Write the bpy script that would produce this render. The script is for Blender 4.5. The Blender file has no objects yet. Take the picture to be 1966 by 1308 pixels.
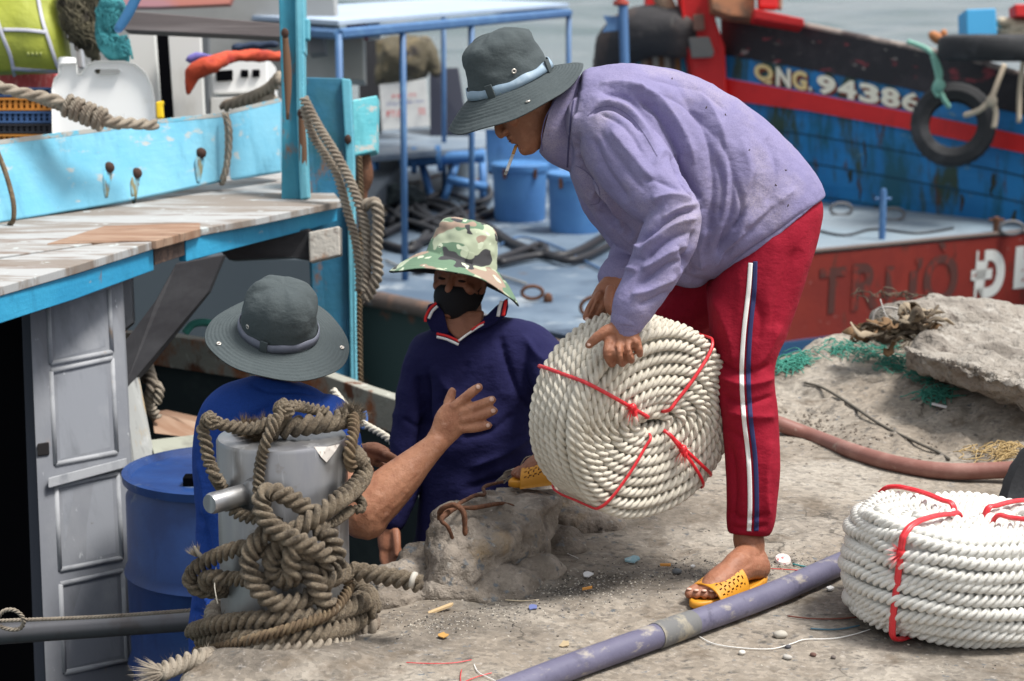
import bpy, bmesh, math, random
import numpy as np
from mathutils import Vector, Matrix
from mathutils.bvhtree import BVHTree
random.seed(7); np.random.seed(7)
R_ = math.radians
scn = bpy.context.scene
COL = scn.collection

# ---------------------------------------------------------------- camera
W0, H0, FPX = 1966.0, 1308.0, 3823.0
PITCH = R_(11.0); CAMZ = 1.55
cam_d = bpy.data.cameras.new("camera"); cam = bpy.data.objects.new("camera", cam_d); COL.objects.link(cam)
cam.location = (0, 0, CAMZ); cam.rotation_euler = (R_(90) - PITCH, 0, 0)
cam_d.sensor_width = 36.0; cam_d.lens = 36.0 * FPX / W0
cam_d.clip_start = 0.1; cam_d.clip_end = 3000
cam_d.dof.use_dof = True; cam_d.dof.focus_distance = 4.9; cam_d.dof.aperture_fstop = 4.5
scn.camera = cam

# ---------------------------------------------------------------- world + sun (bright overcast noon)
SUN_EL, SUN_AZ = R_(64), R_(104)
wd = bpy.data.worlds.new("World"); scn.world = wd; wd.use_nodes = True
nt = wd.node_tree; nt.nodes.clear()
wo = nt.nodes.new('ShaderNodeOutputWorld'); wb = nt.nodes.new('ShaderNodeBackground')
sky = nt.nodes.new('ShaderNodeTexSky'); sky.sky_type = 'NISHITA'; sky.sun_disc = False
sky.sun_elevation = SUN_EL; sky.sun_rotation = SUN_AZ; sky.air_density = 1.0; sky.dust_density = 5.0
hs = nt.nodes.new('ShaderNodeHueSaturation'); hs.inputs['Saturation'].default_value = 0.22
oc = nt.nodes.new('ShaderNodeMix'); oc.data_type = 'RGBA'; oc.inputs[0].default_value = .5; oc.inputs[7].default_value = (5.0, 5.3, 5.6, 1)   # thin even cloud over the sky
nt.links.new(sky.outputs[0], hs.inputs['Color']); nt.links.new(hs.outputs[0], oc.inputs[6]); nt.links.new(oc.outputs[2], wb.inputs[0])
wb.inputs[1].default_value = 0.10
nt.links.new(wb.outputs[0], wo.inputs[0])
sl = bpy.data.lights.new("sun", 'SUN'); sun = bpy.data.objects.new("sun", sl); COL.objects.link(sun)
sl.energy = 2.7; sl.angle = R_(16); sl.color = (1.0, 0.96, 0.9)
# light comes from above, high on the right
sdir = Vector((math.sin(SUN_AZ) * math.cos(SUN_EL), math.cos(SUN_AZ) * math.cos(SUN_EL), math.sin(SUN_EL)))
sun.rotation_euler = sdir.to_track_quat('Z', 'Y').to_euler(); sun.location = sdir * 30
scn.view_settings.view_transform = 'Standard'; scn.view_settings.look = 'None'
scn.view_settings.exposure = 0.87; scn.view_settings.gamma = 1.0
scn.render.film_transparent = False
scn.cycles.max_bounces = 6; scn.cycles.caustics_reflective = False; scn.cycles.caustics_refractive = False
scn.cycles.use_denoising = True

# ---------------------------------------------------------------- geometry helpers
CAM = Vector((0, 0, CAMZ)); RT = Vector((1, 0, 0))
UP = Vector((0, math.sin(PITCH), math.cos(PITCH))); FW = Vector((0, math.cos(PITCH), -math.sin(PITCH)))
def A(px, py, d): return CAM + FW * d + RT * ((px - W0/2) / FPX * d) + UP * ((H0/2 - py) / FPX * d)
def G(px, py, z=0.0):
    v = FW + RT * ((px - W0/2) / FPX) + UP * ((H0/2 - py) / FPX)
    return CAM + v * ((z - CAMZ) / v.z)
def dep(p): return (Vector(p) - CAM).dot(FW)
def gd(px, py, z=0.0): return dep(G(px, py, z))
def CV(x, y, z):   # camera-frame direction (right, up, towards the camera)
    return (RT * x + UP * y - FW * z).normalized()
def crom(pts, sub=6, closed=False):
    P = [np.array(p, float) for p in pts]; n = len(P); out = []
    if n == 2 and not closed:
        return [P[0] + (P[1]-P[0]) * i / sub for i in range(sub+1)]
    rng = range(n) if closed else range(n - 1)
    for i in rng:
        if closed: p0, p1, p2, p3 = P[i-1], P[i], P[(i+1) % n], P[(i+2) % n]
        else: p0, p1, p2, p3 = P[max(i-1, 0)], P[i], P[i+1], P[min(i+2, n-1)]
        for k in range(sub):
            t = k / sub
            out.append(0.5*((2*p1) + (-p0+p2)*t + (2*p0-5*p1+4*p2-p3)*t*t + (-p0+3*p1-3*p2+p3)*t**3))
    if not closed: out.append(P[-1])
    return out
def resample(P, step):
    P = np.array(P); L = np.r_[0, np.cumsum(np.linalg.norm(np.diff(P[:, :3], axis=0), axis=1))]
    n = max(2, int(L[-1] / step) + 1); s = np.linspace(0, L[-1], n)
    return np.stack([np.interp(s, L, P[:, k]) for k in range(P.shape[1])], 1)

def _h(i, j, k, s):
    v = np.sin(i*127.1 + j*311.7 + k*74.7 + s*53.3) * 43758.5453
    return v - np.floor(v)
def vn(P, s=0):
    P = np.asarray(P, float); I = np.floor(P); Fr = P - I; Fr = Fr*Fr*(3-2*Fr)
    i, j, k = I[:, 0], I[:, 1], I[:, 2]; x, y, z = Fr[:, 0], Fr[:, 1], Fr[:, 2]
    r = 0
    for a in (0, 1):
        for b in (0, 1):
            for c in (0, 1):
                r = r + (x if a else 1-x)*(y if b else 1-y)*(z if c else 1-z)*_h(i+a, j+b, k+c, s)
    return r*2-1
def fbm(P, sc, oct=4, s=0):
    P = np.asarray(P, float); r = 0; a = 1; t = 0
    for o in range(oct):
        r = r + a*vn(P*sc*(2.03**o) + o*17.3, s+o); t += a; a *= .5
    return r/t

class MB:
    def __init__(s): s.v = []; s.f = []; s.m = []; s.mi = 0
    def add(s, vs, fs):
        o = len(s.v); s.v.extend([tuple(v) for v in vs])
        s.f.extend([tuple(i+o for i in f) for f in fs]); s.m.extend([s.mi]*len(fs))
    def rings(s, rings, caps=True):
        n = len(rings[0]); vs = [p for r in rings for p in r]; fs = []
        for i in range(len(rings)-1):
            for k in range(n):
                a, b = i*n+k, i*n+(k+1) % n
                fs.append((a, b, b+n, a+n))
        if caps:
            vs = vs + [sum((Vector(p) for p in rings[0]), Vector())/n, sum((Vector(p) for p in rings[-1]), Vector())/n]
            c0 = len(vs)-2; c1 = c0+1; o = (len(rings)-1)*n
            for k in range(n):
                fs.append((c0, (k+1) % n, k)); fs.append((c1, o+k, o+(k+1) % n))
        s.add(vs, fs)
    def box(s, c, size, rot=None, taper=1.0):
        c = Vector(c); vs = []
        for z in (-1, 1):
            t = taper if z > 0 else 1
            for x, y in ((-1, -1), (1, -1), (1, 1), (-1, 1)):
                p = Vector((x*size[0]/2*t, y*size[1]/2*t, z*size[2]/2))
                if rot is not None: p = rot @ p
                vs.append(c+p)
        s.add(vs, [(3,2,1,0), (4,5,6,7), (0,1,5,4), (1,2,6,5), (2,3,7,6), (3,0,4,7)])
    def prism(s, pts, ext):
        pts = [Vector(p) for p in pts]; ext = Vector(ext); n = len(pts)
        vs = pts + [p+ext for p in pts]
        nrm = Vector((0, 0, 0))
        for i in range(n): nrm += pts[i].cross(pts[(i+1) % n])
        fs = [tuple(range(n)), tuple(range(2*n-1, n-1, -1))] + [((i+1) % n, i, i+n, (i+1) % n+n) for i in range(n)]
        if nrm.dot(ext) > 0: fs = [tuple(reversed(f)) for f in fs]
        s.add(vs, fs)
    def plate(s, px, ext):      # px: list of (px,py,d); ext: metres away from the camera, or a vector
        if isinstance(ext, (int, float)): ext = FW*ext
        s.prism([A(*p) for p in px], ext)
    def ell(s, c, M, r, nu=16, nv=10):
        c = Vector(c); rings = []
        for i in range(1, nv):
            a = math.pi*i/nv - math.pi/2
            rings.append([c + M @ Vector((r[0]*math.cos(a)*math.cos(t), r[1]*math.cos(a)*math.sin(t), r[2]*math.sin(a))) for t in [2*math.pi*k/nu for k in range(nu)]])
        n = nu; vs = [p for q in rings for p in q]+[c+M @ Vector((0,0,-r[2])), c+M @ Vector((0,0,r[2]))]; fs = []
        for i in range(len(rings)-1):
            for k in range(n):
                a, b = i*n+k, i*n+(k+1) % n; fs.append((a, b, b+n, a+n))
        o = (len(rings)-1)*n
        for k in range(n):
            fs.append((len(vs)-2, (k+1) % n, k)); fs.append((len(vs)-1, o+k, o+(k+1) % n))
        s.add(vs, fs)
    def tube(s, pts, r, n=10, sub=5, flat=1.0, caps=True, ref=None, step=None, closed=False):
        """pts: 3-D points; r: radius or list of radii (metres)."""
        rr = r if isinstance(r, (list, tuple)) else [r]*len(pts)
        q = [tuple(p)+(rr[i],) for i, p in enumerate(pts)]
        C = np.array(crom(q, sub, closed)) if sub > 1 else np.array(q, float)
        if step: C = resample(C, step)
        if closed: C = np.vstack([C, C[:1]]) if np.linalg.norm(C[0]-C[-1]) > 1e-6 else C
        T = np.gradient(C[:, :3], axis=0); T /= (np.linalg.norm(T, axis=1, keepdims=True)+1e-12)
        rings = []; N = Vector(ref if ref is not None else FW)
        for i in range(len(C)):
            t = Vector(T[i]); base = Vector(ref if ref is not None else FW)
            if flat == 1.0 and i > 0: base = N
            nn = base - t*base.dot(t)
            if nn.length < 1e-3: nn = t.orthogonal()
            N = nn.normalized(); B = t.cross(N); c = Vector(C[i, :3]); rad = max(C[i, 3], 1e-4)
            ring = [c + (N*math.cos(a)*flat + B*math.sin(a))*rad for a in [2*math.pi*k/n for k in range(n)]]
            if caps and i == 0 and caps == 'round':
                for q_ in (0.25, .6, .87):
                    cs = q_; dz = -math.sqrt(1-q_*q_)*rad*min(1, flat*1.0)
                    rings.append([c + t*dz + (p-c)*cs for p in ring])
            rings.append(ring)
            if caps == 'round' and i == len(C)-1:
                for q_ in (.87, .6, .25):
                    dz = math.sqrt(1-q_*q_)*rad*min(1, flat)
                    rings.append([c + t*dz + (p-c)*q_ for p in ring])
        s.rings(rings, bool(caps))
    def limb(s, pts, n=16, sub=5, flat=1.0):     # pts (px,py,d,r_px)
        s.tube([A(p[0], p[1], p[2]) for p in pts], [p[3]*p[2]/FPX for p in pts], n, sub, flat, 'round')
    def ribs(s, rb, n=32, sub=4, e=2.2):         # rb ((x1,y1),(x2,y2),d,halfdepth_m)
        q = [(a[0], a[1], b[0], b[1], d, w) for a, b, d, w in rb]; C = crom(q, sub); rings = []
        for x1, y1, x2, y2, d, w in C:
            p1, p2 = A(x1, y1, d), A(x2, y2, d); c = (p1+p2)/2; u = (p2-p1)/2; ring = []
            for k in range(n):
                a = 2*math.pi*k/n; ca, sa = math.cos(a), math.sin(a)
                ring.append(c + u*math.copysign(abs(ca)**(2/e), ca) + FW*w*math.copysign(abs(sa)**(2/e), sa))
            rings.append(ring)
        s.rings(rings)
    def rope(s, pts, r, pitch=None, step=None, sub=6, fuzz=0, closed=False, lobes=3, hw=.0007, hl=1.0):
        pitch = pitch or r*3.0; step = step or min(r*.5, pitch/13)
        C = np.array(crom([tuple(p) for p in pts], sub, closed)) if sub > 1 else np.array(pts, float)
        C = resample(C, step)
        T = np.gradient(C, axis=0); T /= (np.linalg.norm(T, axis=1, keepdims=True)+1e-12)
        d = r*.54; a = r*.485; m = 18; prof = []
        for k in range(m):
            ph = (k/m*2*math.pi) % (2*math.pi/3); ph = ph if ph < math.pi/3 else ph-2*math.pi/3
            prof.append(d*math.cos(ph)+math.sqrt(max(a*a-(d*math.sin(ph))**2, 0)))
        rings = []; N = Vector((.3, .2, .93)); tw = 0
        for i in range(len(C)):
            t = Vector(T[i]); nn = N - t*N.dot(t)
            if nn.length < 1e-3: nn = t.orthogonal()
            N = nn.normalized(); B = t.cross(N); c = Vector(C[i]); tw = -i*step/pitch*2*math.pi
            rings.append([c+(N*math.cos(2*math.pi*k/m+tw)+B*math.sin(2*math.pi*k/m+tw))*prof[k] for k in range(m)])
        s.rings(rings)
        for _ in range(int(fuzz*len(C)*step/(r*.55))):
            i = random.randrange(len(C)); t = Vector(T[i]); c = Vector(C[i])
            o = t.orthogonal().normalized(); o.rotate(Matrix.Rotation(random.random()*6.28, 3, t))
            b = c+o*r*.85; tip = b+(o*random.uniform(.25, 1.0)+t*random.uniform(-1.3, 1.3)).normalized()*r*random.uniform(.35, 1.0)*hl
            w = t.cross(o)*hw; m_ = (b+tip)/2+t*random.uniform(-.3, .3)*r*.4
            s.add([b-w, b+w, m_+w*.7, m_-w*.7, tip], [(0,1,2,3), (3,2,4)])
        return C
    def build(s, name, mats, parent=None, smooth=True, bevel=0, world=True):
        me = bpy.data.meshes.new(name); me.from_pydata(s.v, [], s.f)
        for m in (mats if isinstance(mats, (list, tuple)) else [mats]): me.materials.append(m)
        me.polygons.foreach_set('material_index', s.m)
        me.validate(); me.update()
        if smooth == 'auto':
            try: me.polygons.foreach_set('use_smooth', [True]*len(me.polygons)); me.set_sharp_from_angle(angle=R_(35))
            except Exception: pass
        elif smooth: me.polygons.foreach_set('use_smooth', [True]*len(me.polygons))
        o = bpy.data.objects.new(name, me); COL.objects.link(o)
        if bevel:
            b = o.modifiers.new('bevel', 'BEVEL'); b.width = bevel; b.segments = 2; b.limit_method = 'ANGLE'; b.angle_limit = R_(40)
        if parent is not None: adopt(o, parent)
        return o

def adopt(o, parent):
    o.parent = parent
    o.matrix_parent_inverse = Matrix.Translation(-WLOC.get(parent.name, Vector()))
WLOC = {}
def tag(o, label=None, cat=None, group=None, kind=None):
    if label: o['label'] = label
    if cat: o['category'] = cat
    if group: o['group'] = group
    if kind: o['kind'] = kind
    return o
def thing(name, loc, label, cat, group=None):
    o = bpy.data.objects.new(name, None); COL.objects.link(o); o.location = loc; o.empty_display_size = .1
    WLOC[o.name] = Vector(loc); return tag(o, label, cat, group)

def np_verts(me):
    a = np.empty(len(me.vertices)*3); me.vertices.foreach_get('co', a); return a.reshape(-1, 3)
def np_normals(me):
    a = np.empty(len(me.vertices)*3); me.vertex_normals.foreach_get('vector', a); return a.reshape(-1, 3)
def set_verts(me, V): me.vertices.foreach_set('co', V.ravel()); me.update()
def fuse(mb, name, mat_, parent=None, voxel=.005, smooth=6, fac=.5):
    o = mb.build('tmp', mat_)
    r = o.modifiers.new('r', 'REMESH'); r.mode = 'VOXEL'; r.voxel_size = voxel; r.use_smooth_shade = True
    if smooth:
        m = o.modifiers.new('s', 'SMOOTH'); m.iterations = smooth; m.factor = fac
    dg = bpy.context.evaluated_depsgraph_get(); me = bpy.data.meshes.new_from_object(o.evaluated_get(dg))
    bpy.data.objects.remove(o); me.name = name
    me.materials.clear(); me.materials.append(mat_)
    me.polygons.foreach_set('use_smooth', [True]*len(me.polygons))
    n = bpy.data.objects.new(name, me); COL.objects.link(n)
    if parent is not None: adopt(n, parent)
    return n
def topx(V):
    D = V - np.array(CAM); d = D @ np.array(FW)
    return W0/2 + (D @ np.array(RT))/d*FPX, H0/2 - (D @ np.array(UP))/d*FPX
FOLD = 1.7
def folds(o, strokes, face=True):
    """strokes: (polyline px, width px, amp m); ridges (+) and creases (-) modelled into the cloth."""
    me = o.data; V = np_verts(me); N = np_normals(me); X, Y = topx(V); P = np.stack([X, Y], 1)
    vis = np.clip(-(N @ np.array(FW))*2+.3, 0, 1) if face else 1.0; disp = np.zeros(len(V))
    for pl, w, a in strokes:
        w = w*.8
        q = np.array(crom([tuple(p) for p in pl], 4)); L = len(q)-1; best = np.full(len(V), 1e9); tt = np.zeros(len(V))
        sel = np.where((X > q[:, 0].min()-3*w) & (X < q[:, 0].max()+3*w) & (Y > q[:, 1].min()-3*w) & (Y < q[:, 1].max()+3*w))[0]
        if not len(sel): continue
        Ps = P[sel]; bs = np.full(len(sel), 1e9); ts = np.zeros(len(sel))
        for i in range(L):
            a0, b0 = q[i], q[i+1]; ab = b0-a0; l2 = ab@ab+1e-9; t = np.clip(((Ps-a0)@ab)/l2, 0, 1)
            dd = np.linalg.norm(Ps-a0-t[:, None]*ab, axis=1); k = dd < bs; bs[k] = dd[k]; ts[k] = ((i+t)/L)[k]
        disp[sel] += a*FOLD*np.exp(-(bs/w)**1.3)*np.clip(np.sin(np.clip(ts, 0.02, .98)*math.pi)*2, 0, 1)
    V = V + N*(disp*vis)[:, None]; set_verts(me, V)
def rumple(o, amp, sc, s=0, stretch=(1,1,1), oct=3, ridge=False):
    me = o.data; V = np_verts(me); N = np_normals(me)
    h = fbm(V*np.array(stretch), sc, oct, s)
    if ridge: h = 1-2*np.abs(h)
    set_verts(me, V+N*(h*amp)[:, None])
def bvh(o):
    me = o.data; V = [v.co.copy() for v in me.vertices]; return BVHTree.FromPolygons(V, [p.vertices for p in me.polygons])
def shoot(tree, px, py, off=.003, dflt=5.0):
    dr = (A(px, py, 1.0)-CAM).normalized(); hit = tree.ray_cast(CAM, dr, 50)
    if hit[0] is None: return A(px, py, dflt)
    return hit[0]-dr*off
def ribbon(B, trees, pl, w, off=.003, th=.0015, dflt=5.0, sub=8, both=True):
    """a strip w px wide lying on a surface along the pixel polyline."""
    q = np.array(crom([tuple(p) for p in pl], sub)); T = np.gradient(q, axis=0); T /= np.linalg.norm(T, axis=1, keepdims=True)+1e-9
    rings = []; last = dflt
    for i in range(len(q)):
        n = np.array((-T[i][1], T[i][0])); ww = w if not isinstance(w, (list, tuple)) else np.interp(i/(len(q)-1), np.linspace(0, 1, len(w)), w)
        row = []
        for k in (-1, -.33, .33, 1):
            x, y = q[i]+n*ww/2*k; dr = (A(x, y, 1.0)-CAM).normalized(); h = None
            for t in (trees if isinstance(trees, list) else [trees]):
                hh = t.ray_cast(CAM, dr, 50)
                if hh[0] is not None and (h is None or hh[3] < h[3]): h = hh
            if h is not None: last = h[3]; row.append(h[0]-dr*off)
            else: row.append(CAM+dr*(last-off))
        row = row + [p + (p-CAM).normalized()*th*1.0 for p in reversed(row)]
        rings.append(row)
    B.rings(rings)

# ---------------------------------------------------------------- materials
def lin(h):
    h = h.lstrip('#'); c = [int(h[i:i+2], 16)/255 for i in (0, 2, 4)]
    return tuple((x/12.92 if x < .04045 else ((x+.055)/1.055)**2.4) for x in c)
MATS = {}
def mat(name, base, rough=.65, metal=0.0, layers=(), bump=(), spec=.4, sheen=0, sss=0, rvar=0, alpha=None):
    """layers: (colour, (sx,sy,sz), lo, hi); bump: (scale tuple, strength, distance)"""
    if name in MATS: return MATS[name]
    m = bpy.data.materials.new(name); m.use_nodes = True; n = m.node_tree.nodes; l = m.node_tree.links
    b = n['Principled BSDF']; b.inputs['Roughness'].default_value = rough; b.inputs['Metallic'].default_value = metal
    b.inputs['Specular IOR Level'].default_value = spec
    if sheen: b.inputs['Sheen Weight'].default_value = sheen
    if sss:
        b.inputs['Subsurface Weight'].default_value = sss; b.inputs['Subsurface Radius'].default_value = (1, .35, .2); b.inputs['Subsurface Scale'].default_value = .012
    tc = n.new('ShaderNodeTexCoord')
    def noise(sc, detail=5, rg=.6, off=0):
        mp = n.new('ShaderNodeMapping'); mp.inputs['Scale'].default_value = sc; mp.inputs['Location'].default_value = (off*3.1, off*1.7, off*5.3)
        l.new(tc.outputs['Object'], mp.inputs[0]); t = n.new('ShaderNodeTexNoise'); t.inputs['Scale'].default_value = 1; t.inputs['Detail'].default_value = detail; t.inputs['Roughness'].default_value = rg
        l.new(mp.outputs[0], t.inputs['Vector']); return t.outputs['Fac']
    cur = None
    rgb = n.new('ShaderNodeRGB'); rgb.outputs[0].default_value = (*base, 1); cur = rgb.outputs[0]
    for i, (c, sc, lo, hi) in enumerate(layers):
        f = noise(sc, 6, .62, i+1); mr = n.new('ShaderNodeMapRange'); mr.inputs[1].default_value = lo; mr.inputs[2].default_value = hi
        l.new(f, mr.inputs[0]); mx = n.new('ShaderNodeMix'); mx.data_type = 'RGBA'; l.new(mr.outputs[0], mx.inputs[0]); l.new(cur, mx.inputs[6]); mx.inputs[7].default_value = (*c, 1); cur = mx.outputs[2]
    l.new(cur, b.inputs['Base Color'])
    if rvar:
        f = noise((9, 9, 9), 4, .6, 8); mr = n.new('ShaderNodeMapRange'); mr.inputs[3].default_value = max(rough-rvar, .05); mr.inputs[4].default_value = min(rough+rvar, 1); l.new(f, mr.inputs[0]); l.new(mr.outputs[0], b.inputs['Roughness'])
    prev = None
    for i, (sc, st, dist) in enumerate(bump):
        f = noise(sc, 4, .6, 20+i); bp = n.new('ShaderNodeBump'); bp.inputs['Strength'].default_value = st; bp.inputs['Distance'].default_value = dist
        l.new(f, bp.inputs['Height'])
        if prev: l.new(prev, bp.inputs['Normal'])
        prev = bp.outputs[0]
    if prev: l.new(prev, b.inputs['Normal'])
    MATS[name] = m; return m
S3 = lambda s: (s, s, s)
M_rope_w = mat('white_rope', (.62, .575, .49), .85, layers=((( .50, .46, .38), S3(14), .45, .8), ((.42, .36, .27), S3(5), .6, .85)), bump=((S3(420), .6, .003),), spec=.2)
M_rope_w2 = mat('bright_white_rope', (.69, .68, .64), .85, layers=(((.62, .60, .55), S3(12), .5, .85),), bump=((S3(420), .6, .003),), spec=.2)
M_rope_old = mat('old_brown_rope', (.165, .125, .082), .9, layers=(((.27, .215, .15), S3(30), .44, .7), ((.06, .045, .03), S3(22), .52, .68), ((.31, .27, .20), S3(150), .55, .75), ((.05, .038, .028), S3(210), .56, .70)), bump=((S3(380), 1.0, .006), (S3(120), .8, .008)), sheen=.1)
M_rope_dk = mat('dark_brown_rope', (.11, .075, .045), .9, layers=(((.20, .15, .09), S3(40), .45, .7),), bump=((S3(300), .7, .003),))
M_rope_gr = mat('weathered_grey_rope', (.29, .25, .20), .9, layers=(((.17, .13, .1), S3(20), .45, .75),), bump=((S3(250), .6, .004),))
M_red_tw = mat('red_plastic_twine', (.62, .02, .03), .35, layers=(((.75, .07, .08), S3(60), .5, .8),), spec=.6)
M_skin = mat('tanned_skin', (.40, .185, .105), .55, layers=(((.28, .11, .06), S3(18), .45, .7), ((.46, .24, .16), S3(45), .55, .75), ((.24, .085, .05), S3(80), .60, .75)), bump=((S3(260), .5, .0014), (S3(70), .6, .004)), sss=.03)
M_skin_d = mat('dark_tanned_skin', (.30, .125, .07), .55, layers=(((.22, .085, .045), S3(18), .45, .75), ((.36, .17, .10), S3(45), .55, .8)), bump=((S3(260), .5, .0014), (S3(70), .6, .004)), sss=.03)
M_nail = mat('fingernail', (.62, .40, .32), .35)
def cloth(name, c, c2, fade=None, rough=.85, fine=700):
    L = [(c2, S3(6), .4, .75)]
    if fade: L.append((fade, S3(3.2), .5, .72))
    L.append((tuple(x*.82 for x in c), S3(fine*.5), .45, .7))
    return mat(name, c, rough, layers=L, bump=((S3(fine), .3, .001), (S3(40), .35, .006), ((9, 9, 16), .35, .02)), spec=.2)
M_lav = cloth('faded_lavender_cotton', (.205, .188, .335), (.255, .23, .375), (.35, .305, .37))
M_red = cloth('red_tracksuit_fabric', (.27, .006, .022), (.21, .004, .017))
M_navy = cloth('navy_polo_fabric', (.009, .009, .052), (.013, .013, .066))
M_blue = cloth('royal_blue_cotton', (.010, .042, .215), (.013, .055, .27))
M_hat = cloth('slate_grey_canvas', (.065, .08, .085), (.082, .098, .102), fine=900)
M_band = mat('pale_blue_hat_tape', (.24, .33, .42), .6, layers=(((.38, .47, .55), S3(40), .5, .8),))
M_band2 = mat('grey_violet_hat_tape', (.13, .14, .18), .6, layers=(((.2, .21, .26), S3(30), .5, .8),))
M_metalr = mat('grommet_metal', (.6, .55, .5), .4, metal=.8)
M_steel = mat('brushed_steel', (.34, .335, .33), .36, metal=.75, layers=(((.26, .26, .28), (9, 9, 2), .4, .7), ((.18, .14, .11), S3(11), .60, .74), ((.52, .52, .53), (30, 30, 3), .58, .72)), bump=(((6, 6, 180), .12, .001),), rvar=.15)  # upright streak layers paint varied reflections into the steel colour
M_white = mat('white_cloth_trim', (.75, .74, .72), .8)
M_navyt = mat('navy_trim', (.02, .025, .10), .8)
M_redt = mat('red_trim', (.62, .02, .02), .8)
M_black = mat('black_cloth', (.008, .008, .01), .85, bump=((S3(40), .4, .004),))
M_hair = mat('black_hair', (.012, .010, .009), .6)
# ================================================================ SETTING: quay, water
EDGE = [G(250,1420), G(310,1330), G(345,1262), G(420,1205), G(560,1165), G(690,1160), G(735,1150), G(790,1112), G(830,1075),
        G(870,1020), G(930,975), G(1060,930), G(1200,880), G(1350,820), G(1480,748), G(1600,722), G(1760,705), G(1966,690), G(2500,660)]
E2 = np.array([(p.x, p.y) for p in EDGE])
def edge_sd(X, Y):
    """+ inside the quay (towards the camera), - beyond its broken edge"""
    best = np.full(X.shape, 1e9); sg = np.ones(X.shape)
    for i in range(len(E2)-1):
        a, b = E2[i], E2[i+1]; ab = b-a; t = ((X-a[0])*ab[0]+(Y-a[1])*ab[1])/(ab@ab); tc = np.clip(t, 0, 1)
        dx, dy = X-a[0]-tc*ab[0], Y-a[1]-tc*ab[1]; d = np.hypot(dx, dy); k = d < best
        best[k] = d[k]; cr = ab[0]*(Y-a[1])-ab[1]*(X-a[0]); sg[k] = np.where(cr[k] < 0, 1, -1)
    return best*sg
F0, F1 = G(1490, 838), G(1930, 925)     # foot of the rubble slope (along the hose)
def sstep(x): x = np.clip(x, 0, 1); return x*x*(3-2*x)
def ground_h(X, Y):
    P = np.stack([X, Y, np.zeros_like(X)], 1)
    h = fbm(P, 1.3, 3, 1)*.012 + fbm(P, 9, 4, 3)*.004
    # slope of cement and rubble at the back right
    dx, dy = F1.x-F0.x, F1.y-F0.y; L = math.hypot(dx, dy); s = ((X-F0.x)*dy-(Y-F0.y)*dx)/L*-1
    u = ((X-F0.x)*dx+(Y-F0.y)*dy)/L
    m = sstep(s/1.0)*sstep((X-.55)/.35)
    h += m*(.15+.08*sstep(u/.6)+.05*fbm(P, 2.2, 3, 5)) + sstep(s/.15)*sstep((X-.5)/.3)*(.03*fbm(P, 6, 4, 7)-.022*np.maximum(0, .8-7*np.abs(fbm(P, 2.6, 3, 13)))+.012*np.round(2.6*fbm(P, 3.1, 2, 15)))
    # worn gully of dirt in front of the broken block
    c1 = G(1040, 1130); g = np.exp(-(((X-c1.x)/.32)**2+((Y-c1.y-.35*(X-c1.x))/.10)**2)); h -= g*(.02+.012*fbm(P, 14, 3, 9))
    # gentle rise behind the coil
    c2 = G(1250, 960); h += .035*np.exp(-(((X-c2.x)/.45)**2+((Y-c2.y)/.3)**2))
    # cement lump round the bollard foot
    c3 = G(560, 1262); h += .028*sstep(1.6-np.hypot((X-c3.x)/.20, (Y-c3.y)/.13)*1.35)
    rough = np.exp(-((Y-4.95)/.35)**2)*sstep((1.0-np.abs(X))*2)
    h += rough*.012*fbm(P, 16, 4, 11)
    return h
def gz(x, y): return float(ground_h(np.array([x]), np.array([y]))[0])
xs = np.r_[np.linspace(-7, -1.3, 30)[:-1], np.arange(-1.3, 2.6, .0135), np.linspace(2.6, 9, 40)[1:]]
ys = np.r_[np.linspace(-4, 3.7, 30)[:-1], np.arange(3.7, 8.4, .0135)]
GX, GY = np.meshgrid(xs, ys); X, Y = GX.ravel(), GY.ravel(); H = ground_h(X, Y)
P = np.stack([X, Y, 0*X], 1); sd = edge_sd(X, Y)+.018*fbm(P, 9, 4, 21)
H = H - sstep(-sd/.07)*1.75 - .03*np.exp(-np.clip(sd, 0, 1)/.03)
Xd = X + np.where(sd < 0, .03*fbm(np.stack([X, Y, H], 1), 8, 3, 4), 0)
nx, ny = len(xs), len(ys)
HG = ground_h(X, Y).reshape(ny, nx)
def gz(x, y):      # fast look-up of the ground height
    i = min(max(int(np.searchsorted(xs, x))-1, 0), nx-2); j = min(max(int(np.searchsorted(ys, y))-1, 0), ny-2)
    fx = min(max((x-xs[i])/(xs[i+1]-xs[i]), 0), 1); fy = min(max((y-ys[j])/(ys[j+1]-ys[j]), 0), 1)
    return float((HG[j, i]*(1-fx)+HG[j, i+1]*fx)*(1-fy)+(HG[j+1, i]*(1-fx)+HG[j+1, i+1]*fx)*fy)
keep = sd > -.30
me = bpy.data.meshes.new('quay_ground')
idx = -np.ones(len(X), int); kk = np.where(keep)[0]; idx[kk] = np.arange(len(kk))
I, J = np.meshgrid(np.arange(nx-1), np.arange(ny-1)); a = (J*nx+I).ravel(); Q = np.stack([a, a+1, a+1+nx, a+nx], 1)
Q = idx[Q]; Q = Q[(Q >= 0).all(1)]
me.from_pydata(np.stack([Xd, Y, H], 1)[kk].tolist(), [], Q.tolist()); me.polygons.foreach_set('use_smooth', [True]*len(me.polygons))
M_ground = mat('worn_concrete', (.25, .213, .172), .92,
    layers=(((.33, .295, .25), (2.2, 2.2, 2.2), .42, .60), ((.135, .115, .095), (1.9, 1.9, 1.9), .52, .66), ((.10, .09, .08), (26, 26, 26), .57, .68),
            ((.37, .34, .31), (60, 60, 60), .58, .72), ((.12, .13, .14), (38, 38, 38), .62, .68), ((.16, .13, .10), (7, 7, 7), .55, .66)),
    bump=((S3(190), .5, .004), (S3(45), .5, .008), (S3(11), .35, .015)))
M_dirt = mat('dark_dirt', (.10, .085, .07), .95, layers=(((.22, .18, .14), S3(40), .45, .7),), bump=((S3(120), .6, .006),))
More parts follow.
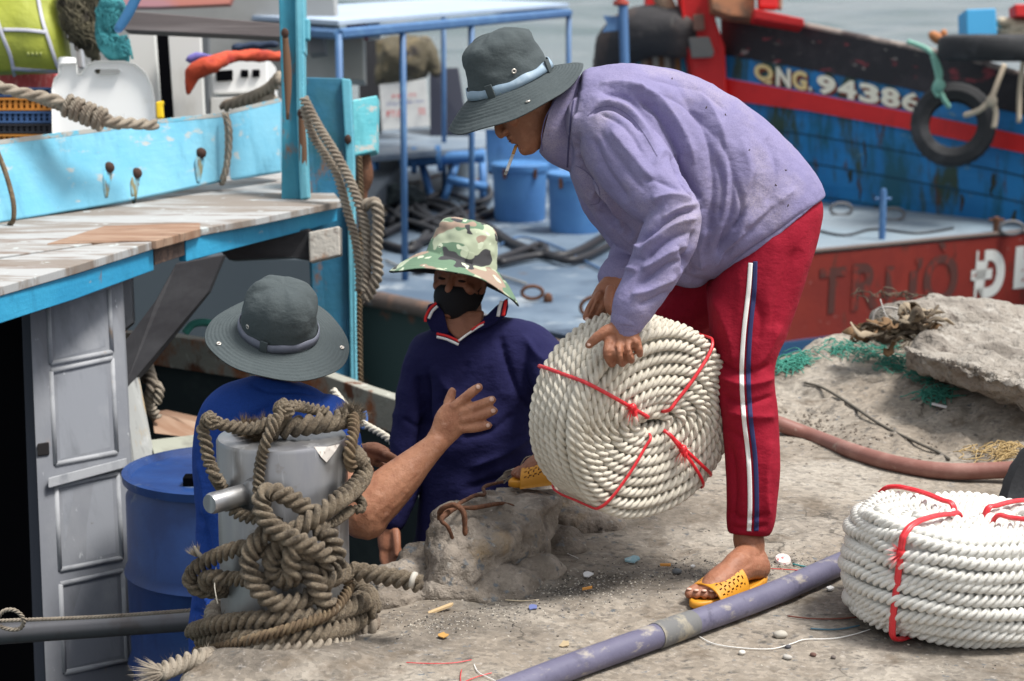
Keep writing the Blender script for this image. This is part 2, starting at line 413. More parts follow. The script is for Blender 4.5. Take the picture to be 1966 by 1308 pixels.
me.materials.append(M_ground)
dm = np.exp(-(((X-G(1150,1125).x)/.42)**2+((Y-G(1150,1125).y-.30*(X-G(1150,1125).x))/.13)**2))*1.1 + .9*np.exp(-(((X-G(1170,985).x)/.30)**2+((Y-G(1170,985).y)/.25)**2)) + .8*np.exp(-(((X-G(870,1195).x)/.2)**2+((Y-G(870,1195).y)/.1)**2)) + .25*np.exp(-((Y-(F0.y-.12-(X-F0.x)*.9))/.08)**2)*sstep((X-.4)/.3)
dm = np.clip(dm+.45*fbm(P, 5, 4, 31)*(dm > .05)+.25*fbm(P, 22, 3, 33)*(dm > .05)-.12, 0, 1)
at_ = me.attributes.new('dirt', 'FLOAT', 'POINT'); at_.data.foreach_set('value', dm[kk].astype('f'))
nn_, ll_ = M_ground.node_tree.nodes, M_ground.node_tree.links; bs_ = nn_['Principled BSDF']; src = bs_.inputs['Base Color'].links[0].from_socket
an = nn_.new('ShaderNodeAttribute'); an.attribute_name = 'dirt'; mx_ = nn_.new('ShaderNodeMix'); mx_.data_type = 'RGBA'; tc_ = nn_.new('ShaderNodeTexCoord')
vo = nn_.new('ShaderNodeTexVoronoi'); vo.inputs['Scale'].default_value = 75; ll_.new(tc_.outputs['Object'], vo.inputs['Vector'])
m2_ = nn_.new('ShaderNodeMix'); m2_.data_type = 'RGBA'; m2_.blend_type = 'MULTIPLY'; m2_.inputs[0].default_value = .5
cr_ = nn_.new('ShaderNodeMapRange'); cr_.inputs[3].default_value = .45; cr_.inputs[4].default_value = 1.25; sp_ = nn_.new('ShaderNodeSeparateColor'); ll_.new(vo.outputs['Color'], sp_.inputs[0]); ll_.new(sp_.outputs[0], cr_.inputs[0])
cc_ = nn_.new('ShaderNodeCombineColor'); [ll_.new(cr_.outputs[0], cc_.inputs[i]) for i in range(3)]
ll_.new(src, m2_.inputs[6]); ll_.new(cc_.outputs[0], m2_.inputs[7]); ll_.new(m2_.outputs[2], mx_.inputs[6]); mx_.inputs[7].default_value = (.075, .062, .05, 1)
ml_ = nn_.new('ShaderNodeMath'); ml_.operation = 'MULTIPLY'; ml_.inputs[1].default_value = .85; ll_.new(an.outputs['Fac'], ml_.inputs[0]); ll_.new(ml_.outputs[0], mx_.inputs[0]); 
# hairline cracks
v2_ = nn_.new('ShaderNodeTexVoronoi'); v2_.feature = 'DISTANCE_TO_EDGE'; v2_.inputs['Scale'].default_value = 1.25
ns_ = nn_.new('ShaderNodeTexNoise'); ns_.inputs['Scale'].default_value = 4; ns_.inputs['Detail'].default_value = 6; ll_.new(tc_.outputs['Object'], ns_.inputs['Vector'])
vm_ = nn_.new('ShaderNodeVectorMath'); vm_.operation = 'MULTIPLY_ADD'; vm_.inputs[1].default_value = (.35, .35, .35); ll_.new(ns_.outputs['Color'], vm_.inputs[0]); ll_.new(tc_.outputs['Object'], vm_.inputs[2]); ll_.new(vm_.outputs[0], v2_.inputs['Vector'])
k1_ = nn_.new('ShaderNodeMapRange'); k1_.inputs[1].default_value = .0; k1_.inputs[2].default_value = .006; k1_.inputs[3].default_value = .85; k1_.inputs[4].default_value = 0; ll_.new(v2_.outputs['Distance'], k1_.inputs[0])
k2_ = nn_.new('ShaderNodeMapRange'); k2_.inputs[1].default_value = .47; k2_.inputs[2].default_value = .56; n3_ = nn_.new('ShaderNodeTexNoise'); n3_.inputs['Scale'].default_value = 1.7; ll_.new(tc_.outputs['Object'], n3_.inputs['Vector']); ll_.new(n3_.outputs['Fac'], k2_.inputs[0])
k3_ = nn_.new('ShaderNodeMath'); k3_.operation = 'MULTIPLY'; ll_.new(k1_.outputs[0], k3_.inputs[0]); ll_.new(k2_.outputs[0], k3_.inputs[1])
m4_ = nn_.new('ShaderNodeMix'); m4_.data_type = 'RGBA'; ll_.new(k3_.outputs[0], m4_.inputs[0]); ll_.new(mx_.outputs[2], m4_.inputs[6]); m4_.inputs[7].default_value = (.04, .034, .028, 1)
ll_.new(m4_.outputs[2], bs_.inputs['Base Color'])
gr = bpy.data.objects.new('quay_ground', me); COL.objects.link(gr); tag(gr, kind='structure')
gtree = bvh(gr)
def gpt(px, py, up=0.0):      # point of the quay surface seen at a pixel, 'up' metres above it
    dr = (A(px, py, 1.0)-CAM).normalized(); h = gtree.ray_cast(CAM, dr, 60)
    p = h[0] if h[0] is not None else G(px, py)
    return p - dr*(up/max(-dr.z, .05))

M_water = mat('harbour_water', (.05, .085, .095), .05, layers=(((.05, .085, .08), (.4, .4, 1), .4, .7),), bump=(((.5, 1.8, 1), .5, .07), ((2.5, 7, 1), .6, .03)), spec=.6)
B = MB(); B.add([(-300, -5, -1.5), (300, -5, -1.5), (300, 900, -1.5), (-300, 900, -1.5)], [(0,1,2,3)]); w = B.build('water', M_water); tag(w, kind='structure')
wy = np.geomspace(9, 420, 620); wu = np.linspace(-.42, .42, 300); WU, WY = np.meshgrid(wu, wy); WX = WU*WY; q = np.stack([WX.ravel(), WY.ravel(), 0*WX.ravel()], 1)
wh = .75*fbm(q*np.array([.03, .10, 1]), 1, 2, 41)+.45*fbm(q*np.array([.12, .33, 1]), 1, 2, 45)+.05*fbm(q*np.array([.7, 1.9, 1]), 1, 2, 43); wh = wh*(.06+.94*sstep((q[:, 1]-24)/45))-1.46+.10*sstep((q[:, 1]-24)/45); n1, n2 = len(wu), len(wy)
I_, J_ = np.meshgrid(np.arange(n1-1), np.arange(n2-1)); a_ = (J_*n1+I_).ravel(); me_w = bpy.data.meshes.new('water_waves'); q[:, 2] = wh
me_w.from_pydata(q.tolist(), [], np.stack([a_, a_+1, a_+1+n1, a_+n1], 1).tolist()); me_w.polygons.foreach_set('use_smooth', [True]*len(me_w.polygons)); me_w.materials.append(M_water)
ww_ = bpy.data.objects.new('water_waves', me_w); COL.objects.link(ww_); tag(ww_, kind='structure')

# ================================================================ rocks
def rock(name, corners_top, h, label, cat, m, amp=.03, seed=0, voxel=.014, lower=None):
    B = MB(); B.prism([Vector(c) for c in corners_top], Vector((0, 0, -h)) if lower is None else Vector(lower))
    o = fuse(B, name, m, None, voxel, 10, .6)
    V = np_verts(o.data); N = np_normals(o.data)
    V = V + N*(amp*fbm(V, 4, 3, seed)+amp*.5*fbm(V, 15, 4, seed+3)-amp*.8*np.maximum(0, fbm(V, 24, 3, seed+5))+amp*.35*(1-3*np.abs(fbm(V, 9, 3, seed+9))))[:, None]; set_verts(o.data, V)
    return tag(o, label, cat)
M_rock = mat('rough_broken_concrete', (.19, .16, .13), .95,
    layers=(((.36, .31, .26), S3(7), .42, .62), ((.12, .10, .085), S3(9), .52, .68), ((.30, .21, .11), S3(5), .60, .74), ((.15, .16, .17), S3(34), .58, .66), ((.48, .44, .39), S3(48), .62, .74), ((.05, .04, .035), S3(22), .64, .72)),
    bump=((S3(130), .7, .006), (S3(34), .8, .018), (S3(12), .6, .03)))
M_slab = mat('pale_concrete_slab', (.30, .27, .235), .95, layers=(((.25, .22, .19), S3(4), .48, .7), ((.46, .43, .39), S3(11), .5, .75), ((.12, .10, .085), S3(22), .58, .68), ((.16, .14, .12), S3(2.5), .56, .66)), bump=((S3(120), .8, .008), (S3(24), 1.0, .03), (S3(8), .7, .05)))
# broken kerb block beside the coil
tp = [A(838, 985, 5.02), A(905, 958, 5.3), A(985, 928, 5.55), A(1075, 932, 5.45), A(1080, 960, 5.2), A(1010, 1015, 5.06), A(930, 1050, 4.96), A(858, 1060, 4.92)]
blk = rock('concrete_block', tp, .32, 'rough broken concrete block with rusty bars at the quay edge', 'concrete block', M_rock, .036, 2, .009, lower=A(830, 1170, 4.86)-A(856, 1050, 4.94)+Vector((0,.02,-.1)))
# low stones joining it to the bollard foot
st = [((800, 1130, .10), .085, 1.5), ((850, 1150, .09), .06, 1.3), ((760, 1165, .08), .055, 1.6), ((905, 1158, .05), .05, 1.5), ((980, 1150, .04), .04, 1.6), ((830, 1100, .1), .09, 1.2), ((1068, 1000, .03), .10, 1.5), ((1090, 960, .03), .10, 1.4), ((1040, 1060, .03), .085, 1.5), ((1010, 1110, .02), .07, 1.6), ((960, 1135, .02), .07, 1.5), ((1120, 1020, .0), .07, 1.7)]
B = MB()
for (px, py, z), r, q in st:
    p = gpt(px, py); B.ell(p+Vector((0, .04, 0)), Matrix.Rotation(random.random(), 3, 'Z'), (r*q, r, r*.75))
rub = fuse(B, 'rubble_mound', M_rock, None, .009, 4); V = np_verts(rub.data); N = np_normals(rub.data)
set_verts(rub.data, V+N*(.02*fbm(V, 9, 4, 5)+.01*fbm(V, 30, 3, 8))[:, None]); tag(rub, 'low crumbling rubble between the steel bollard and the broken block', 'rubble')
# boulder slab at the right
tp = [A(1738, 642, 6.6), A(1800, 600, 7.1), A(1900, 590, 7.4), A(2010, 610, 7.4), A(2140, 665, 7.1), A(2120, 765, 6.2), A(1966, 715, 6.2), A(1860, 675, 6.3)]
tp = [p-Vector((0, 0, .045)) for p in tp]
slab = rock('rock_slab', tp, .085, 'big pale rock slab lying tilted on top of the rubble slope', 'rock', M_slab, .04, 12, .012, lower=(.03, .12, -.10))
B = MB(); B.ell(A(1870, 632, 7.5), Matrix.Rotation(.1, 3, 'Y'), (.40, .25, .11), 24, 16); B.ell(A(1760, 628, 7.4), Matrix.Identity(3), (.17, .16, .09)); 
o = fuse(B, 'boulder', M_slab, None, .016, 6); rumple(o, .05, 4, 4); rumple(o, .02, 15, 9); tag(o, 'rounded pale boulder behind the tilted rock slab', 'rock')

# rusty reinforcing bars out of the block
M_rust = mat('rusted_iron', (.10, .042, .022), .85, metal=.1, layers=(((.19, .085, .045), S3(60), .45, .7), ((.05, .03, .025), S3(40), .55, .75)), bump=((S3(220), .6, .003),))
rb = thing('rebar', A(880, 1010, 4.95), 'bent rusty reinforcing bars sticking out of the broken block', 'rebar')
for pl in ([(893,1025,4.86,5),(890,985,4.85,5.5),(872,970,4.86,5.5),(848,978,4.88,5),(843,995,4.9,4.5)],
           [(848,985,4.9,4.5),(870,975,4.93,4.5),(910,975,5.0,4.5),(960,967,5.1,4),(985,972,5.15,3.5)],
           [(868,1032,4.87,3.5),(860,1012,4.86,4),(848,1000,4.86,5),(856,988,4.87,5.5),(880,972,4.9,5)],
           [(880,968,4.95,4),(910,952,5.1,4),(930,950,5.2,3.5),(930,935,5.3,3.5),(965,925,5.4,3)]):
    B = MB(); B.limb(pl, 8, 6); o = B.build('bar', M_rust, rb); rumple(o, .002, 90, 3)
# ================================================================ steel bollard and its ropes
BX, BD, BR = 541.0, 4.665, .153
PPM = FPX/BD
bc = A(BX, 834, BD); base = Vector((bc.x, bc.y, gz(bc.x, bc.y)))
bol = thing('bollard', base, 'round brushed steel mooring bollard wrapped in old brown rope', 'bollard')
prof = [(0, .001), (BR-.012, 0), (BR-.004, -.004), (BR, -.012), (BR, -(bc.z+.06))]
B = MB(); n = 72
B.rings([[bc+Vector((r*math.cos(2*math.pi*k/n), r*math.sin(2*math.pi*k/n), z)) for k in range(n)] for r, z in reversed(prof)][::1])
post_o = B.build('post', M_steel, bol, 'auto')
B = MB(); pe = A(402, 968, BD-.20); ps = A(520, 935, BD-.05); B.tube([ps, ps.lerp(pe, .5), pe.lerp(ps, .04), pe], [.0245, .0245, .0245, .021], 28, 1, caps=True)
B.build('cross_pin', M_steel, bol, 'auto')
B = MB(); w0 = A(484, 945, BD-.13); dr = (pe-ps).normalized(); B.tube([w0-dr*.012, w0-dr*.004, w0+dr*.004, w0+dr*.010], [.034, .033, .028, .025], 20, 1); B.build('weld', M_steel, bol)
tree_b = bvh(post_o)
# torn white sticker
B = MB(); st = [(603,858),(628,858),(652,853),(643,868),(627,888),(617,878)]
pts = [shoot(tree_b, x, y, .006, BD) for x, y in st]; B.add(pts+[p+FW*.004 for p in pts], [(0,5,4,3,2,1), (6,7,8,9,10,11)]+[(i,(i+1)%6,(i+1)%6+6,i+6) for i in range(6)])
o = B.build('sticker', mat('peeled_sticker', (.62, .58, .54), .7, layers=(((.3, .25, .22), S3(80), .55, .7),)), bol, False); o['label'] = 'torn white triangular sticker'

def BP(px, py, rpx, ex=0.0):    # a point of a rope lying against the bollard (ex: extra towards the camera)
    x = (px-BX)/PPM; r = rpx/PPM; R = BR+r
    return A(px, py, BD-math.sqrt(max(R*R-x*x, 0))-ex)
def Z(X, Y): return 350+X/2.152, 700+Y/2.152
def brope(name, label, path, r, m=M_rope_old, fuzz=1.0, pitch=None, cat='rope', capfray=True, sub=6, group=None):
    """path: (X,Y[,extra]) in close-up units, or a Vector"""
    B = MB(); pts = []
    for p in path:
        if isinstance(p, Vector): pts.append(p)
        else:
            x, y = Z(p[0], p[1]); pts.append(BP(x, y, r, p[2] if len(p) > 2 else 0))
    B.rope(pts, r/PPM, fuzz=fuzz, pitch=pitch, sub=sub)
    o = B.build(name, m); tag(o, label, cat, group); return o
def fray(B, p, d, r, n=60, L=.03, spread=.8):
    d = Vector(d).normalized()
    for _ in range(n):
        q = Vector([random.gauss(0, 1) for _ in range(3)]).normalized(); dd = (d+q*spread).normalized(); s = p+q*r*.6; l = L*random.uniform(.4, 1.1)
        w = dd.orthogonal().normalized()*.0008; mid = s+dd*l*.5+q*l*.12; tip = s+dd*l+q*l*.2
        B.add([s-w, s+w, mid+w*.7, mid-w*.7, tip], [(0,1,2,3), (3,2,4)])
RD = 19
# the thick line, in overlapping laps of one knot
brope('mooring_rope', 'thick twisted rope looping in a big knot on the bollard front', [(700,360,-.02),(735,400,-.03),(748,450,-.02),(715,505,.0),(640,565,.012),(560,620,.02),(490,670,.022),(430,715,.010),(385,770,.004),(370,830,.002),(400,880,.004),(455,872,.022),(450,800,.040),(470,745,.045)], RD, fuzz=.25)
brope('mooring_rope', 'upper bight of thick rope crossing over the knot', [(560,640,.0),(520,600,.0),(470,565,.004),(410,535,.012),(350,528,.020),(325,570,.028),(345,640,.040),(400,690,.048),(470,725,.052),(540,755,.050),(590,790,.04),(590,830,.02),(555,860,.004),(500,840,.0)], RD, fuzz=.25)
brope('mooring_rope', 'round left loop of thick rope in the middle of the knot', [(455,700,.0),(400,690,.012),(345,700,.022),(295,750,.028),(275,820,.03),(295,900,.03),(345,960,.028),(410,990,.024),(480,980,.014),(540,950,.002),(590,920,-.002)], RD, fuzz=.25)
brope('mooring_rope', 'thick strand running down through the middle of the knot', [(480,735,.012),(500,800,.020),(530,870,.026),(560,930,.03),(600,990,.024),(650,1020,.006),(700,1000,.0),(745,965,-.01)], RD, fuzz=.25)
brope('mooring_rope', 'right bight of thick rope curling at the edge of the knot', [(540,690,.006),(590,690,.016),(625,740,.020),(640,810,.020),(615,870,.018),(570,890,.012),(550,850,.0),(480,870,.0),(400,905,.0)], RD, fuzz=.25)
tip = Vector(A(812, 1120, BD-.14))
o = brope('mooring_rope', 'free end of thick rope pointing right, its tip whipped in white', [(520,880,.0),(580,900,.012),(640,870,.018),(690,855,.012)]+[A(*Z(X, Y), BD-.10-i*.01) for i, (X, Y) in enumerate([(760,862),(850,878),(930,892),(985,908)])], RD, fuzz=.25)
B = MB(); p0 = A(793, 1112, BD-.145); B.tube([A(790, 1113, BD-.143), A(797, 1115, BD-.145)], .0195, 16, 1); B.build('whipping', mat('dirty_white_tape', (.45, .42, .37), .8), None); tw = bpy.data.objects['whipping']; adopt(tw, o)
# left bight standing off the post
brope('mooring_rope', 'thick rope bight sticking out to the left of the bollard', [(470,840,.0),(400,800,.0),(330,770,.0),(270,755,.0)]+[A(*Z(X, Y), d) for X, Y, d in [(200,770,BD-.14),(130,798,BD-.11),(65,838,BD-.08),(32,885,BD-.06),(60,925,BD-.05),(120,935,BD-.03),(190,930,BD-.01)]], 16, fuzz=.35)
brope('mooring_rope', 'second lap of rope under the left bight', [A(*Z(X, Y), d) for X, Y, d in [(190,935,BD),(110,915,BD-.06),(95,885,BD-.09),(140,878,BD-.12)]]+[(200,885,.0),(280,888,.0),(380,890,.0),(460,900,.0)], 15, fuzz=.35)
B = MB(); fray(B, A(*Z(60, 790), BD-.09), CV(-.5, 1, 0), .005, 70, .03, .45); B.tube([A(*Z(85, 800), BD-.10), A(*Z(62, 775), BD-.10), A(*Z(48, 750), BD-.10)], [.006, .005, .003], 8); tag(B.build('rope_strand', M_rope_gr), 'frayed strand tip poking up from the left bight', 'rope end')
# thinner brown line tied over the bollard top
def AP(X, Y, d): return A(*Z(X, Y), BD+d)
o = brope('thin_brown_rope', 'brown line knotted over the top left of the bollard and hanging to the pin', [AP(420,205,-.07),AP(300,262,-.09),AP(200,255,-.11),AP(120,240,-.12),AP(85,262,-.125),AP(98,330,-.13),AP(110,400,-.13),AP(135,460,-.14),(165,510,.0),(190,580,.0),(250,625,.0),(330,640,.0),(410,660,.0)], 13, fuzz=.9)
o2 = brope('thin_brown_rope', 'brown line dropping from the top knot down the bollard face', [AP(600,195,-.02),AP(520,180,-.05),AP(460,170,-.09),AP(415,190,-.13),AP(385,240,-.165),(350,310,.012),(325,400,.0),(315,480,.0),(318,560,.0),(345,640,.0)], 11.5, fuzz=.7)
def knotm(name, c, r, label):
    B = MB()
    for k in range(3):
        ax = [Vector((1,.2,.3)), Vector((.2,.4,1)), Vector((.1,1,.2))][k].normalized(); u = ax.orthogonal().normalized(); v = ax.cross(u)
        B.rope([c+(u*math.cos(t)+v*math.sin(t))*r*.62+ax*math.sin(2*t)*r*.2 for t in [i*math.pi/5 for i in range(11)]], r*.5, fuzz=.6, sub=3)
    return tag(B.build(name, M_rope_old), label, 'knot')
knotm('rope_knot', AP(115, 232, -.13), .021, 'lumpy knot at the top left corner of the bollard rope')
knotm('rope_knot', AP(420, 185, -.13), .023, 'lumpy knot standing above the middle of the bollard')
# thick frayed collar across the top
B = MB(); B.rope([AP(240,275,.02),AP(300,290,-.02),AP(390,270,-.05),AP(480,255,-.06),AP(580,240,-.04),AP(660,225,.0),AP(705,200,.04)], 21/PPM, fuzz=5)
tag(B.build('frayed_rope_collar', M_rope_old), 'thick matted rope lying across the bollard top', 'rope')
B = MB()
for c, n_, sp in ((AP(300, 285, -.05), 500, 1.0), (AP(265, 265, -.03), 300, 1.0), (AP(330, 262, -.03), 300, 1.), (AP(330, 305, -.06), 300, .9)): fray(B, c, CV(.1, .2, .7), .022, n_, .030, sp)
tag(B.build('frayed_fibres', M_rope_dk), 'dark brown fuzzy fibres bursting from the rope on the bollard top', 'rope fibres')
B = MB()
for c, n_, sp in ((AP(675, 215, .0), 400, 1.0), (AP(700, 195, .02), 300, 1.0), (AP(720, 215, .02), 300, 1.)): fray(B, c, CV(.1, .2, .6), .018, n_, .028, sp)
tag(B.build('frayed_fibres', M_rope_old), 'brown fuzzy fibres at the right end of the collar', 'rope fibres')
brope('thin_brown_rope', 'brown line hanging down the right side of the bollard from the collar', [AP(705,215,-.02),AP(708,270,-.06),AP(695,330,-.09),AP(690,380,-.10),AP(700,430,-.08)], 12, fuzz=1.2, m=M_rope_dk)
brope('thin_brown_rope', 'thin brown line curling out at the right of the knot', [(560,650,.02),(610,660,.012),(660,630,.0),(700,600,.0)]+[AP(735,600,-.02),AP(742,570,.0),AP(715,548,.03),AP(690,555,.05)], 9.5, fuzz=.6)
# laps round the foot
def lap(name, label, fr, r, m, fuzz, back=True, group=None, pre=(), post=()):
    P = list(pre)+[BP(*Z(p[0], p[1]), r, p[2] if len(p) > 2 else 0) for p in fr]
    if back:
        y0 = P[0].z; y1 = P[-1].z; a0 = math.atan2(P[-1].y-bc.y, P[-1].x-bc.x); a1 = math.atan2(P[0].y-bc.y, P[0].x-bc.x)
        if a1 < a0: a1 += 2*math.pi
        RR = BR+r/PPM
        for k in range(1, 8):
            t = k/8; a = a0+(a1-a0)*t; P.append(Vector((bc.x+RR*math.cos(a), bc.y+RR*math.sin(a), y1+(y0-y1)*t)))
    P += list(post)
    B = MB(); B.rope(P, r/PPM, fuzz=fuzz); return tag(B.build(name, m), label, 'rope', group)
lap('mooring_rope', 'topmost frayed lap round the foot of the bollard', [(45,1105,.0),(150,1075,.02),(300,1058,.02),(450,1050,.02),(580,1035,.02),(700,1000,.02),(775,965,.01)], 19, M_rope_old, 1.6)
lap('mooring_rope', 'middle lap of rope round the foot of the bollard', [(85,1140,.01),(250,1132,.025),(450,1130,.025),(620,1100,.025),(740,1050,.02),(785,1000,.01)], 19, M_rope_old, 1.6)
lap('thin_brown_rope', 'dark thin line slanting across the laps at the bollard foot', [(60,1185,.0),(200,1158,.050),(350,1118,.055),(500,1072,.055),(610,1025,.05),(665,965,.04),(690,910,.035),(665,865,.03)], 11, M_rope_dk, .5, back=False)
pre = [A(305, 1293, 4.36), A(345, 1275, 4.42), A(385, 1263, 4.46)]
o = lap('mooring_rope', 'lowest hairy rope leading off to the left with a frayed end', [(150,1200,.02),(300,1180,.03),(450,1172,.03),(600,1160,.03),(720,1125,.02),(782,1070,.01)], 18, M_rope_gr, 3.0, back=True, pre=pre)
B = MB(); fray(B, pre[0], CV(-1, -.1, 0), .02, 200, .05, .5); f = B.build('frayed_end', M_rope_gr); adopt(f, o)
B = MB(); B.tube([BP(415, 1090, 1, .0), A(412, 1125, BD-.15), A(418, 1160, BD-.16)], .0012, 6); tag(B.build('loose_string', M_rope_w), 'thin pale string hanging at the left of the bollard', 'string')
# ================================================================ rope coils
def coil(name, C, M, R, Wd, rr, r_in, label, m, wob=0.0, turns_in=None, seed=0, squash=(1, 1), hole=(1, 1), barrel=.0, skew=0, core=None, pk=4.5, rnd=.03):
    """continuous rope: back face spiral, outer wall helix, front face spiral, inner wall helix. local z = front face normal; front face at z=0."""
    rs = np.random.RandomState(seed); p = 1.86*rr; P = []
    nt_ = int((R-r_in)/p); nh = int(Wd/p)
    N = 90
    def add(r, th, z): P.append((r, th, z))
    for i in range(nt_*N+1): add(r_in+(R-rr-r_in)*i/(nt_*N), 2*math.pi*i/N, -(Wd-rr))
    th0 = 2*math.pi*nt_
    for i in range(1, nh*N+1): add(R-rr, th0+2*math.pi*i/N, -(Wd-rr)+(Wd-2*rr)*i/(nh*N))
    th0 += 2*math.pi*nh
    for i in range(1, nt_*N+1): add(R-rr-(R-rr-r_in)*i/(nt_*N), th0+2*math.pi*i/N, -rr)
    th0 += 2*math.pi*nt_
    for i in range(1, nh*N+1): add(r_in, th0+2*math.pi*i/N, -rr-(Wd-2*rr)*i/(nh*N))
    Q = np.array(P); r, th, z = Q[:, 0], Q[:, 1], Q[:, 2]; s = np.arange(len(r))/N
    f = np.clip((r-r_in)/(R-r_in), 0, 1); zc = (z+Wd/2)/(Wd/2)
    cx, cy = np.cos(th), np.sin(th)
    nz = vn(np.stack([cx*1.7, cy*1.7, s*.9], 1), seed)*wob
    r2 = r*(1+barrel*(1-zc**2)*f-rnd*f*np.abs(zc)**5) + nz
    # faces dome a little towards the middle radius, with unevenly lying turns
    z2 = z + np.sign(zc)*np.abs(zc)**3*(.010*np.sin(f*math.pi)) + vn(np.stack([cx*2, cy*2, s*1.3+9], 1), seed+3)*wob*.8
    z2 += skew*cx*f*.0
    sx = squash[0]*f+hole[0]*(1-f); sy = squash[1]*f+hole[1]*(1-f)
    L = np.stack([r2*cx*sx, r2*cy*sy, z2], 1); M3 = np.array(M)
    Wp = L @ M3.T + np.array(C)
    B = MB(); B.rope([Vector(q) for q in Wp], rr, pitch=rr*pk, step=rr*pk/13, sub=1, fuzz=.22, hw=.00022, hl=.9)
    # filler core in the rope's own material, seen only in the gaps
    n = 64
    if core is None: core = rr*1.15
    pr = [(r_in+core*.9, -core), (R*.6, -core*.9), (R-core, -core), (R-core*.9, -core*1.3), (R-core*.9, -Wd+core*1.3), (R-core, -Wd+core), (r_in+core*.9, -Wd+core)]
    rg = []
    for q_, zz in pr+[pr[0]]:
        ff = (q_-r_in)/(R-r_in); rg.append([Vector(C)+Matrix(M3.tolist()) @ Vector((q_*math.cos(2*math.pi*k/n)*(squash[0]*ff+hole[0]*(1-ff)), q_*math.sin(2*math.pi*k/n)*(squash[1]*ff+hole[1]*(1-ff)), zz)) for k in range(n)])
    B.rings(rg, False)
    o = B.build('coiled_rope', m, None)
    return o
def twine(C, M, R, Wd, th, r_in, width=.0065, off=.008, kn=None, sq=(1, 1), double=0, start=None, both=True):
    B = MB(); M = Matrix(M) if not isinstance(M, Matrix) else M
    for dd in ([0] if not double else [-double, double]):
        pts = []
        def at(r, z, k=1.0):
            a = th+dd*(r/R)*k; return Vector(C)+M @ Vector((r*math.cos(a)*sq[0], r*math.sin(a)*sq[1], z))
        pts += [at(r_in*.9, -Wd*.5, .2), at(r_in, -.02, .3), at(r_in+.012, off*1.2, .5)]
        for k in range(1, 7): pts.append(at(r_in+.012+(R-r_in-.03)*k/7, off+.008*math.sin(k/7*math.pi)))
        pts += [at(R-.014, off*.4), at(R+off*.5, -.012), at(R+off, -.03), at(R+off, -Wd*.5), at(R+off, -Wd+.03), at(R-.012, -Wd-off), at((R+r_in)/2, -Wd-off), at(r_in, -Wd-off)]
        B.tube(pts, width/2, 8, 4, 1.0)
        for off2 in (.35, -.4): B.tube([p+M @ Vector((off2*width*math.sin(th), -off2*width*math.cos(th), off2*.001)) for p in pts], width*.36, 6, 4, 1.0)
    return B
# ---- coil in the hands
fc = A(1262, 812, 4.86); nrm = CV(.57, -.20, .79); ux = (RT - nrm*RT.dot(nrm)).normalized(); uy = nrm.cross(ux)
M1 = Matrix((ux, uy, nrm)).transposed(); R1, W1, RR1 = .251, .20, .0146
cr = thing('rope_coil', fc-UP*.2, 'upright coil of off-white rope with red ties held by the stooping man', 'rope coil')
o = coil('c', fc, M1, R1, W1, RR1, .030, '', M_rope_w, wob=.006, seed=3, hole=(1.5, .7), barrel=.02); adopt(o, cr)
for th, kn, dbl in ((148, True, 0), (45, False, 0), (228, False, 0), (-47, True, .07)):
    B = twine(fc, M1, R1, W1, R_(th), .03, double=dbl)
    if kn:
        kr = .105; kp = fc + M1 @ Vector((kr*math.cos(R_(th)), kr*math.sin(R_(th)), .014))
        B.ell(kp, M1, (.011, .012, .010)); B.ell(kp+M1 @ Vector((.004, -.012, .003)), M1, (.007, .010, .008))
        fray(B, kp, M1 @ Vector((-.6, .3, .5)), .004, 60, .035, .6); fray(B, kp, M1 @ Vector((-.3, -1, .3)), .004, 40, .04, .35)
    o = B.build('twine_tie', M_red_tw, cr)
# ---- coil on the ground
rc = gpt(1860, 1150); M2 = Matrix.Rotation(R_(20), 3, 'Z') @ Matrix.Rotation(R_(5), 3, 'Y'); C2 = Vector((1.085, 4.53, .255+gz(1.085, 4.53))); R2, W2, RR2 = .272, .25, .0160
c2 = thing('rope_coil', (C2.x, C2.y, 0), 'bright white rope coil with red ties lying flat on the quay', 'rope coil')
o = coil('c', C2, M2, R2, W2, RR2, .045, '', M_rope_w2, wob=.015, seed=11, hole=(1.7, .6), barrel=.035, squash=(1.03, .97), pk=3.7, rnd=.085); adopt(o, c2)
for th, kn in ((225, True), (128, False), (325, False), (40, False)):
    B = twine(C2, M2, R2*1.02, W2, R_(th-20), .05, width=.012, off=.010)
    if kn:
        a = R_(th-20); kp = C2+M2 @ Vector(((R2*1.045)*math.cos(a), (R2*1.045)*math.sin(a), -.055)); od = (M2 @ Vector((math.cos(a), math.sin(a), 0)))
        B.ell(kp, Matrix.Identity(3), (.012, .012, .013)); fray(B, kp, od+Vector((-.8, 0, .1)), .004, 60, .035, .5); fray(B, kp, od*.4+Vector((-.2, 0, -1)), .004, 50, .045, .3)
    B.build('twine_tie', M_red_tw, c2)
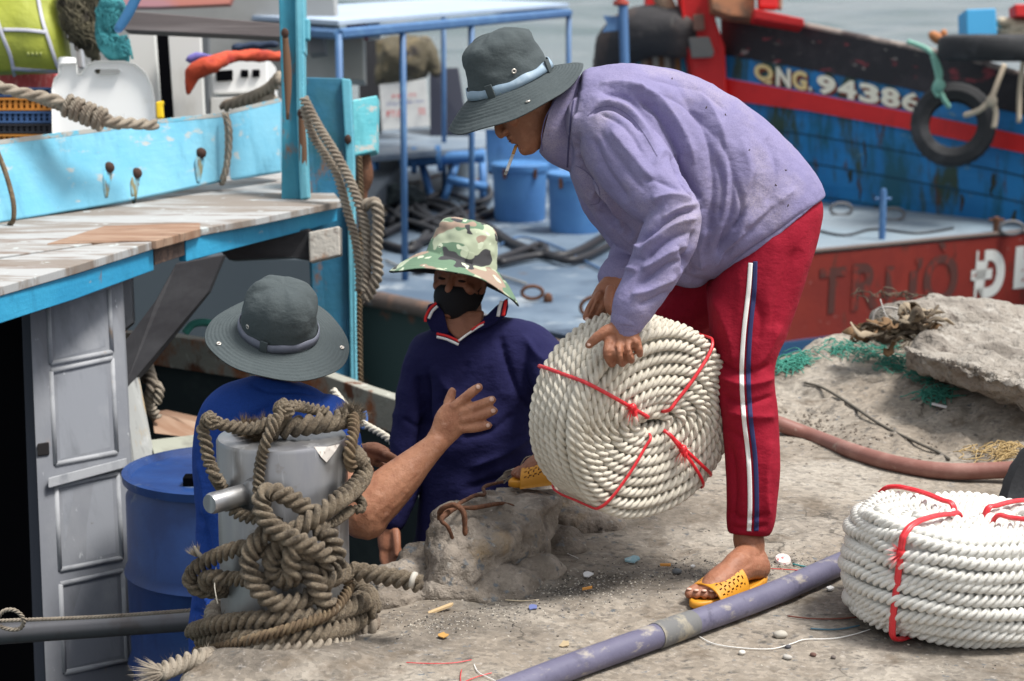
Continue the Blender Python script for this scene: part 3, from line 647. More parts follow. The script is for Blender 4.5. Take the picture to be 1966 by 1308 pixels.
# ================================================================ PEOPLE
M_camo = mat('camouflage_cotton', (.38, .43, .31), .85, layers=(((.12, .20, .13), (9, 9, 12), .50, .51), ((.30, .22, .17), (10, 10, 15), .585, .595), ((.045, .045, .05), (13, 13, 20), .605, .615), ((.5, .56, .42), (24, 24, 30), .64, .65)), bump=((S3(700), .25, .001),))
for n_ in M_camo.node_tree.nodes:
    if n_.type == 'TEX_NOISE' and n_.inputs['Detail'].default_value > 4: n_.inputs['Detail'].default_value = 1.2
M_under = mat('black_hat_lining', (.01, .01, .01), .9)
def cam_basis(xc, zc):   # x,z given as camera-frame vectors
    z = CV(*zc); x = RT*xc[0]+UP*xc[1]-FW*xc[2]; x = (x-z*x.dot(z)).normalized(); return Matrix((x, z.cross(x), z)).transposed()
def hat(parent, c, M, Rb, rb, rt, hc, droop, mats, under=None, squash=.92, dome=.6, band=None, bandz=(.004, .03), seed=0, grom=(), loop=(), dent=.006, ripple=.0007, split=.72):
    n = 96; rings = []; mi = []
    def P(r, th, z):
        q = Vector((r*math.cos(th)*1.0, r*math.sin(th)*(squash if r < rb*1.5 else squash+(1-squash)*min(1, (r-rb*1.5)/(Rb-rb*1.5+1e-6))), z)); return c+M @ q
    def brimz(th, t): return -droop(th)*t**1.35 + .0025*math.sin(3*th+seed)*t+.0018*math.sin(7*th+seed*2)*t*t
    ths = [2*math.pi*k/n for k in range(n)]
    nb = 40; B = MB(); rows = []
    # underside (inner crown, then brim)
    for r, z in ((.01, hc*.55), (rb*.6, hc*.5), (rb*.93, hc*.2), (rb*.985, .0)): rows.append(([P(r, t, z) for t in ths], 1))
    for i in range(1, nb//4+1):
        t_ = i/(nb//4); rows.append(([P(rb+(Rb-rb)*t_, t, brimz(t, t_)-.0022) for t in ths], 1))
    rows.append(([P(Rb+.0012, t, brimz(t, 1)) for t in ths], 0))
    for i in range(nb, 0, -1):
        t_ = i/nb; rows.append(([P(rb+(Rb-rb)*t_, t, brimz(t, t_)+.0014+ripple*math.sin(t_*9*2*math.pi)) for t in ths], 0))
    nc = 22; zs = .86 if split > .7 else split+.05
    for i in range(nc+1):
        f = i/nc
        if f < split: g = f/split; r = rb+(rt-rb)*g; z = hc*zs*g
        else:
            g = (f-split)/(1-split); r = rt*math.cos(g*math.pi/2*.97)**dome; z = hc*(zs+(1-zs)*math.sin(g*math.pi/2))
        row = []
        for t in ths:
            q = Vector((math.cos(t)*1.6, math.sin(t)*1.6, f*3+seed*5)); k = float(vn(np.array([q]), seed)[0])*dent+float(vn(np.array([q*2.3]), seed+2)[0])*dent*.5
            fade = min(1, r/(rt*.8)); row.append(P(max(r+k*min(1, f*3)*fade*(1 if f > .05 else 0), .001), t, z+(k*fade+(1-fade)*dent*float(vn(np.array([[seed*1.7, 2.2+math.cos(t)*r*9, math.sin(t)*r*9]]), 4)[0]))*(f > .7)*.8))
        rows.append((row, 0))
    vs = [p for r, _ in rows for p in r]; o0 = 0; fs = []; ms = []
    for i in range(len(rows)-1):
        for k in range(n):
            a, b = i*n+k, i*n+(k+1) % n; fs.append((a, b, b+n, a+n)); ms.append(1 if rows[i+1][1] == 1 else 0)
    B.v = [tuple(v) for v in vs]; B.f = fs; B.m = ms
    L = (len(rows)-1)*n; B.f.append(tuple(L+k for k in range(n))); B.m.append(0)
    h = B.build('hat', [mats, under or mats], parent)
    def crown_r(z): g = min(max(z/hc/.86, 0), 1); return rb+(rt-rb)*g
    if band:
        B = MB(); rg = []
        for off, z in ((.0015, bandz[0]), (.004, bandz[0]), (.0048, (bandz[0]+bandz[1])/2), (.0035, bandz[1]), (.001, bandz[1])):
            rg.append([P(crown_r(z)+off+.0012*math.sin(5*t+seed), t, z+.0025*math.sin(2*t+seed)+(.002*math.sin(9*t) if z == bandz[1] else 0)) for t in ths])
        B.rings(rg, False); o = B.build('hat_band', band); adopt2(o, h)
    for th in loop:
        B = MB(); zc = (bandz[0]+bandz[1])/2; p = P(crown_r(zc)+.006, th, zc); x = (P(.1, th+.1, zc)-P(.1, th-.1, zc)).normalized(); z = M @ Vector((0, 0, 1)); y = z.cross(x)
        B.box(p, (.020, .005, .036), Matrix((x, y, z)).transposed()); o = B.build('belt_loop', mats, None, True, .001); adopt2(o, h)
    for (th, r, zz) in grom:
        B = MB(); 
        if zz is None: p = P(r, th, brimz(th, (r-rb)/(Rb-rb))+.003); z = M @ Vector((0, 0, 1))
        else: p = P(crown_r(zz)+.002, th, zz); z = (P(.1, th, 0)-P(.05, th, 0)).normalized()
        x = z.orthogonal().normalized(); y = z.cross(x); Mg = Matrix((x, y, z)).transposed()
        B.rings([[p+Mg @ Vector((rr*math.cos(t), rr*math.sin(t), hh)) for t in [2*math.pi*k/16 for k in range(16)]] for rr, hh in ((.0065, -.001), (.0065, .0012), (.0045, .002), (.0028, .001), (.0026, -.002))], False)
        o = B.build('grommet', M_metalr); adopt2(o, h)
    return h
def adopt2(o, p):
    o.parent = p; o.matrix_parent_inverse = Matrix.Identity(4)
    r = p
    while r.parent: r = r.parent
    o.matrix_parent_inverse = Matrix.Identity(4)
def head(B, c, M, jaw=1.0, neck=None):
    z = [-.121, -.114, -.100, -.08, -.06, -.04, -.02, 0, .02, .045, .07, .095, .112, .119]
    yf = [.070, .084, .091, .090, .088, .087, .083, .076, .084, .085, .077, .058, .028, .005]
    yb = [.035, .000, -.030, -.05, -.068, -.08, -.087, -.093, -.097, -.10, -.095, -.075, -.045, -.02]
    w = [.014, .028, .043, .054, .061, .066, .069, .071, .073, .075, .072, .058, .034, .012]
    q = crom([(z[i], yf[i], yb[i], w[i]*jaw if z[i] < -.05 else w[i]) for i in range(len(z))], 3); n = 32; rg = []
    for zz, f, b, ww in q:
        rg.append([c+M @ Vector((ww*math.cos(a), (f+b)/2+(f-b)/2*(math.sin(a) if math.sin(a) < 0 else math.sin(a)**1.15), zz)) for a in [2*math.pi*k/n for k in range(n)]])
    B.rings(rg)
    L = lambda x, y, zz: c+M @ Vector((x, y, zz))
    B.tube([L(0, .078, .018), L(0, .089, -.004), L(0, .099, -.022), L(0, .101, -.031)], [.008, .009, .0115, .011], 12, 4, caps='round')
    for s in (-1, 1):
        B.ell(L(s*.011, .091, -.034), M, (.008, .011, .007), 10, 8)
        B.ell(L(s*.030, .074, .021), M, (.026, .013, .009), 12, 8)          # brow
        B.ell(L(s*.046, .052, -.024), M, (.020, .026, .018), 12, 8)         # cheekbone
        B.ell(L(s*.031, .071, .000), M, (.015, .012, .009), 12, 8)          # lids
        Me = M @ Matrix.Rotation(s*R_(-18), 3, 'Z'); B.ell(L(s*.074, -.008, -.008), Me, (.008, .019, .031), 12, 10)
        B.ell(L(s*.071, .000, -.030), Me, (.008, .012, .012), 8, 6)
    B.ell(L(0, .088, -.052), M, (.022, .010, .0065), 12, 8); B.ell(L(0, .087, -.064), M, (.019, .010, .007), 12, 8)
    B.ell(L(0, .082, -.098), M, (.020, .014, .016), 12, 8)
def face_details(c, M, person, body_mat):
    L = lambda x, y, zz: c+M @ Vector((x, y, zz))
    for s in (-1, 1):
        B = MB(); B.ell(L(s*.031, .0755, .000), M, (.012, .0095, .0045), 14, 10); B.build('eye', mat('eye_dark', (.03, .02, .018), .7, spec=.1), person)
        B = MB(); B.tube([L(s*.012, .088, .022), L(s*.03, .0885, .028), L(s*.05, .074, .024)], [.003, .0042, .002], 6); B.build('eyebrow', M_hair, person)
    B = MB(); B.ell(L(0, -.012, .045), M, (.081, .094, .080), 24, 16); B.build('hair', M_hair, person)
    B = MB(); B.tube([L(-.02, .094, -.058), L(0, .098, -.0585), L(.02, .094, -.058)], [.001, .0016, .001], 6); B.build('mouth', mat('lip_dark', (.13, .04, .035), .5), person)
def nails(person, items):
    for px, py, d, r, dirv in items:
        B = MB(); z = CV(*dirv); x = z.orthogonal().normalized(); B.ell(A(px, py, d), Matrix((x, z.cross(x), z)).transposed(), (r, r, r*.35), 10, 6); B.build('fingernail', M_nail, person)

# ---------------------------------------------------------------- 1. the stooping man in lavender
p1 = thing('person', gpt(1400, 1140), 'man in faded lavender shirt and red track pants bending over the rope coil', 'person')
hc = A(1004, 190, 5.0); HM = Matrix((CV(-.02, .02, -1), CV(-.75, -.66, .02), CV(-.66, .75, 0))).transposed(); 
hy = CV(-.75, -.66, .03); hz = (CV(-.66, .75, 0)-hy*CV(-.66, .75, 0).dot(hy)).normalized(); HM = Matrix((hy.cross(hz), hy, hz)).transposed()
B = MB(); head(B, hc, HM)
B.limb([(1020, 205, 5.0, 42), (1070, 230, 5.01, 42), (1130, 235, 5.02, 48), (1190, 260, 5.03, 70), (1300, 315, 5.05, 85), (1420, 390, 5.07, 80), (1470, 430, 5.08, 75)])
# near arm, hand
B.limb([(1170, 240, 4.93, 40), (1225, 315, 4.83, 36), (1288, 408, 4.74, 28), (1258, 500, 4.72, 26), (1222, 585, 4.70, 25), (1204, 618, 4.70, 24)])
B.limb([(1206, 612, 4.70, 24), (1199, 632, 4.695, 29), (1193, 655, 4.70, 31), (1190, 664, 4.71, 27)], flat=.62)
for f in ([(1170,655,4.688,10),(1166,676,4.672,9.5),(1170,690,4.685,9),(1175,699,4.705,8)],
          [(1189,660,4.685,10),(1187,677,4.665,9.5),(1191,690,4.682,9),(1195,698,4.705,8)],
          [(1207,658,4.69,9.5),(1207,674,4.672,9),(1210,685,4.687,8.7),(1212,692,4.705,7.8)],
          [(1222,652,4.70,9),(1225,667,4.688,8.5),(1227,675,4.698,8),(1228,681,4.712,7)],
          [(1186,628,4.70,13),(1168,634,4.69,12),(1149,646,4.69,10.5),(1131,662,4.70,8.5)]): B.limb(f, 10, 4)
for k in ((1171,661),(1189,664),(1206,663),(1220,657)): B.ell(A(k[0], k[1], 4.678), Matrix.Identity(3), (.0105, .009, .0105), 8, 6)
# far arm, hand
B.limb([(1160, 280, 5.15, 38), (1185, 390, 5.18, 34), (1220, 470, 5.10, 28), (1197, 522, 5.02, 24), (1178, 548, 4.99, 23)])
B.limb([(1182, 540, 4.99, 22), (1168, 560, 4.97, 25), (1156, 578, 4.96, 23)], flat=.7)
for f in ([(1150,566,4.945,9.5),(1139,582,4.935,9),(1131,596,4.935,8.5),(1125,610,4.935,7)],
          [(1156,580,4.95,9.5),(1146,596,4.95,9),(1140,608,4.95,8),(1136,618,4.96,7)],
          [(1164,584,4.97,9.5),(1154,602,4.97,9),(1150,615,4.98,8)], [(1170,580,5.0,9),(1163,598,5.01,8.5),(1160,612,5.02,8)],
          [(1172,556,4.93,10),(1168,578,4.90,9.5),(1172,598,4.90,8)]): B.limb(f, 10, 4)
# legs
B.limb([(1470, 440, 5.05, 85), (1440, 600, 5.0, 60), (1432, 740, 4.98, 42), (1445, 860, 4.99, 36), (1436, 980, 5.0, 28), (1434, 1040, 5.0, 27)])
B.limb([(1440, 450, 5.16, 80), (1340, 560, 5.22, 62), (1240, 660, 5.32, 45), (1190, 780, 5.36, 38), (1140, 865, 5.38, 28)])
# near foot: heel back right, toes to the lower left
def foot(B, heel, ank, toes, ankr=.036, s=1.0):
    h, a, t = Vector(heel), Vector(ank), Vector(toes); v = t-h; up = Vector((0, 0, 1)); sd_ = v.cross(up).normalized()
    B.tube([a+up*.03, a, a.lerp(h, .5)+up*.01], [ankr, ankr*1.02, ankr*.9], 16, 4, caps='round')
    B.ell(h+up*.030+v*.06, Matrix.Identity(3), (.032, .034, .034), 14, 10)
    B.tube([h+up*.030+v*.06, h+v*.30+up*.046, h+v*.52+up*.038, h+v*.72+up*.026, h+v*.80+up*.020], [.032, .037, .038, .036, .030], 16, 4, caps='round', flat=1)
    B.tube([a+up*.0, h+v*.40+up*.062, h+v*.62+up*.040], [.034, .031, .026], 14, 4, caps='round')
    for sgn in (-1, 1): B.ell(a+sd_*sgn*.031-up*.006, Matrix.Identity(3), (.013, .013, .014), 8, 6)
    for i, (o_, l, r) in enumerate(((.028, 1.0, .0135), (.010, .985, .0105), (-.006, .95, .0098), (-.021, .91, .0092), (-.034, .86, .0088))):
        o_ *= s
        B.tube([h+v*.70+sd_*o_*.9+up*.022, h+v*(l-.09)+sd_*o_+up*.021, h+v*(l-.03)+sd_*o_+up*.015], [r, r, r*.92], 10, 3, caps='round')
gH, gT = gpt(1462, 1108, .012), gpt(1338, 1158, .012)
foot(B, gH, A(1441, 1062, 5.0), gT)
fH, fT = A(1135, 905, 5.36), A(985, 925, 5.36); foot(B, fH, A(1128, 880, 5.38), fT)
body1 = fuse(B, 'body', M_skin_d, p1, .0034, 2)
folds(body1, [([(1180,664),(1181,680),(1184,698)],2.6,-.0045), ([(1199,662),(1199,680),(1202,696)],2.6,-.0045), ([(1214,658),(1215,672),(1216,686)],2.6,-.0045),
              ([(1163,676),(1170,678),(1178,676)],1.8,-.0012), ([(1183,678),(1190,680),(1197,677)],1.8,-.0012), ([(1200,675),(1207,677),(1213,674)],1.8,-.0012), ([(1178,640),(1182,655),(1176,664)],2.5,-.0012), ([(1197,636),(1198,650),(1197,662)],2.5,-.0012),
              ([(1143,572),(1135,590),(1131,604)],2.6,-.004), ([(1151,578),(1144,594),(1138,608)],2.6,-.004)])
rumple(body1, .0012, 60, 5)
face_details(hc, HM, p1, M_skin_d)
nails(p1, [(1127, 613, 4.925, .006, (-.3, .5, .9)), (1131, 661, 4.69, .0055, (-.4, .3, .9))])
# toenails + sandals
M_sand = mat('ochre_plastic', (.62, .27, .02), .5, layers=(((.45, .19, .02), S3(20), .5, .75),), bump=((S3(200), .3, .001),))
M_hole = mat('sandal_hole', (.10, .045, .01), .8)
def sandal(H_, T_, parent):
    h, t = Vector(H_), Vector(T_); v = t-h; up = Vector((0, 0, 1)); sd_ = v.cross(up).normalized(); L = v.length
    ol = []
    for k in range(28):
        a = 2*math.pi*k/28; u = .5-.56*math.cos(a); wd_ = (.040+.010*u)*math.sin(a); ol.append(h+v*u+sd_*wd_-up*.012)
    B = MB(); rg = []
    cc = sum(ol, Vector())/28
    for sc, z in ((.96, 0), (1, .003), (1, .016), (.95, .020), (.88, .017)): rg.append([cc+(p-cc)*sc+up*z for p in ol])
    B.rings(rg); so = B.build('sandal', M_sand, parent)
    # strap arch with a woven grid of slots
    B = MB(); rows = []; nu, nvv = 26, 40
    def S(u, w_, off=0):
        a = math.pi*w_; l = .47+.42*u-.03*math.cos(a); hh = .074-.030*u; ww = .056-.002*u
        return h+v*l+sd_*(ww+off)*math.cos(a)+up*((hh+off)*math.sin(a)**.75-.008)
    vs = []; fs = []; ms = []
    for i in range(nu+1):
        for j in range(nvv+1): vs.append(S(i/nu, j/nvv, .003))
    o2 = len(vs)
    for i in range(nu+1):
        for j in range(nvv+1): vs.append(S(i/nu, j/nvv, 0))
    W_ = nvv+1
    for i in range(nu):
        for j in range(nvv):
            hole = 3 <= i < nu-3 and 5 <= j < nvv-5 and ((i % 4 in (1, 2) and j % 4 == 1) or (i % 4 == 3 and (j+2) % 4 in (0, 1)))
            if hole: continue
            a = i*W_+j; fs.append((a, a+1, a+1+W_, a+W_)); fs.append((o2+a, o2+a+W_, o2+a+1+W_, o2+a+1))
    for i in range(nu):
        for j in (0, nvv): a = i*W_+j; fs.append((a, a+W_, o2+a+W_, o2+a))
    for j in range(nvv):
        for i in (0, nu): a = i*W_+j; fs.append((a, a+1, o2+a+1, o2+a))
    B.add(vs, fs); st_ = B.build('strap', M_sand, None); st_.parent = so; st_.matrix_parent_inverse = Matrix.Identity(4)
    return so
sandal(gH, gT, p1); sandal(fH, fT, p1)
B = MB()
for o_, l in ((.028, .985), (.010, .97), (-.006, .935), (-.021, .895)):
    v = gT-gH; sd_ = v.cross(Vector((0,0,1))).normalized(); p = gH+v*(l-.01)+sd_*o_+Vector((0, 0, .0275)); B.ell(p, Matrix.Identity(3), (.007, .007, .003), 8, 6)
B.build('toenails', M_nail, p1)

# trousers
B = MB()
B.ribs([((1395,485),(1565,372),5.08,.165), ((1364,536),(1576,400),5.07,.17), ((1357,572),(1569,450),5.05,.155), ((1361,622),(1547,532),5.02,.125), ((1367,690),(1514,630),5.0,.098),
        ((1377,750),(1487,712),4.99,.082), ((1386,800),(1491,790),4.985,.078), ((1394,880),(1497,880),4.985,.071), ((1396,950),(1493,950),4.99,.068), ((1396,1000),(1485,1005),4.995,.060), ((1399,1022),(1477,1026),5.0,.053)], 36, 4, 2.1)
B.limb([(1450, 450, 5.18, 92), (1360, 545, 5.21, 80), (1285, 620, 5.28, 64), (1225, 690, 5.33, 54), (1185, 780, 5.36, 46), (1150, 850, 5.37, 38)])
tr = fuse(B, 'trousers', M_red, p1, .0048, 5)
rumple(tr, .005, 9, 4); rumple(tr, .003, 9, 14, (1.5, 1, .5), 2, True); 
folds(tr, [([(1372,690),(1420,715),(1480,700)],7,-.008), ([(1378,720),(1430,740),(1488,725)],9,.008), ([(1384,760),(1430,775),(1488,760)],7,-.007), ([(1390,790),(1440,800),(1490,800)],9,.006),
            ([(1366,560),(1400,640),(1410,700)],14,.007), ([(1530,470),(1500,560),(1480,640)],14,-.006), ([(1400,850),(1410,930),(1404,1000)],10,-.006), ([(1480,840),(1470,930),(1476,1000)],9,.005),
            ([(1500,620),(1470,680),(1440,720)],9,.006), ([(1400,985),(1430,998),(1480,985)],6,-.005),([(1400,1010),(1430,1016),(1478,1008)],6,-.004), ([(1390,820),(1430,850),(1440,890)],8,-.004),
            ([(1440,560),(1460,610),(1455,660)],12,-.004)])
tt = bvh(tr)
B = MB(); B.ribs([((1399,1018),(1478,1022),5.0,.053), ((1402,1024),(1472,1030),5.0,.050), ((1403,1044),(1465,1049),5.0,.046), ((1405,1047),(1463,1052),5.0,.043)], 40, 3, 2.1)
o = B.build('cuff', M_red, None); adopt2(o, tr); o.matrix_parent_inverse = tr.matrix_parent_inverse.copy()
def strip(nm, pl, w, m, par, trees, off=.002):
    B = MB(); ribbon(B, trees, pl, w, off, .002, 5.0, 14); o = B.build(nm, m); adopt2(o, par); return o
strip('side_stripe', [(1441,505),(1437,560),(1428,640),(1424,720),(1428,800),(1437,880),(1440,960),(1438,1020)], 8.5, M_white, tr, tt)
strip('side_stripe', [(1450,502),(1448,560),(1440,640),(1437,720),(1441,800),(1450,880),(1453,960),(1452,1020)], 9, M_navyt, tr, tt)

# shirt
B = MB()
B.ribs([((1116,142),(1096,332),5.01,.125), ((1134,133),(1099,345),5.01,.150), ((1215,128),(1128,392),5.02,.195), ((1300,139),(1180,442),5.04,.20), ((1385,174),(1233,492),5.05,.195),
        ((1460,230),(1285,520),5.06,.19), ((1524,290),(1330,536),5.07,.19), ((1568,345),(1368,536),5.075,.185), ((1580,374),(1388,530),5.08,.18), ((1576,380),(1392,525),5.08,.165)], 44, 4, 2.25)
B.limb([(1162, 235, 4.92, 78), (1205, 300, 4.84, 75), (1255, 365, 4.77, 66), (1296, 408, 4.725, 52), (1280, 470, 4.715, 55), (1246, 540, 4.71, 47), (1216, 590, 4.70, 39), (1207, 612, 4.70, 31)], 24, 5)
B.ell(A(1325, 402, 4.73), Matrix.Identity(3), (.026, .03, .022))
B.limb([(1150, 270, 5.16, 70), (1175, 380, 5.20, 60), (1222, 465, 5.12, 48), (1205, 500, 5.06, 38), (1187, 525, 5.02, 31)], 20, 5)
B.limb([(1128, 335, 5.0, 30), (1190, 420, 5.02, 36), (1260, 490, 5.05, 40), (1330, 515, 5.06, 38)])
shirt = fuse(B, 'shirt', M_lav, p1, .0042, 6)
rumple(shirt, .006, 7, 2); rumple(shirt, .0022, 26, 7); rumple(shirt, .0035, 8, 12, (1.6, 1, .55), 2, True)
sf = [([(1110,140),(1098,230),(1090,335)],6,-.009), ([(1145,215),(1200,245),(1235,300)],5,-.004), ([(1340,392),(1305,400),(1270,420)],4,.005), ([(1290,300),(1320,345),(1345,385)],5,-.005), ([(1260,180),(1330,210),(1380,270)],7,-.004), ([(1240,150),(1330,170),(1400,215)],8,-.004), ([(1410,340),(1425,400),(1405,450)],5,-.006), ([(1470,260),(1490,330),(1470,400)],8,-.004), ([(1440,440),(1400,475),(1370,515)],5,.006), ([(1335,440),(1325,480),(1310,525)],5,-.008), # sleeve wrinkles: elbow
 ([(1348,400),(1300,412),(1255,440),(1215,470)],8,-.011), ([(1340,418),(1300,430),(1262,456),(1228,486)],8,.009), ([(1330,445),(1295,455),(1262,478),(1236,500)],7,-.009), ([(1322,470),(1285,485),(1255,505),(1232,520)],8,.008),
 ([(1310,500),(1278,512),(1250,530),(1225,545)],7,-.008), ([(1300,530),(1270,545),(1240,560),(1210,568)],8,.007), ([(1290,560),(1255,575),(1225,585)],6,-.006), ([(1330,385),(1290,375),(1250,385)],10,.008),([(1310,368),(1270,350),(1230,345)],9,-.006),
 # shoulder seam and armpit
 ([(1128,222),(1150,208),(1180,208),(1215,230),(1235,260)],5,-.010), ([(1110,250),(1106,300),(1125,350),(1155,400),(1195,450)],8,-.014), ([(1108,215),(1100,260),(1104,310)],9,.008),
 ([(1215,180),(1260,215),(1290,270),(1310,330),(1345,390)],11,-.014), ([(1200,165),(1260,185),(1310,250),(1335,320)],12,.008), ([(1150,175),(1200,185),(1240,215),(1275,270)],8,-.009), ([(1150,195),(1195,205),(1228,235),(1260,290)],8,.008), ([(1150,165),(1195,160),(1240,175)],9,.006),
 ([(1170,245),(1215,300),(1265,360)],13,.006), ([(1135,260),(1165,330),(1210,390)],10,-.006), ([(1150,250),(1190,310),(1240,370)],9,-.004),
 # body drapes
 ([(1300,165),(1350,240),(1370,330),(1362,430),(1340,520)],13,-.010), ([(1330,160),(1380,240),(1398,330),(1385,430)],14,.008), ([(1376,250),(1405,330),(1400,420),(1372,505)],10,-.009), ([(1420,260),(1440,330),(1430,420),(1400,500)],15,.006),
 ([(1450,330),(1432,400),(1400,450),(1372,490)],9,-.008), ([(1500,380),(1455,430),(1410,470),(1385,500)],9,-.007), ([(1530,360),(1480,400),(1430,440)],12,.006), ([(1560,395),(1500,440),(1440,480),(1395,510)],5,-.004),
 ([(1360,440),(1345,480),(1350,520)],9,.009), ([(1300,470),(1320,500),(1330,530)],8,-.008), ([(1375,300),(1388,360),(1380,420)],7,-.006),
 # belly sag
 ([(1105,320),(1140,360),(1150,400)],7,-.008), ([(1125,350),(1170,385),(1195,440)],7,.009), ([(1150,400),(1185,420),(1215,460)],7,-.008), ([(1170,430),(1200,455),(1230,480)],7,.006),
 # far sleeve
 ([(1190,505),(1215,495),(1240,500)],6,-.006), ([(1180,520),(1205,515),(1225,520)],6,.005),
 ([(1255,320),(1275,290),(1300,300)],8,.004)]
folds(shirt, sf)
ts = bvh(shirt)
# collar
B = MB(); B.ribs([((1150,128),(1112,345),5.01,.14), ((1114,145),(1092,331),5.01,.088), ((1084,166),(1056,313),5.005,.091), ((1062,189),(1036,293),5.0,.098), ((1065,196),(1042,286),5.0,.090), ((1085,190),(1066,285),5.0,.072)], 40, 4, 2.2)
co = B.build('collar', M_lav, None); adopt2(co, shirt); rumple(co, .003, 14, 4); folds(co, [([(1104,150),(1088,190),(1076,250),(1076,325)],7,-.014), ([(1068,185),(1052,230),(1046,295)],9,.006), ([(1040,270),(1055,300),(1080,322)],5,.004)])
B = MB(); ribbon(B, [ts, bvh(co)], [(1113,150),(1100,200),(1093,260),(1089,322)], 3.4, .0015, .001, 4.9, 8); o = B.build('collar_seam_shade', mat('lavender_painted_shade', (.075, .068, .15), .9), None); adopt2(o, shirt)  # dark strip paints the groove shade along the collar seam
B = MB(); ribbon(B, [bvh(co)], [(1066,192),(1048,225),(1040,260),(1041,290)], 2.0, .0012, .001, 4.9, 8); o = B.build('collar_edge', mat('lavender_edge', (.14, .125, .26), .9), None); adopt2(o, shirt)
# cuff of the near sleeve
B = MB(); B.limb([(1222, 588, 4.70, 36), (1211, 602, 4.70, 36), (1203, 622, 4.70, 33), (1202, 626, 4.70, 29)], 24, 3)
o = B.build('cuff', M_lav, None); adopt2(o, shirt); rumple(o, .0015, 30, 3)
B = MB(); B.limb([(1196, 514, 5.03, 33), (1187, 523, 5.02, 34), (1180, 531, 5.01, 33)], 24, 3)
o = B.build('cuff', M_lav, None); adopt2(o, shirt)
for pl in ([(1560,392),(1500,437),(1440,478),(1398,512)], [(1128,222),(1150,207),(1180,206),(1214,228),(1240,262),(1262,300)], [(1105,318),(1128,332),(1148,360),(1150,388),(1132,394)]):
    B = MB(); ribbon(B, ts, pl, 1.6, .0012, .001, 4.9, 8); o = B.build('seam', mat('lavender_seam', (.15, .137, .25), .9), None); adopt2(o, shirt)
# soil specks on the back
for x, y in ((1393,221),(1356,207),(1438,289),(1508,327),(1490,356),(1513,395),(1290,152)):
    B = MB(); B.ell(shoot(ts, x, y, .0005), Matrix.Rotation(x, 3, 'Y'), (.0045, .001, .0016), 6, 4)
    o = B.build('soil_speck', mat('soil', (.05, .035, .03), .9), None); adopt2(o, shirt)

# hat
hm = cam_basis((.92, .385, .05), (-.36, .90, .26))
hat(p1, A(981, 163, 4.99), hm, .186, .113, .092, .135, lambda t: .030+.020*max(0, -math.sin(t))+.016*max(0, -math.cos(t))-.012*max(0, math.cos(t)), M_hat, squash=.90, band=M_band, bandz=(.004, .026), seed=2, dent=.009, split=.62, dome=.75,
    loop=(R_(-118), R_(-28)), grom=((R_(-82), .168, None), (R_(-80), .1, .042)))
# cigarette
cg = thing('cigarette', A(981, 290, 4.99), 'lit cigarette with a tan filter hanging from the stooping man lips', 'cigarette')
a, b = A(991, 280, 4.99), A(970, 336, 4.97)
B = MB(); B.tube([a, a.lerp(b, .30)], .0042, 14, 1); B.build('filter', mat('tan_filter', (.55, .27, .07), .6), cg)
B = MB(); B.tube([a.lerp(b, .302), a.lerp(b, .88)], .0041, 14, 1); B.build('paper', mat('cigarette_paper', (.8, .79, .77), .7), cg)
B = MB(); B.tube([a.lerp(b, .882), a.lerp(b, .95), b], [.0041, .0040, .003], 12, 2); o = B.build('ash', mat('ash', (.22, .21, .2), .95, layers=(((.5, .48, .46), S3(300), .5, .6),)), cg); rumple(o, .001, 300, 2)

# ---------------------------------------------------------------- 2. the man in the camouflage hat
p2 = thing('person', A(900, 1300, 5.95), 'man in navy polo, black mask and camouflage hat standing in the boat', 'person')
hc = A(884, 534, 5.9); hy = CV(-.30, -.10, .95); hz = CV(.12, .99, .08); hz = (hz-hy*hz.dot(hy)).normalized(); HM = Matrix((hy.cross(hz), hy, hz)).transposed()
B = MB(); head(B, hc, HM, .98)
B.limb([(888, 580, 5.94, 36), (892, 640, 5.95, 40), (900, 720, 5.97, 62), (905, 850, 5.97, 66), (910, 1000, 5.97, 62)])
B.limb([(818, 675, 5.95, 30), (800, 780, 5.95, 28), (778, 900, 5.92, 24), (752, 1000, 5.9, 20), (745, 1030, 5.9, 21)])
B.limb([(750, 1008, 5.9, 19), (747, 1030, 5.89, 23), (748, 1050, 5.88, 22)], flat=.65)
for f in ([(736,1050,5.88,8),(735,1072,5.87,7.5),(741,1088,5.86,7),(748,1095,5.855,6)], [(745,1055,5.875,8),(745,1076,5.865,7.5),(752,1091,5.855,7),(757,1096,5.85,6)], [(754,1052,5.875,8),(757,1074,5.865,7.5),(764,1084,5.86,7),(770,1086,5.855,6)],
          [(760,1045,5.87,8),(766,1060,5.86,7),(771,1075,5.855,6)], [(760,1022,5.87,9),(762,1045,5.85,8.5),(762,1066,5.84,7)]): B.limb(f, 10, 4)
B.limb([(1020, 675, 5.95, 36), (1062, 745, 5.75, 30), (1105, 815, 5.45, 24), (1118, 850, 5.28, 19)])
B.limb([(1118, 850, 5.28, 22), (1124, 870, 5.22, 25)], flat=.6)
for k in range(4): B.limb([(1112+9*k, 880, 5.22, 8), (1116+9*k, 905, 5.16, 7.5), (1119+9*k, 920, 5.12, 6.5)], 10, 4)
dk = -.95
for sx in (-1, 1):
    hp = A(915+sx*55, 1040, 5.96); ft = Vector((hp.x+sx*.04, hp.y-.02, dk+.05)); B.tube([hp, hp.lerp(ft, .5)+Vector((0, -.03, 0)), ft], [.085, .06, .04], 14, 5, caps='round'); foot(B, ft+Vector((0, .05, -.02)), ft+Vector((0, 0, .03)), ft+Vector((sx*.03, -.2, -.02)))
body2 = fuse(B, 'body', M_skin_d, p2, .005, 3); face_details(hc, HM, p2, M_skin_d)
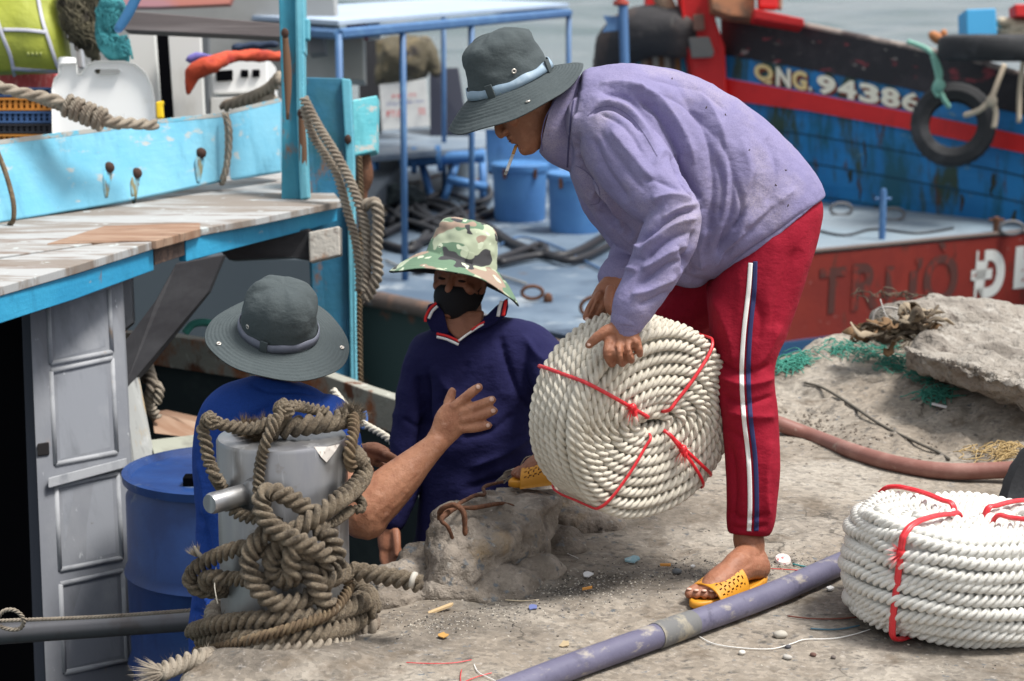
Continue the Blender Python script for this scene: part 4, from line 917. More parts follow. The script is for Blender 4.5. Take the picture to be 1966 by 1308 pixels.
# mask
B = MB(); L = lambda x, y, z: hc+HM @ Vector((x, y, z)); rg = []
for z, yf, w_ in ((-.016, .088, .060), (-.024, .104, .064), (-.036, .110, .068), (-.052, .106, .070), (-.070, .104, .067), (-.088, .102, .060), (-.104, .094, .048), (-.118, .080, .036)):
    rg.append([L(w_*math.sin(a), -.02+(yf+.02)*math.cos(a)**.8, z-.012*(1-math.cos(a))) for a in [(-80+160*k/20)*math.pi/180 for k in range(21)]])
vs = [p for r in rg for p in r]; vi = [p-(p-L(0, 0, -.06)).normalized()*.003 for p in vs]; fs = []
for i in range(7):
    for k in range(20): a = i*21+k; fs += [(a, a+21, a+22, a+1), (a+168, a+169, a+190, a+189)]
for k in range(20): fs += [(k, k+1, k+169, k+168), (147+k, 168+147+k, 168+148+k, 148+k)]
for i in range(7): fs += [(i*21, i*21+168, i*21+189, i*21+21), (i*21+20, i*21+41, i*21+209, i*21+188)]
B.add(vs, fs)
for s in (-1, 1): B.tube([L(s*.066, .02, -.03), L(s*.074, .0, -.01), L(s*.078, -.015, .005)], .0014, 6); B.tube([L(s*.05, .02, -.11), L(s*.068, .0, -.07), L(s*.076, -.018, -.03)], .0014, 6)
o = B.build('face_mask', M_black, p2); rumple(o, .002, 30, 2)
# polo
B = MB()
B.ribs([((848,618),(945,606),5.95,.07), ((825,636),(972,612),5.95,.095), ((800,652),(1036,626),5.96,.115), ((782,690),(1072,672),5.96,.13), ((795,760),(1062,745),5.96,.14), ((806,840),(1044,830),5.96,.145), ((808,930),(1040,920),5.97,.14), ((800,1010),(1036,1010),5.97,.14), ((800,1090),(1036,1090),5.97,.135)], 40, 4, 2.3)
B.limb([(826, 678, 5.95, 40), (806, 740, 5.945, 42), (792, 820, 5.93, 40), (780, 900, 5.92, 35), (768, 960, 5.91, 29), (754, 1000, 5.9, 25)])
B.limb([(1020, 668, 5.94, 46), (1054, 705, 5.86, 46), (1075, 765, 5.68, 36), (1108, 825, 5.45, 30)])
polo = fuse(B, 'polo_shirt', M_navy, p2, .006, 5); rumple(polo, .005, 8, 9); rumple(polo, .004, 9, 19, (1, 1, 1.4), 2, True)
folds(polo, [([(822,712),(815,800),(803,880),(792,960)],8,-.016), ([(960,640),(975,700),(1000,760),(1030,790)],8,-.010), ([(1000,640),(1040,690),(1070,700)],10,.006), ([(800,720),(815,780),(830,860)],9,-.010), ([(830,700),(870,760),(940,800)],12,.006), ([(990,790),(940,830),(880,840)],8,-.006), ([(1030,830),(970,870),(900,900)],9,.007), ([(1035,870),(980,910),(890,940)],8,-.006),
             ([(900,690),(880,740),(840,780)],9,-.004), ([(770,800),(800,820),(820,810)],7,-.005), ([(765,880),(785,895),(808,890)],7,.005)])
tp2 = bvh(polo)
def dia(pts, w, m, nm, off=.003, par=polo):
    B = MB(); ribbon(B, [tp2, bvh(body2)], pts, w, off, .002, 5.85, 8); o = B.build(nm, m); adopt2(o, par); return o
# collar leaves (open polo collar)
for pts, nm in (([(822,585),(838,580),(852,600),(862,640),(845,642),(828,636),(816,610)], 'L'), ([(975,572),(952,588),(930,610),(905,640),(940,628),(972,606),(976,590)], 'R')):
    B = MB(); d_ = 5.80; B.plate([(x, y, 5.82 if nm == 'L' else 5.83) for x, y in pts], .012); o = B.build('collar', M_navy, None, True, .003); adopt2(o, polo)
# open neck (skin V) and tipped trims
vneck = [(846,612),(936,600),(930,622),(880,654)]
B = MB(); B.plate([(846,620,5.835),(850,600,5.84),(930,596,5.84),(926,622,5.835),(881,655,5.815)], .03); o = B.build('neck_skin', M_skin_d, None, True, .008); adopt2(o, p2); o.matrix_parent_inverse = Matrix.Translation(-WLOC[p2.name])
def trim(pts, r, m, nm):
    B = MB(); B.tube([A(*p) for p in pts], r, 6, 4, flat=.4); o = B.build(nm, m); adopt2(o, polo)
trim([(838,641,5.80),(860,646,5.80),(882,656,5.79)], .0042, M_redt, 'trim'); trim([(838,647,5.797),(858,652,5.797),(880,662,5.787)], .0042, M_white, 'trim')
trim([(880,655,5.785),(900,640,5.79),(928,622,5.80)], .0035, M_white, 'trim'); trim([(905,634,5.79),(918,625,5.797),(930,618,5.80)], .0035, M_redt, 'trim')
trim([(972,576,5.808),(969,590,5.808),(966,607,5.808)], .0058, M_redt, 'trim'); trim([(963,578,5.806),(959,592,5.806),(956,608,5.806)], .0055, M_white, 'trim')
trim([(838,582,5.808),(826,592,5.808),(817,610,5.808),(817,618,5.808)], .0045, M_redt, 'trim'); trim([(840,588,5.806),(830,598,5.806),(823,612,5.806)], .0045, M_white, 'trim')
B = MB()
for sx in (-1, 1):
    hp = A(915+sx*52, 1050, 5.97); ft = Vector((hp.x+sx*.03, hp.y-.0, dk+.10)); B.tube([hp, hp.lerp(ft, .5), ft], [.115, .095, .08], 18, 5, caps='round')
B.tube([A(915, 1040, 5.97), A(915, 1120, 5.97)], [.17, .16], 20, 2, flat=.75, caps='round')
M_dkt = cloth('dark_blue_trousers', (.012, .016, .04), (.016, .02, .05))
o = fuse(B, 'trousers', M_dkt, p2, .009, 4); rumple(o, .008, 8, 2)
# bucket hat
hm = cam_basis((.96, -.27, -.02), (.27, .96, .02))
hat(p2, A(886, 503, 5.89), hm, .198, .110, .090, .128, lambda t: .060+.022*math.cos(2*t)+.004*math.sin(t)-.006*math.cos(t), M_camo, M_under, squash=.92, seed=5, dent=.007, dome=.7, split=.6, loop=(R_(-78),), bandz=(.0, .03), ripple=.0003)

# ---------------------------------------------------------------- 3. the man in the blue T-shirt, back to the camera
p3 = thing('person', A(520, 1400, 5.25), 'man in blue t-shirt and grey hat seen from behind, one arm raised', 'person')
hc = A(528, 652, 5.2); hy = CV(.25, -.1, -.95); hz = CV(.12, .95, -.1); hz = (hz-hy*hz.dot(hy)).normalized(); HM = Matrix((hy.cross(hz), hy, hz)).transposed()
B = MB(); head(B, hc, HM)
B.limb([(530, 690, 5.2, 42), (530, 735, 5.22, 44), (525, 800, 5.24, 80), (520, 950, 5.25, 100), (515, 1150, 5.26, 95)])
B.limb([(628, 815, 5.2, 42), (655, 880, 5.14, 44), (684, 975, 5.08, 45), (702, 992, 5.07, 46)])
B.limb([(700, 982, 5.07, 50), (735, 950, 5.075, 46), (775, 912, 5.085, 38), (812, 876, 5.095, 28), (838, 852, 5.10, 23)])
B.limb([(832, 858, 5.10, 22), (850, 834, 5.10, 27), (864, 812, 5.10, 33), (876, 797, 5.10, 33)], flat=.5)
for f in ([(872,782,5.09,11),(888,768,5.085,10.5),(905,754,5.08,10),(919,744,5.08,8.5)], [(884,792,5.09,11),(908,783,5.085,10.5),(928,775,5.08,10),(945,768,5.08,8.5)],
          [(888,806,5.09,11),(912,800,5.085,10.3),(930,796,5.08,9.8),(948,789,5.08,8.5)], [(886,822,5.095,10.5),(905,822,5.09,9.8),(922,820,5.085,9.2),(938,817,5.08,8)],
          [(856,800,5.11,13),(860,782,5.13,11.5),(864,766,5.14,10.5),(868,752,5.14,8.5)]): B.limb(f, 12, 4)
# other arm reaching forward (away), its hand shows at the right of the bollard
B.limb([(425, 830, 5.25, 42), (470, 900, 5.45, 38), (560, 920, 5.6, 30), (650, 892, 5.45, 22), (680, 880, 5.4, 20)])
B.limb([(672, 880, 5.4, 20), (696, 876, 5.38, 24), (712, 874, 5.37, 22)], flat=.6)
for f in ([(708,862,5.36,9),(728,866,5.35,8.5),(746,874,5.34,8),(762,882,5.34,6.5)], [(710,872,5.365,9),(730,878,5.36,8.5),(748,884,5.35,8),(760,890,5.35,6.5)], [(704,858,5.37,9),(724,858,5.36,8.5),(742,866,5.36,7.5)],
          [(710,884,5.38,8.5),(726,890,5.38,8),(738,894,5.38,7)], [(690,884,5.34,10),(702,893,5.32,9),(712,903,5.31,7.5)]): B.limb(f, 10, 4)
for sx in (-1, 1):
    hp = A(515+sx*60, 1200, 5.26); ft = Vector((hp.x+sx*.03, hp.y+.02, dk+.05)); B.tube([hp, hp.lerp(ft, .5), ft], [.085, .06, .04], 14, 5, caps='round'); foot(B, ft+Vector((0, -.05, -.02)), ft+Vector((0, 0, .03)), ft+Vector((sx*.03, .2, -.02)))
body3 = fuse(B, 'body', M_skin, p3, .0045, 3); rumple(body3, .001, 60, 4)
B = MB(); B.ell(hc+HM @ Vector((0, -.022, .01)), HM, (.078, .082, .085), 24, 16); B.build('hair', M_hair, p3)
nails(p3, [(918, 743, 5.067, .0062, (.2, .3, .95)), (944, 767, 5.067, .0064, (.2, .2, .95)), (947, 789, 5.067, .0064, (.2, .2, .95)), (937, 817, 5.068, .0058, (.2, .1, .95)), (712, 904, 5.298, .0055, (0, .2, 1))])
B = MB()
B.ribs([((486,722),(590,742),5.2,.062), ((460,728),(612,752),5.21,.075), ((425,742),(640,775),5.22,.10), ((392,775),(664,812),5.23,.125), ((376,822),(676,860),5.24,.14), ((374,900),(668,910),5.25,.145), ((380,1000),(655,1000),5.25,.14), ((376,1080),(655,1080),5.25,.14), ((368,1160),(660,1160),5.25,.145), ((363,1250),(665,1250),5.25,.15), ((366,1300),(665,1300),5.25,.15)], 40, 4, 2.35)
B.limb([(625, 812, 5.2, 54), (640, 850, 5.17, 54), (655, 905, 5.13, 50)])
B.limb([(425, 830, 5.25, 52), (455, 880, 5.40, 48), (480, 905, 5.50, 44)])
tsh = fuse(B, 't_shirt', M_blue, p3, .0055, 5); rumple(tsh, .006, 7, 3); rumple(tsh, .004, 8, 23, (1, 1, 1), 2, True)
folds(tsh, [([(540,770),(500,790),(460,820)],9,-.009), ([(560,770),(520,800),(480,850)],10,.007), ([(400,800),(430,850),(440,920)],12,-.006), ([(385,980),(400,1060),(392,1130)],10,-.009), ([(372,1120),(400,1150),(405,1200)],9,.01), ([(368,1170),(395,1190),(410,1230)],8,-.008), ([(480,738),(520,752),(575,752),(610,760)],4,-.004), ([(380,880),(395,960),(388,1030)],9,.006)])
B = MB(); 
for sx in (-1, 1):
    hp = A(515+sx*60, 1290, 5.26); ft = Vector((hp.x+sx*.02, hp.y, dk+.1)); B.tube([hp, hp.lerp(ft, .5), ft], [.12, .095, .08], 18, 5, caps='round')
o = fuse(B, 'trousers', M_dkt, p3, .009, 4)
hm = cam_basis((.96, -.20, .12), (.16, .79, .58))
hat(p3, A(535, 636, 5.17), hm, .187, .103, .095, .150, lambda t: .026+.012*math.cos(2*t)+.006*math.sin(t), M_hat, squash=.95, band=M_band2, bandz=(.004, .026), seed=9, dent=.007, dome=.85, split=.45, loop=(R_(-95),), grom=((R_(-140), .165, None), (R_(-128), .1, .046), (R_(12), .168, None)))
# ================================================================ BOATS
def paint(name, c, c2, rust=(.22, .09, .03), bare=(.42, .40, .37), rl=(.66, .74), bl=(.63, .70), st=(3, 3, 1.2), rough=.55, sc=1.0, spec=.4):
    return mat(name, c, rough, layers=((c2, (2.2*sc, 2.2*sc, 3*sc), .40, .65), (tuple(x*.75 for x in c), (9*sc, 9*sc, 3*sc), .55, .75), (bare, (8*sc, 8*sc, 16*sc), *bl), (rust, (10*sc, 10*sc, 4*sc), *rl)),
               bump=(((6, 6, 60), .25, .004), (S3(30), .35, .006)), spec=spec)
M_cyan = paint('bright_cyan_paint', (.15, .45, .63), (.23, .53, .68), bare=(.45, .50, .50), bl=(.58, .66))
M_fas = paint('strong_blue_paint', (.025, .28, .50), (.04, .35, .58), bl=(.66, .72), rl=(.68, .76))
M_postb = paint('blue_green_paint', (.035, .25, .36), (.02, .17, .24), rl=(.60, .70), bl=(.68, .75))
M_postl = paint('light_cyan_edge', (.14, .42, .52), (.09, .34, .44), rl=(.62, .70))
M_deckw = mat('weathered_board', (.22, .19, .165), .85, layers=(((.36, .365, .365), (1.3, 5, 2), .46, .56), ((.17, .12, .09), (2, 9, 3), .56, .68), ((.13, .09, .07), (5, 40, 5), .62, .74), ((.46, .50, .50), (14, 14, 14), .62, .69)), bump=(((4, 60, 10), .5, .004),))
M_browb = mat('brown_board', (.24, .14, .09), .85, layers=(((.36, .26, .19), (3, 14, 3), .45, .7), ((.1, .06, .04), (5, 30, 5), .58, .7)), bump=(((6, 50, 10), .5, .004),))
M_greyp = mat('grey_painted_wood', (.19, .20, .225), .7, layers=(((.25, .26, .28), (3, 3, 3), .45, .7), ((.16, .165, .18), (9, 9, 2.5), .54, .72), ((.34, .22, .12), (7, 7, 3), .66, .74), ((.50, .52, .54), (24, 24, 12), .64, .70)), bump=(((30, 30, 5), .4, .004),))
M_greyl = mat('pale_grey_moulding', (.33, .34, .36), .7, layers=(((.20, .21, .23), S3(9), .5, .7), ((.33, .22, .13), S3(8), .66, .74)))
M_dark = mat('black_shade_and_parts', (.004, .004, .005), .95, spec=0)  # paints shade inside the cabin and panel gap; also colours small black parts
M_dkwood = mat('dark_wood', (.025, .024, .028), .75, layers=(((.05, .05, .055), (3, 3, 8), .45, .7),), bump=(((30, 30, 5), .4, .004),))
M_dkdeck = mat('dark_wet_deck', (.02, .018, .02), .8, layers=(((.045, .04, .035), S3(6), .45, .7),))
M_rustb = mat('rust_and_pale_paint', (.30, .30, .26), .8, layers=(((.32, .12, .05), (4, 4, 3), .47, .56), ((.13, .05, .025), (7, 7, 5), .58, .66), ((.5, .5, .45), (16, 16, 9), .62, .68)), bump=((S3(40), .6, .008),))
M_woodg = mat('silvery_beam_wood', (.13, .11, .11), .85, layers=(((.20, .175, .175), (1, 4, 16), .45, .65),), bump=(((3, 3, 90), .5, .004),))
M_bhull = mat('sea_blue_hull', (.010, .15, .38), .5, layers=(((.014, .20, .48), (1.5, 1.5, 2), .42, .62), ((.008, .09, .14), (3.2, 3.2, .8), .52, .64), ((.03, .06, .04), (4, 4, 1.0), .545, .64), ((.07, .04, .025), (9, 9, 2.2), .60, .68), ((.10, .22, .30), (3, 3, 9), .64, .70)), bump=(((1, 1, 14), .5, .02), (S3(18), .4, .01)))
M_rhull = paint('red_hull', (.25, .028, .018), (.20, .022, .016), rust=(.12, .03, .02), bare=(.40, .22, .20), rl=(.62, .70), bl=(.66, .71), sc=.8)
M_redp = paint('bright_red_paint', (.60, .015, .015), (.50, .012, .014), rust=(.2, .03, .02), bare=(.5, .1, .08), rl=(.66, .74), bl=(.68, .74))
M_blk = mat('black_tar_paint', (.012, .012, .016), .6, layers=(((.035, .03, .035), S3(3), .5, .7), ((.22, .03, .04), (4, 4, 9), .60, .68), ((.25, .22, .2), (7, 7, 14), .63, .70)), bump=((S3(18), .5, .01),))
M_tyre = mat('tyre_rubber', (.022, .023, .026), .75, layers=(((.05, .05, .055), S3(6), .5, .7),), bump=((S3(60), .4, .004),))
M_bdeck = mat('blue_steel_deck', (.075, .115, .17), .6, layers=(((.14, .19, .25), (.8, .8, 1), .44, .60), ((.035, .055, .09), (1.6, 1.6, 1), .52, .68), ((.28, .32, .36), (3, 3, 1), .58, .68), ((.10, .07, .06), (5, 5, 1), .66, .74)), bump=((S3(6), .3, .01),))
M_gdeck = mat('pale_grey_steel_deck', (.19, .25, .30), .6, layers=(((.25, .30, .34), (.8, .8, 1), .42, .62), ((.12, .16, .20), (1.6, 1.6, 1), .55, .68)), bump=((S3(6), .3, .01),))
M_bluem = paint('mid_blue_enamel', (.07, .20, .46), (.09, .25, .52), rl=(.70, .77), bl=(.69, .75), bare=(.35, .42, .5))
M_bluem2 = mat('blue_post_enamel', (.06, .145, .31), .5, layers=(((.10, .21, .38), S3(6), .5, .7),))
M_canopy = mat('pale_blue_canopy_sheet', (.36, .45, .58), .6, layers=(((.43, .51, .62), S3(1.5), .45, .7),))
M_wht = mat('white_weathered_panel', (.62, .62, .60), .65, layers=(((.48, .46, .42), (3, 3, 1.2), .52, .72), ((.36, .30, .22), (5, 5, 1.5), .66, .76)))
M_gryw = mat('grey_cabin_wall', (.34, .34, .33), .7, layers=(((.42, .42, .41), S3(1.6), .45, .7),))
M_plas = mat('white_plastic', (.80, .80, .79), .4, layers=(((.66, .64, .60), S3(6), .58, .78),), spec=.5)
M_bar = mat('blue_plastic_drum', (.010, .035, .14), .42, layers=(((.015, .055, .20), S3(5), .45, .7), ((.12, .15, .2), S3(9), .62, .74), ((.006, .02, .09), (6, 6, 2), .56, .70)), bump=((S3(25), .2, .004),))
M_hose = mat('black_hose', (.02, .02, .024), .5)
def part(B, nm, m, par, smooth=False, bevel=.003, label=None):
    o = B.build(nm, m, None, smooth, bevel)
    adopt(o, par) if par.name in WLOC else adopt2(o, par)
    if label: o['label'] = label
    return o

# ---------------------------------------------------------------- near blue wooden boat (left)
ZT = .62
nb = thing('wooden_boat', (-1.6, 7.2, -1.5), 'bright blue wooden fishing boat with a flat worn roof at the left', 'boat')
def GR(px, py, z=ZT): return G(px, py, z)
B = MB(); B.prism([GR(-420,655), GR(-40,562), GR(150,508), GR(298,462), GR(300,452), GR(-420,560)], (0, 0, -.028)); part(B, 'roof_board', M_deckw, nb, label='pale flaking roof board at the front')
B = MB(); B.prism([p+Vector((0, 0, .004)) for p in (GR(90,470), GR(300,464), GR(384,441), GR(384,430), GR(200,436))], (0, 0, -.030)); part(B, 'roof_board', M_browb, nb, label='bare brown roof board')
B = MB(); B.prism([GR(-420,553), GR(299,450), GR(382,430), GR(380,440), GR(500,418), GR(655,386), GR(640,368), GR(560,330), GR(-420,400)], (0, 0, -.026)); part(B, 'roof_board', M_deckw, nb)
def fascia(pts, h, m, th=.03, z=ZT-.012):
    B = MB(); q = [G(x, y, z) for x, y in pts]; n = len(q); rg = []
    for i, p in enumerate(q):
        t = (q[min(i+1, n-1)]-q[max(i-1, 0)]).normalized(); nrm_ = Vector((t.y, -t.x, 0)); a = p+nrm_*-.012
        hh = h[i] if isinstance(h, list) else h
        rg.append([a, a-Vector((0, 0, hh)), a-Vector((0, 0, hh))-nrm_*th, a-nrm_*th])
    B.rings(rg); return B
part(fascia([(-420,665),(-40,572),(150,516),(300,468)], [.10,.095,.095,.09], M_fas), 'roof_fascia', M_fas, nb)
part(fascia([(302,467),(360,452)], [.075,.07], None), 'fascia_patch', mat('rotten_fascia', (.10, .07, .06), .9, layers=(((.25, .16, .12), S3(14), .5, .7),), bump=((S3(60), .8, .006),)), nb)
part(fascia([(362,452),(500,420),(600,398),(652,388)], [.092,.088,.085,.075], None), 'roof_fascia', M_fas, nb)
# bulwark plank above the roof
def plank(pts_top, pts_bot, th): 
    B = MB(); rg = []
    for (x1, y1, d1), (x2, y2, d2) in zip(pts_top, pts_bot): a, b = A(x1, y1, d1), A(x2, y2, d2); rg.append([a, b, b+FW*th, a+FW*th])
    B.rings(rg); return B
o_first = o = part(plank([(-300,312,6.55),(0,272,7.05),(200,247,7.45),(330,229,7.75),(432,219,7.98)], [(-300,500,6.5),(0,427,7.0),(200,394,7.4),(330,368,7.7),(430,346,7.95)], .06), 'bulwark_plank', M_cyan, nb, bevel=.006)
part(plank([(440,214,8.0),(538,191,8.3)], [(442,345,7.98),(538,330,8.25)], .06), 'bulwark_plank', M_cyan, nb, bevel=.006)
tree_n = bvh(o)
M_edgew = mat('bare_worn_edge', (.40, .40, .38), .85, layers=(((.14, .44, .60), (16, 16, 30), .50, .60), ((.22, .17, .13), S3(20), .58, .68)))
for pts_ in ([(-300,312,6.55),(0,272,7.05),(200,247,7.45),(330,229,7.75),(432,219,7.98)], [(440,214,8.0),(538,191,8.3)]):
    B = MB(); rg = []
    for x_, y_, d_e in pts_: a = A(x_, y_, d_e); rg.append([a-FW*.004-UP*.012, a-FW*.004+UP*.006, a+FW*.066+UP*.006, a+FW*.066-UP*.012])
    B.rings(rg); part(B, 'worn_top_edge', M_edgew, nb, bevel=.002)
M_bolt = mat('rusty_bolt', (.06, .03, .022), .9)
M_stain = mat('rust_streak', (.14, .50, .72), .8, layers=(((.22, .19, .09), (26, 26, 5), .40, .56), ((.12, .06, .03), (40, 40, 9), .55, .68)))
for x, y in ((209, 322), (262, 333), (386, 294)):
    B = MB(); c = shoot(tree_n, x, y, 0, 7.5); B.ell(c, Matrix.Identity(3), (.022, .018, .022), 10, 8); part(B, 'bolt', M_bolt, nb, True, 0)
    B = MB(); ribbon(B, tree_n, [(x-2, y+8), (x-4, y+28), (x-5, y+58)], [14, 18, 13, 5], .0015, .001, 7.5, 4); part(B, 'rust_streak', M_stain, nb, True, 0)
# rope ties round the plank
B = MB(); B.rope([A(434, 218, 7.90), A(442, 250, 7.88), A(440, 300, 7.88), A(430, 346, 7.88), A(425, 352, 7.98)], .010, fuzz=.5, pitch=.1); B.rope([A(428, 216, 7.92), A(434, 250, 7.90), A(433, 310, 7.9), A(424, 346, 7.9)], .007, pitch=.08)
tag(B.build('rope_tie', M_rope_gr), 'pale rope tied round the blue bulwark plank', 'rope tie')
B = MB(); B.tube([A(-8, 285, 6.95), A(10, 330, 6.94), A(25, 385, 6.92), A(26, 420, 6.92), A(18, 432, 6.95)], .009, 8); tag(B.build('rope_tie', M_rope_dk), 'dark cord looped over the left end of the blue plank', 'rope tie')
# tall post in front of the roof corner
def post(nm, q, th, m): B = MB(); B.plate(q, th); return part(B, nm, m, nb, bevel=.006)
post('post', [(533,-60,7.75),(566,-60,7.75),(575,100,7.72),(577,384,7.68),(540,384,7.68),(541,200,7.7)], .10, M_postb)
post('post_batten', [(566,-60,7.70),(583,-60,7.70),(585,100,7.69),(583,104,7.69),(584,210,7.67),(592,380,7.64),(576,384,7.64),(569,200,7.67)], .10, M_postl)
post('cleat', [(582,36,7.72),(594,36,7.72),(594,76,7.72),(582,76,7.72)], .05, M_postl)
for x, y, x2, y2 in ((547, 64, 552, 230), (578, 218, 580, 378)):
    B = MB(); B.ell(A(x, y, 7.64), Matrix.Identity(3), (.015, .01, .02), 10, 8); part(B, 'bolt', M_bolt, nb, True, 0)
    B = MB(); B.tube([A(x, y, 7.66), A((x+x2)/2+3, (y+y2)/2, 7.655), A(x2, y2, 7.65)], [.012, .018, .006], 6, 4, flat=.15); part(B, 'rust_streak', mat('brown_rust_streak', (.13, .07, .04), .85), nb, True, 0)
# thick corner post that runs down to the water
post('corner_post', [(587,148,7.9),(660,150,7.9),(668,300,7.88),(672,600,7.85),(672,1180,7.8),(604,1180,7.8),(598,600,7.85),(588,400,7.88)], .18, paint('corner_post_blue', (.028, .17, .30), (.02, .11, .15), rl=(.59, .69), bl=(.66, .74), bare=(.05, .13, .10)))
post('post_edge', [(655,150,7.87),(673,152,7.87),(680,300,7.85),(684,620,7.82),(690,1180,7.78),(676,1180,7.78),(671,620,7.82),(664,300,7.85)], .06, M_postl)
B = MB(); B.ell(A(668, 268, 7.84), Matrix.Identity(3), (.014, .01, .02), 10, 8); part(B, 'bolt', M_bolt, nb, True, 0)
post('cross_beam', [(676,192,8.0),(724,183,8.05),(722,290,8.05),(680,300,8.0)], .16, paint('flaking_cyan', (.09, .42, .50), (.16, .55, .62), bare=(.5, .5, .47), bl=(.55, .62), rl=(.60, .68)))
B = MB(); B.limb([(697,300,8.1,14),(700,340,8.1,17),(694,370,8.1,12),(697,400,8.1,10)]); part(B, 'rusty_fitting', M_rust, nb, True, 0)
# under the roof: beam with a pale end, brace, uprights
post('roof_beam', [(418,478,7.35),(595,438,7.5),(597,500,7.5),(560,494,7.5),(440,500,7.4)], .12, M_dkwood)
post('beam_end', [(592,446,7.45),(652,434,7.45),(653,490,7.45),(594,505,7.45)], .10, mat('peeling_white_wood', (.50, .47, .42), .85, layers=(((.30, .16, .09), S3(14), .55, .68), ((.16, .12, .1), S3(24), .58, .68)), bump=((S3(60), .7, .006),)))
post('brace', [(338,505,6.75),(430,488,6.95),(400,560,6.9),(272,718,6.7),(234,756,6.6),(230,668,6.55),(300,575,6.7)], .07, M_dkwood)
post('upright', [(222,500,6.72),(250,495,6.74),(255,620,6.74),(232,640,6.72)], .05, M_greyp)
post('upright', [(226,640,6.62),(262,720,6.66),(292,880,6.66),(296,905,6.64),(262,930,6.6),(236,900,6.6)], .05, mat('rust_streaked_plank', (.38, .39, .38), .8, layers=(((.45, .30, .12), (12, 12, 2.5), .56, .66), ((.55, .56, .56), S3(7), .55, .7), ((.2, .2, .2), (20, 20, 4), .6, .7)), bump=(((40, 40, 6), .5, .004),)))
# cabin: near-black walls paint the unlit inside
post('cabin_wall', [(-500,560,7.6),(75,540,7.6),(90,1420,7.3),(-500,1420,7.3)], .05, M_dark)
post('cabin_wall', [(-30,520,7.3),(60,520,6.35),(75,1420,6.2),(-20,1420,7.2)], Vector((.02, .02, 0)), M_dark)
post('door_jamb', [(40,588,6.22),(60,583,6.2),(92,1420,6.1),(70,1420,6.12)], .06, mat('blue_grey_jamb', (.05, .055, .07), .8, spec=.1))
# open panelled door
door = post('door', [(55,560,6.18),(232,530,6.5),(276,1420,6.4),(92,1420,6.08)], .035, M_greyp)
def DP(u, v, off=0):     # door plane: u 0..1 across, v px height
    x0 = 55+(v-560)/860*37; x1 = 232+(v-530)/890*44; d0 = 6.18-(v-560)/860*.1; d1 = 6.5-(v-530)/890*.1
    return A(x0+(x1-x0)*u, v, d0+(d1-d0)*u-off)
for (v0, v1) in ((566,692),(704,885),(925,1088),(1112,1285)):
    B = MB(); u0, u1 = .20, .86; s = 16  # slanting rails
    cs = [DP(u0, v0+s*.6), DP(u1, v0-s), DP(u1, v1-s), DP(u0, v1+s*.4)]
    for i in range(4):
        a, b = cs[i], cs[(i+1) % 4]; B.tube([a-FW*.002, b-FW*.002], .009, 8, 1)
    part(B, 'panel_moulding', M_greyl, door, True, 0)
    B = MB(); ci = [DP(u0+.06, v0+s*.5+10, .004), DP(u1-.06, v0-s+12, .004), DP(u1-.06, v1-s-10, .004), DP(u0+.06, v1+s*.3-8, .004)]; B.prism(ci, FW*.003); part(B, 'door_panel', mat('door_panel_paint', (.235, .248, .275), .7, layers=(((.16, .17, .19), (8, 8, 2.5), .5, .7), ((.10, .08, .07), S3(16), .68, .73), ((.31, .32, .34), S3(4), .5, .7)), bump=(((30, 30, 5), .3, .003),)), door, False, .002)
B = MB(); B.prism([DP(.12, 918, .03), DP(.95, 880, .03), DP(.95, 898, .03), DP(.12, 938, .03)], FW*.03); part(B, 'door_rail', M_greyl, door)
for v in (862, 1200):
    B = MB(); B.prism([DP(.02, v-10, .01), DP(.14, v-13, .01), DP(.14, v+12, .01), DP(.02, v+14, .01)], FW*.012); part(B, 'hinge', mat('black_iron', (.02, .018, .018), .6, metal=.5), door)
# hull, deck, bulwark
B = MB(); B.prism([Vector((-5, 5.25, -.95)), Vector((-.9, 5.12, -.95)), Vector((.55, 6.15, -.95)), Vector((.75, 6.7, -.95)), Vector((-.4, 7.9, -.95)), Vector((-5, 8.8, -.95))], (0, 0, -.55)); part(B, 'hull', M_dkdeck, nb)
bw = [((-100,640,8.3)), ((285,640,8.05)), ((480,668,7.75)), ((700,748,7.3)), ((860,800,7.0)), ((1060,862,6.75))]
B = MB(); rg = []
for x, y, d in bw: a = A(x, y, d); rg.append([a, a-Vector((0,0,.13)), a-Vector((0,0,.13))+Vector((.03,.06,0)), a+Vector((.03,.06,0))])
B.rings(rg); part(B, 'gunwale', M_rustb, nb, bevel=.005)
B = MB(); rg = []
for x, y, d in bw: a = A(x, y, d)+Vector((.01, .03, -.12)); rg.append([a, Vector((a.x, a.y, -1.0)), Vector((a.x+.03, a.y+.05, -1.0)), a+Vector((.03,.05,0))])
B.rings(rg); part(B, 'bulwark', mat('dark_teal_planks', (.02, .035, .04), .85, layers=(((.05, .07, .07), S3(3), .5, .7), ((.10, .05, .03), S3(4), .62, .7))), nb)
B = MB(); B.prism([A(290,792,7.0), A(380,812,7.1), A(378,842,7.0), A(296,832,6.9)], FW*.3); part(B, 'thwart', M_browb, nb)
B = MB(); B.prism([A(288,845,6.75), A(400,832,6.9), A(410,880,6.7), A(300,890,6.6)], (0,.1,-.03)); part(B, 'side_deck', mat('pale_green_grey_boards', (.30, .31, .26), .8, layers=(((.2, .2, .17), S3(8), .5, .7),)), nb)
B = MB(); B.tube([A(355,640,7.7), A(372,622,7.7), A(405,622,7.7), A(425,650,7.7)], .015, 8); part(B, 'teal_rail', mat('teal_paint', (.06, .30, .25), .7), nb, True, 0)
B = MB(); B.rope([A(282,700,6.9), A(292,740,6.85), A(285,775,6.9), A(300,800,6.95)], .022, fuzz=1); B.rope([A(275,725,6.9), A(305,745,6.85), A(300,775,6.85)], .018, fuzz=1); tag(B.build('rope_bundle', M_rope_gr), 'grey knotted rope hanging behind the door in the shade', 'rope')

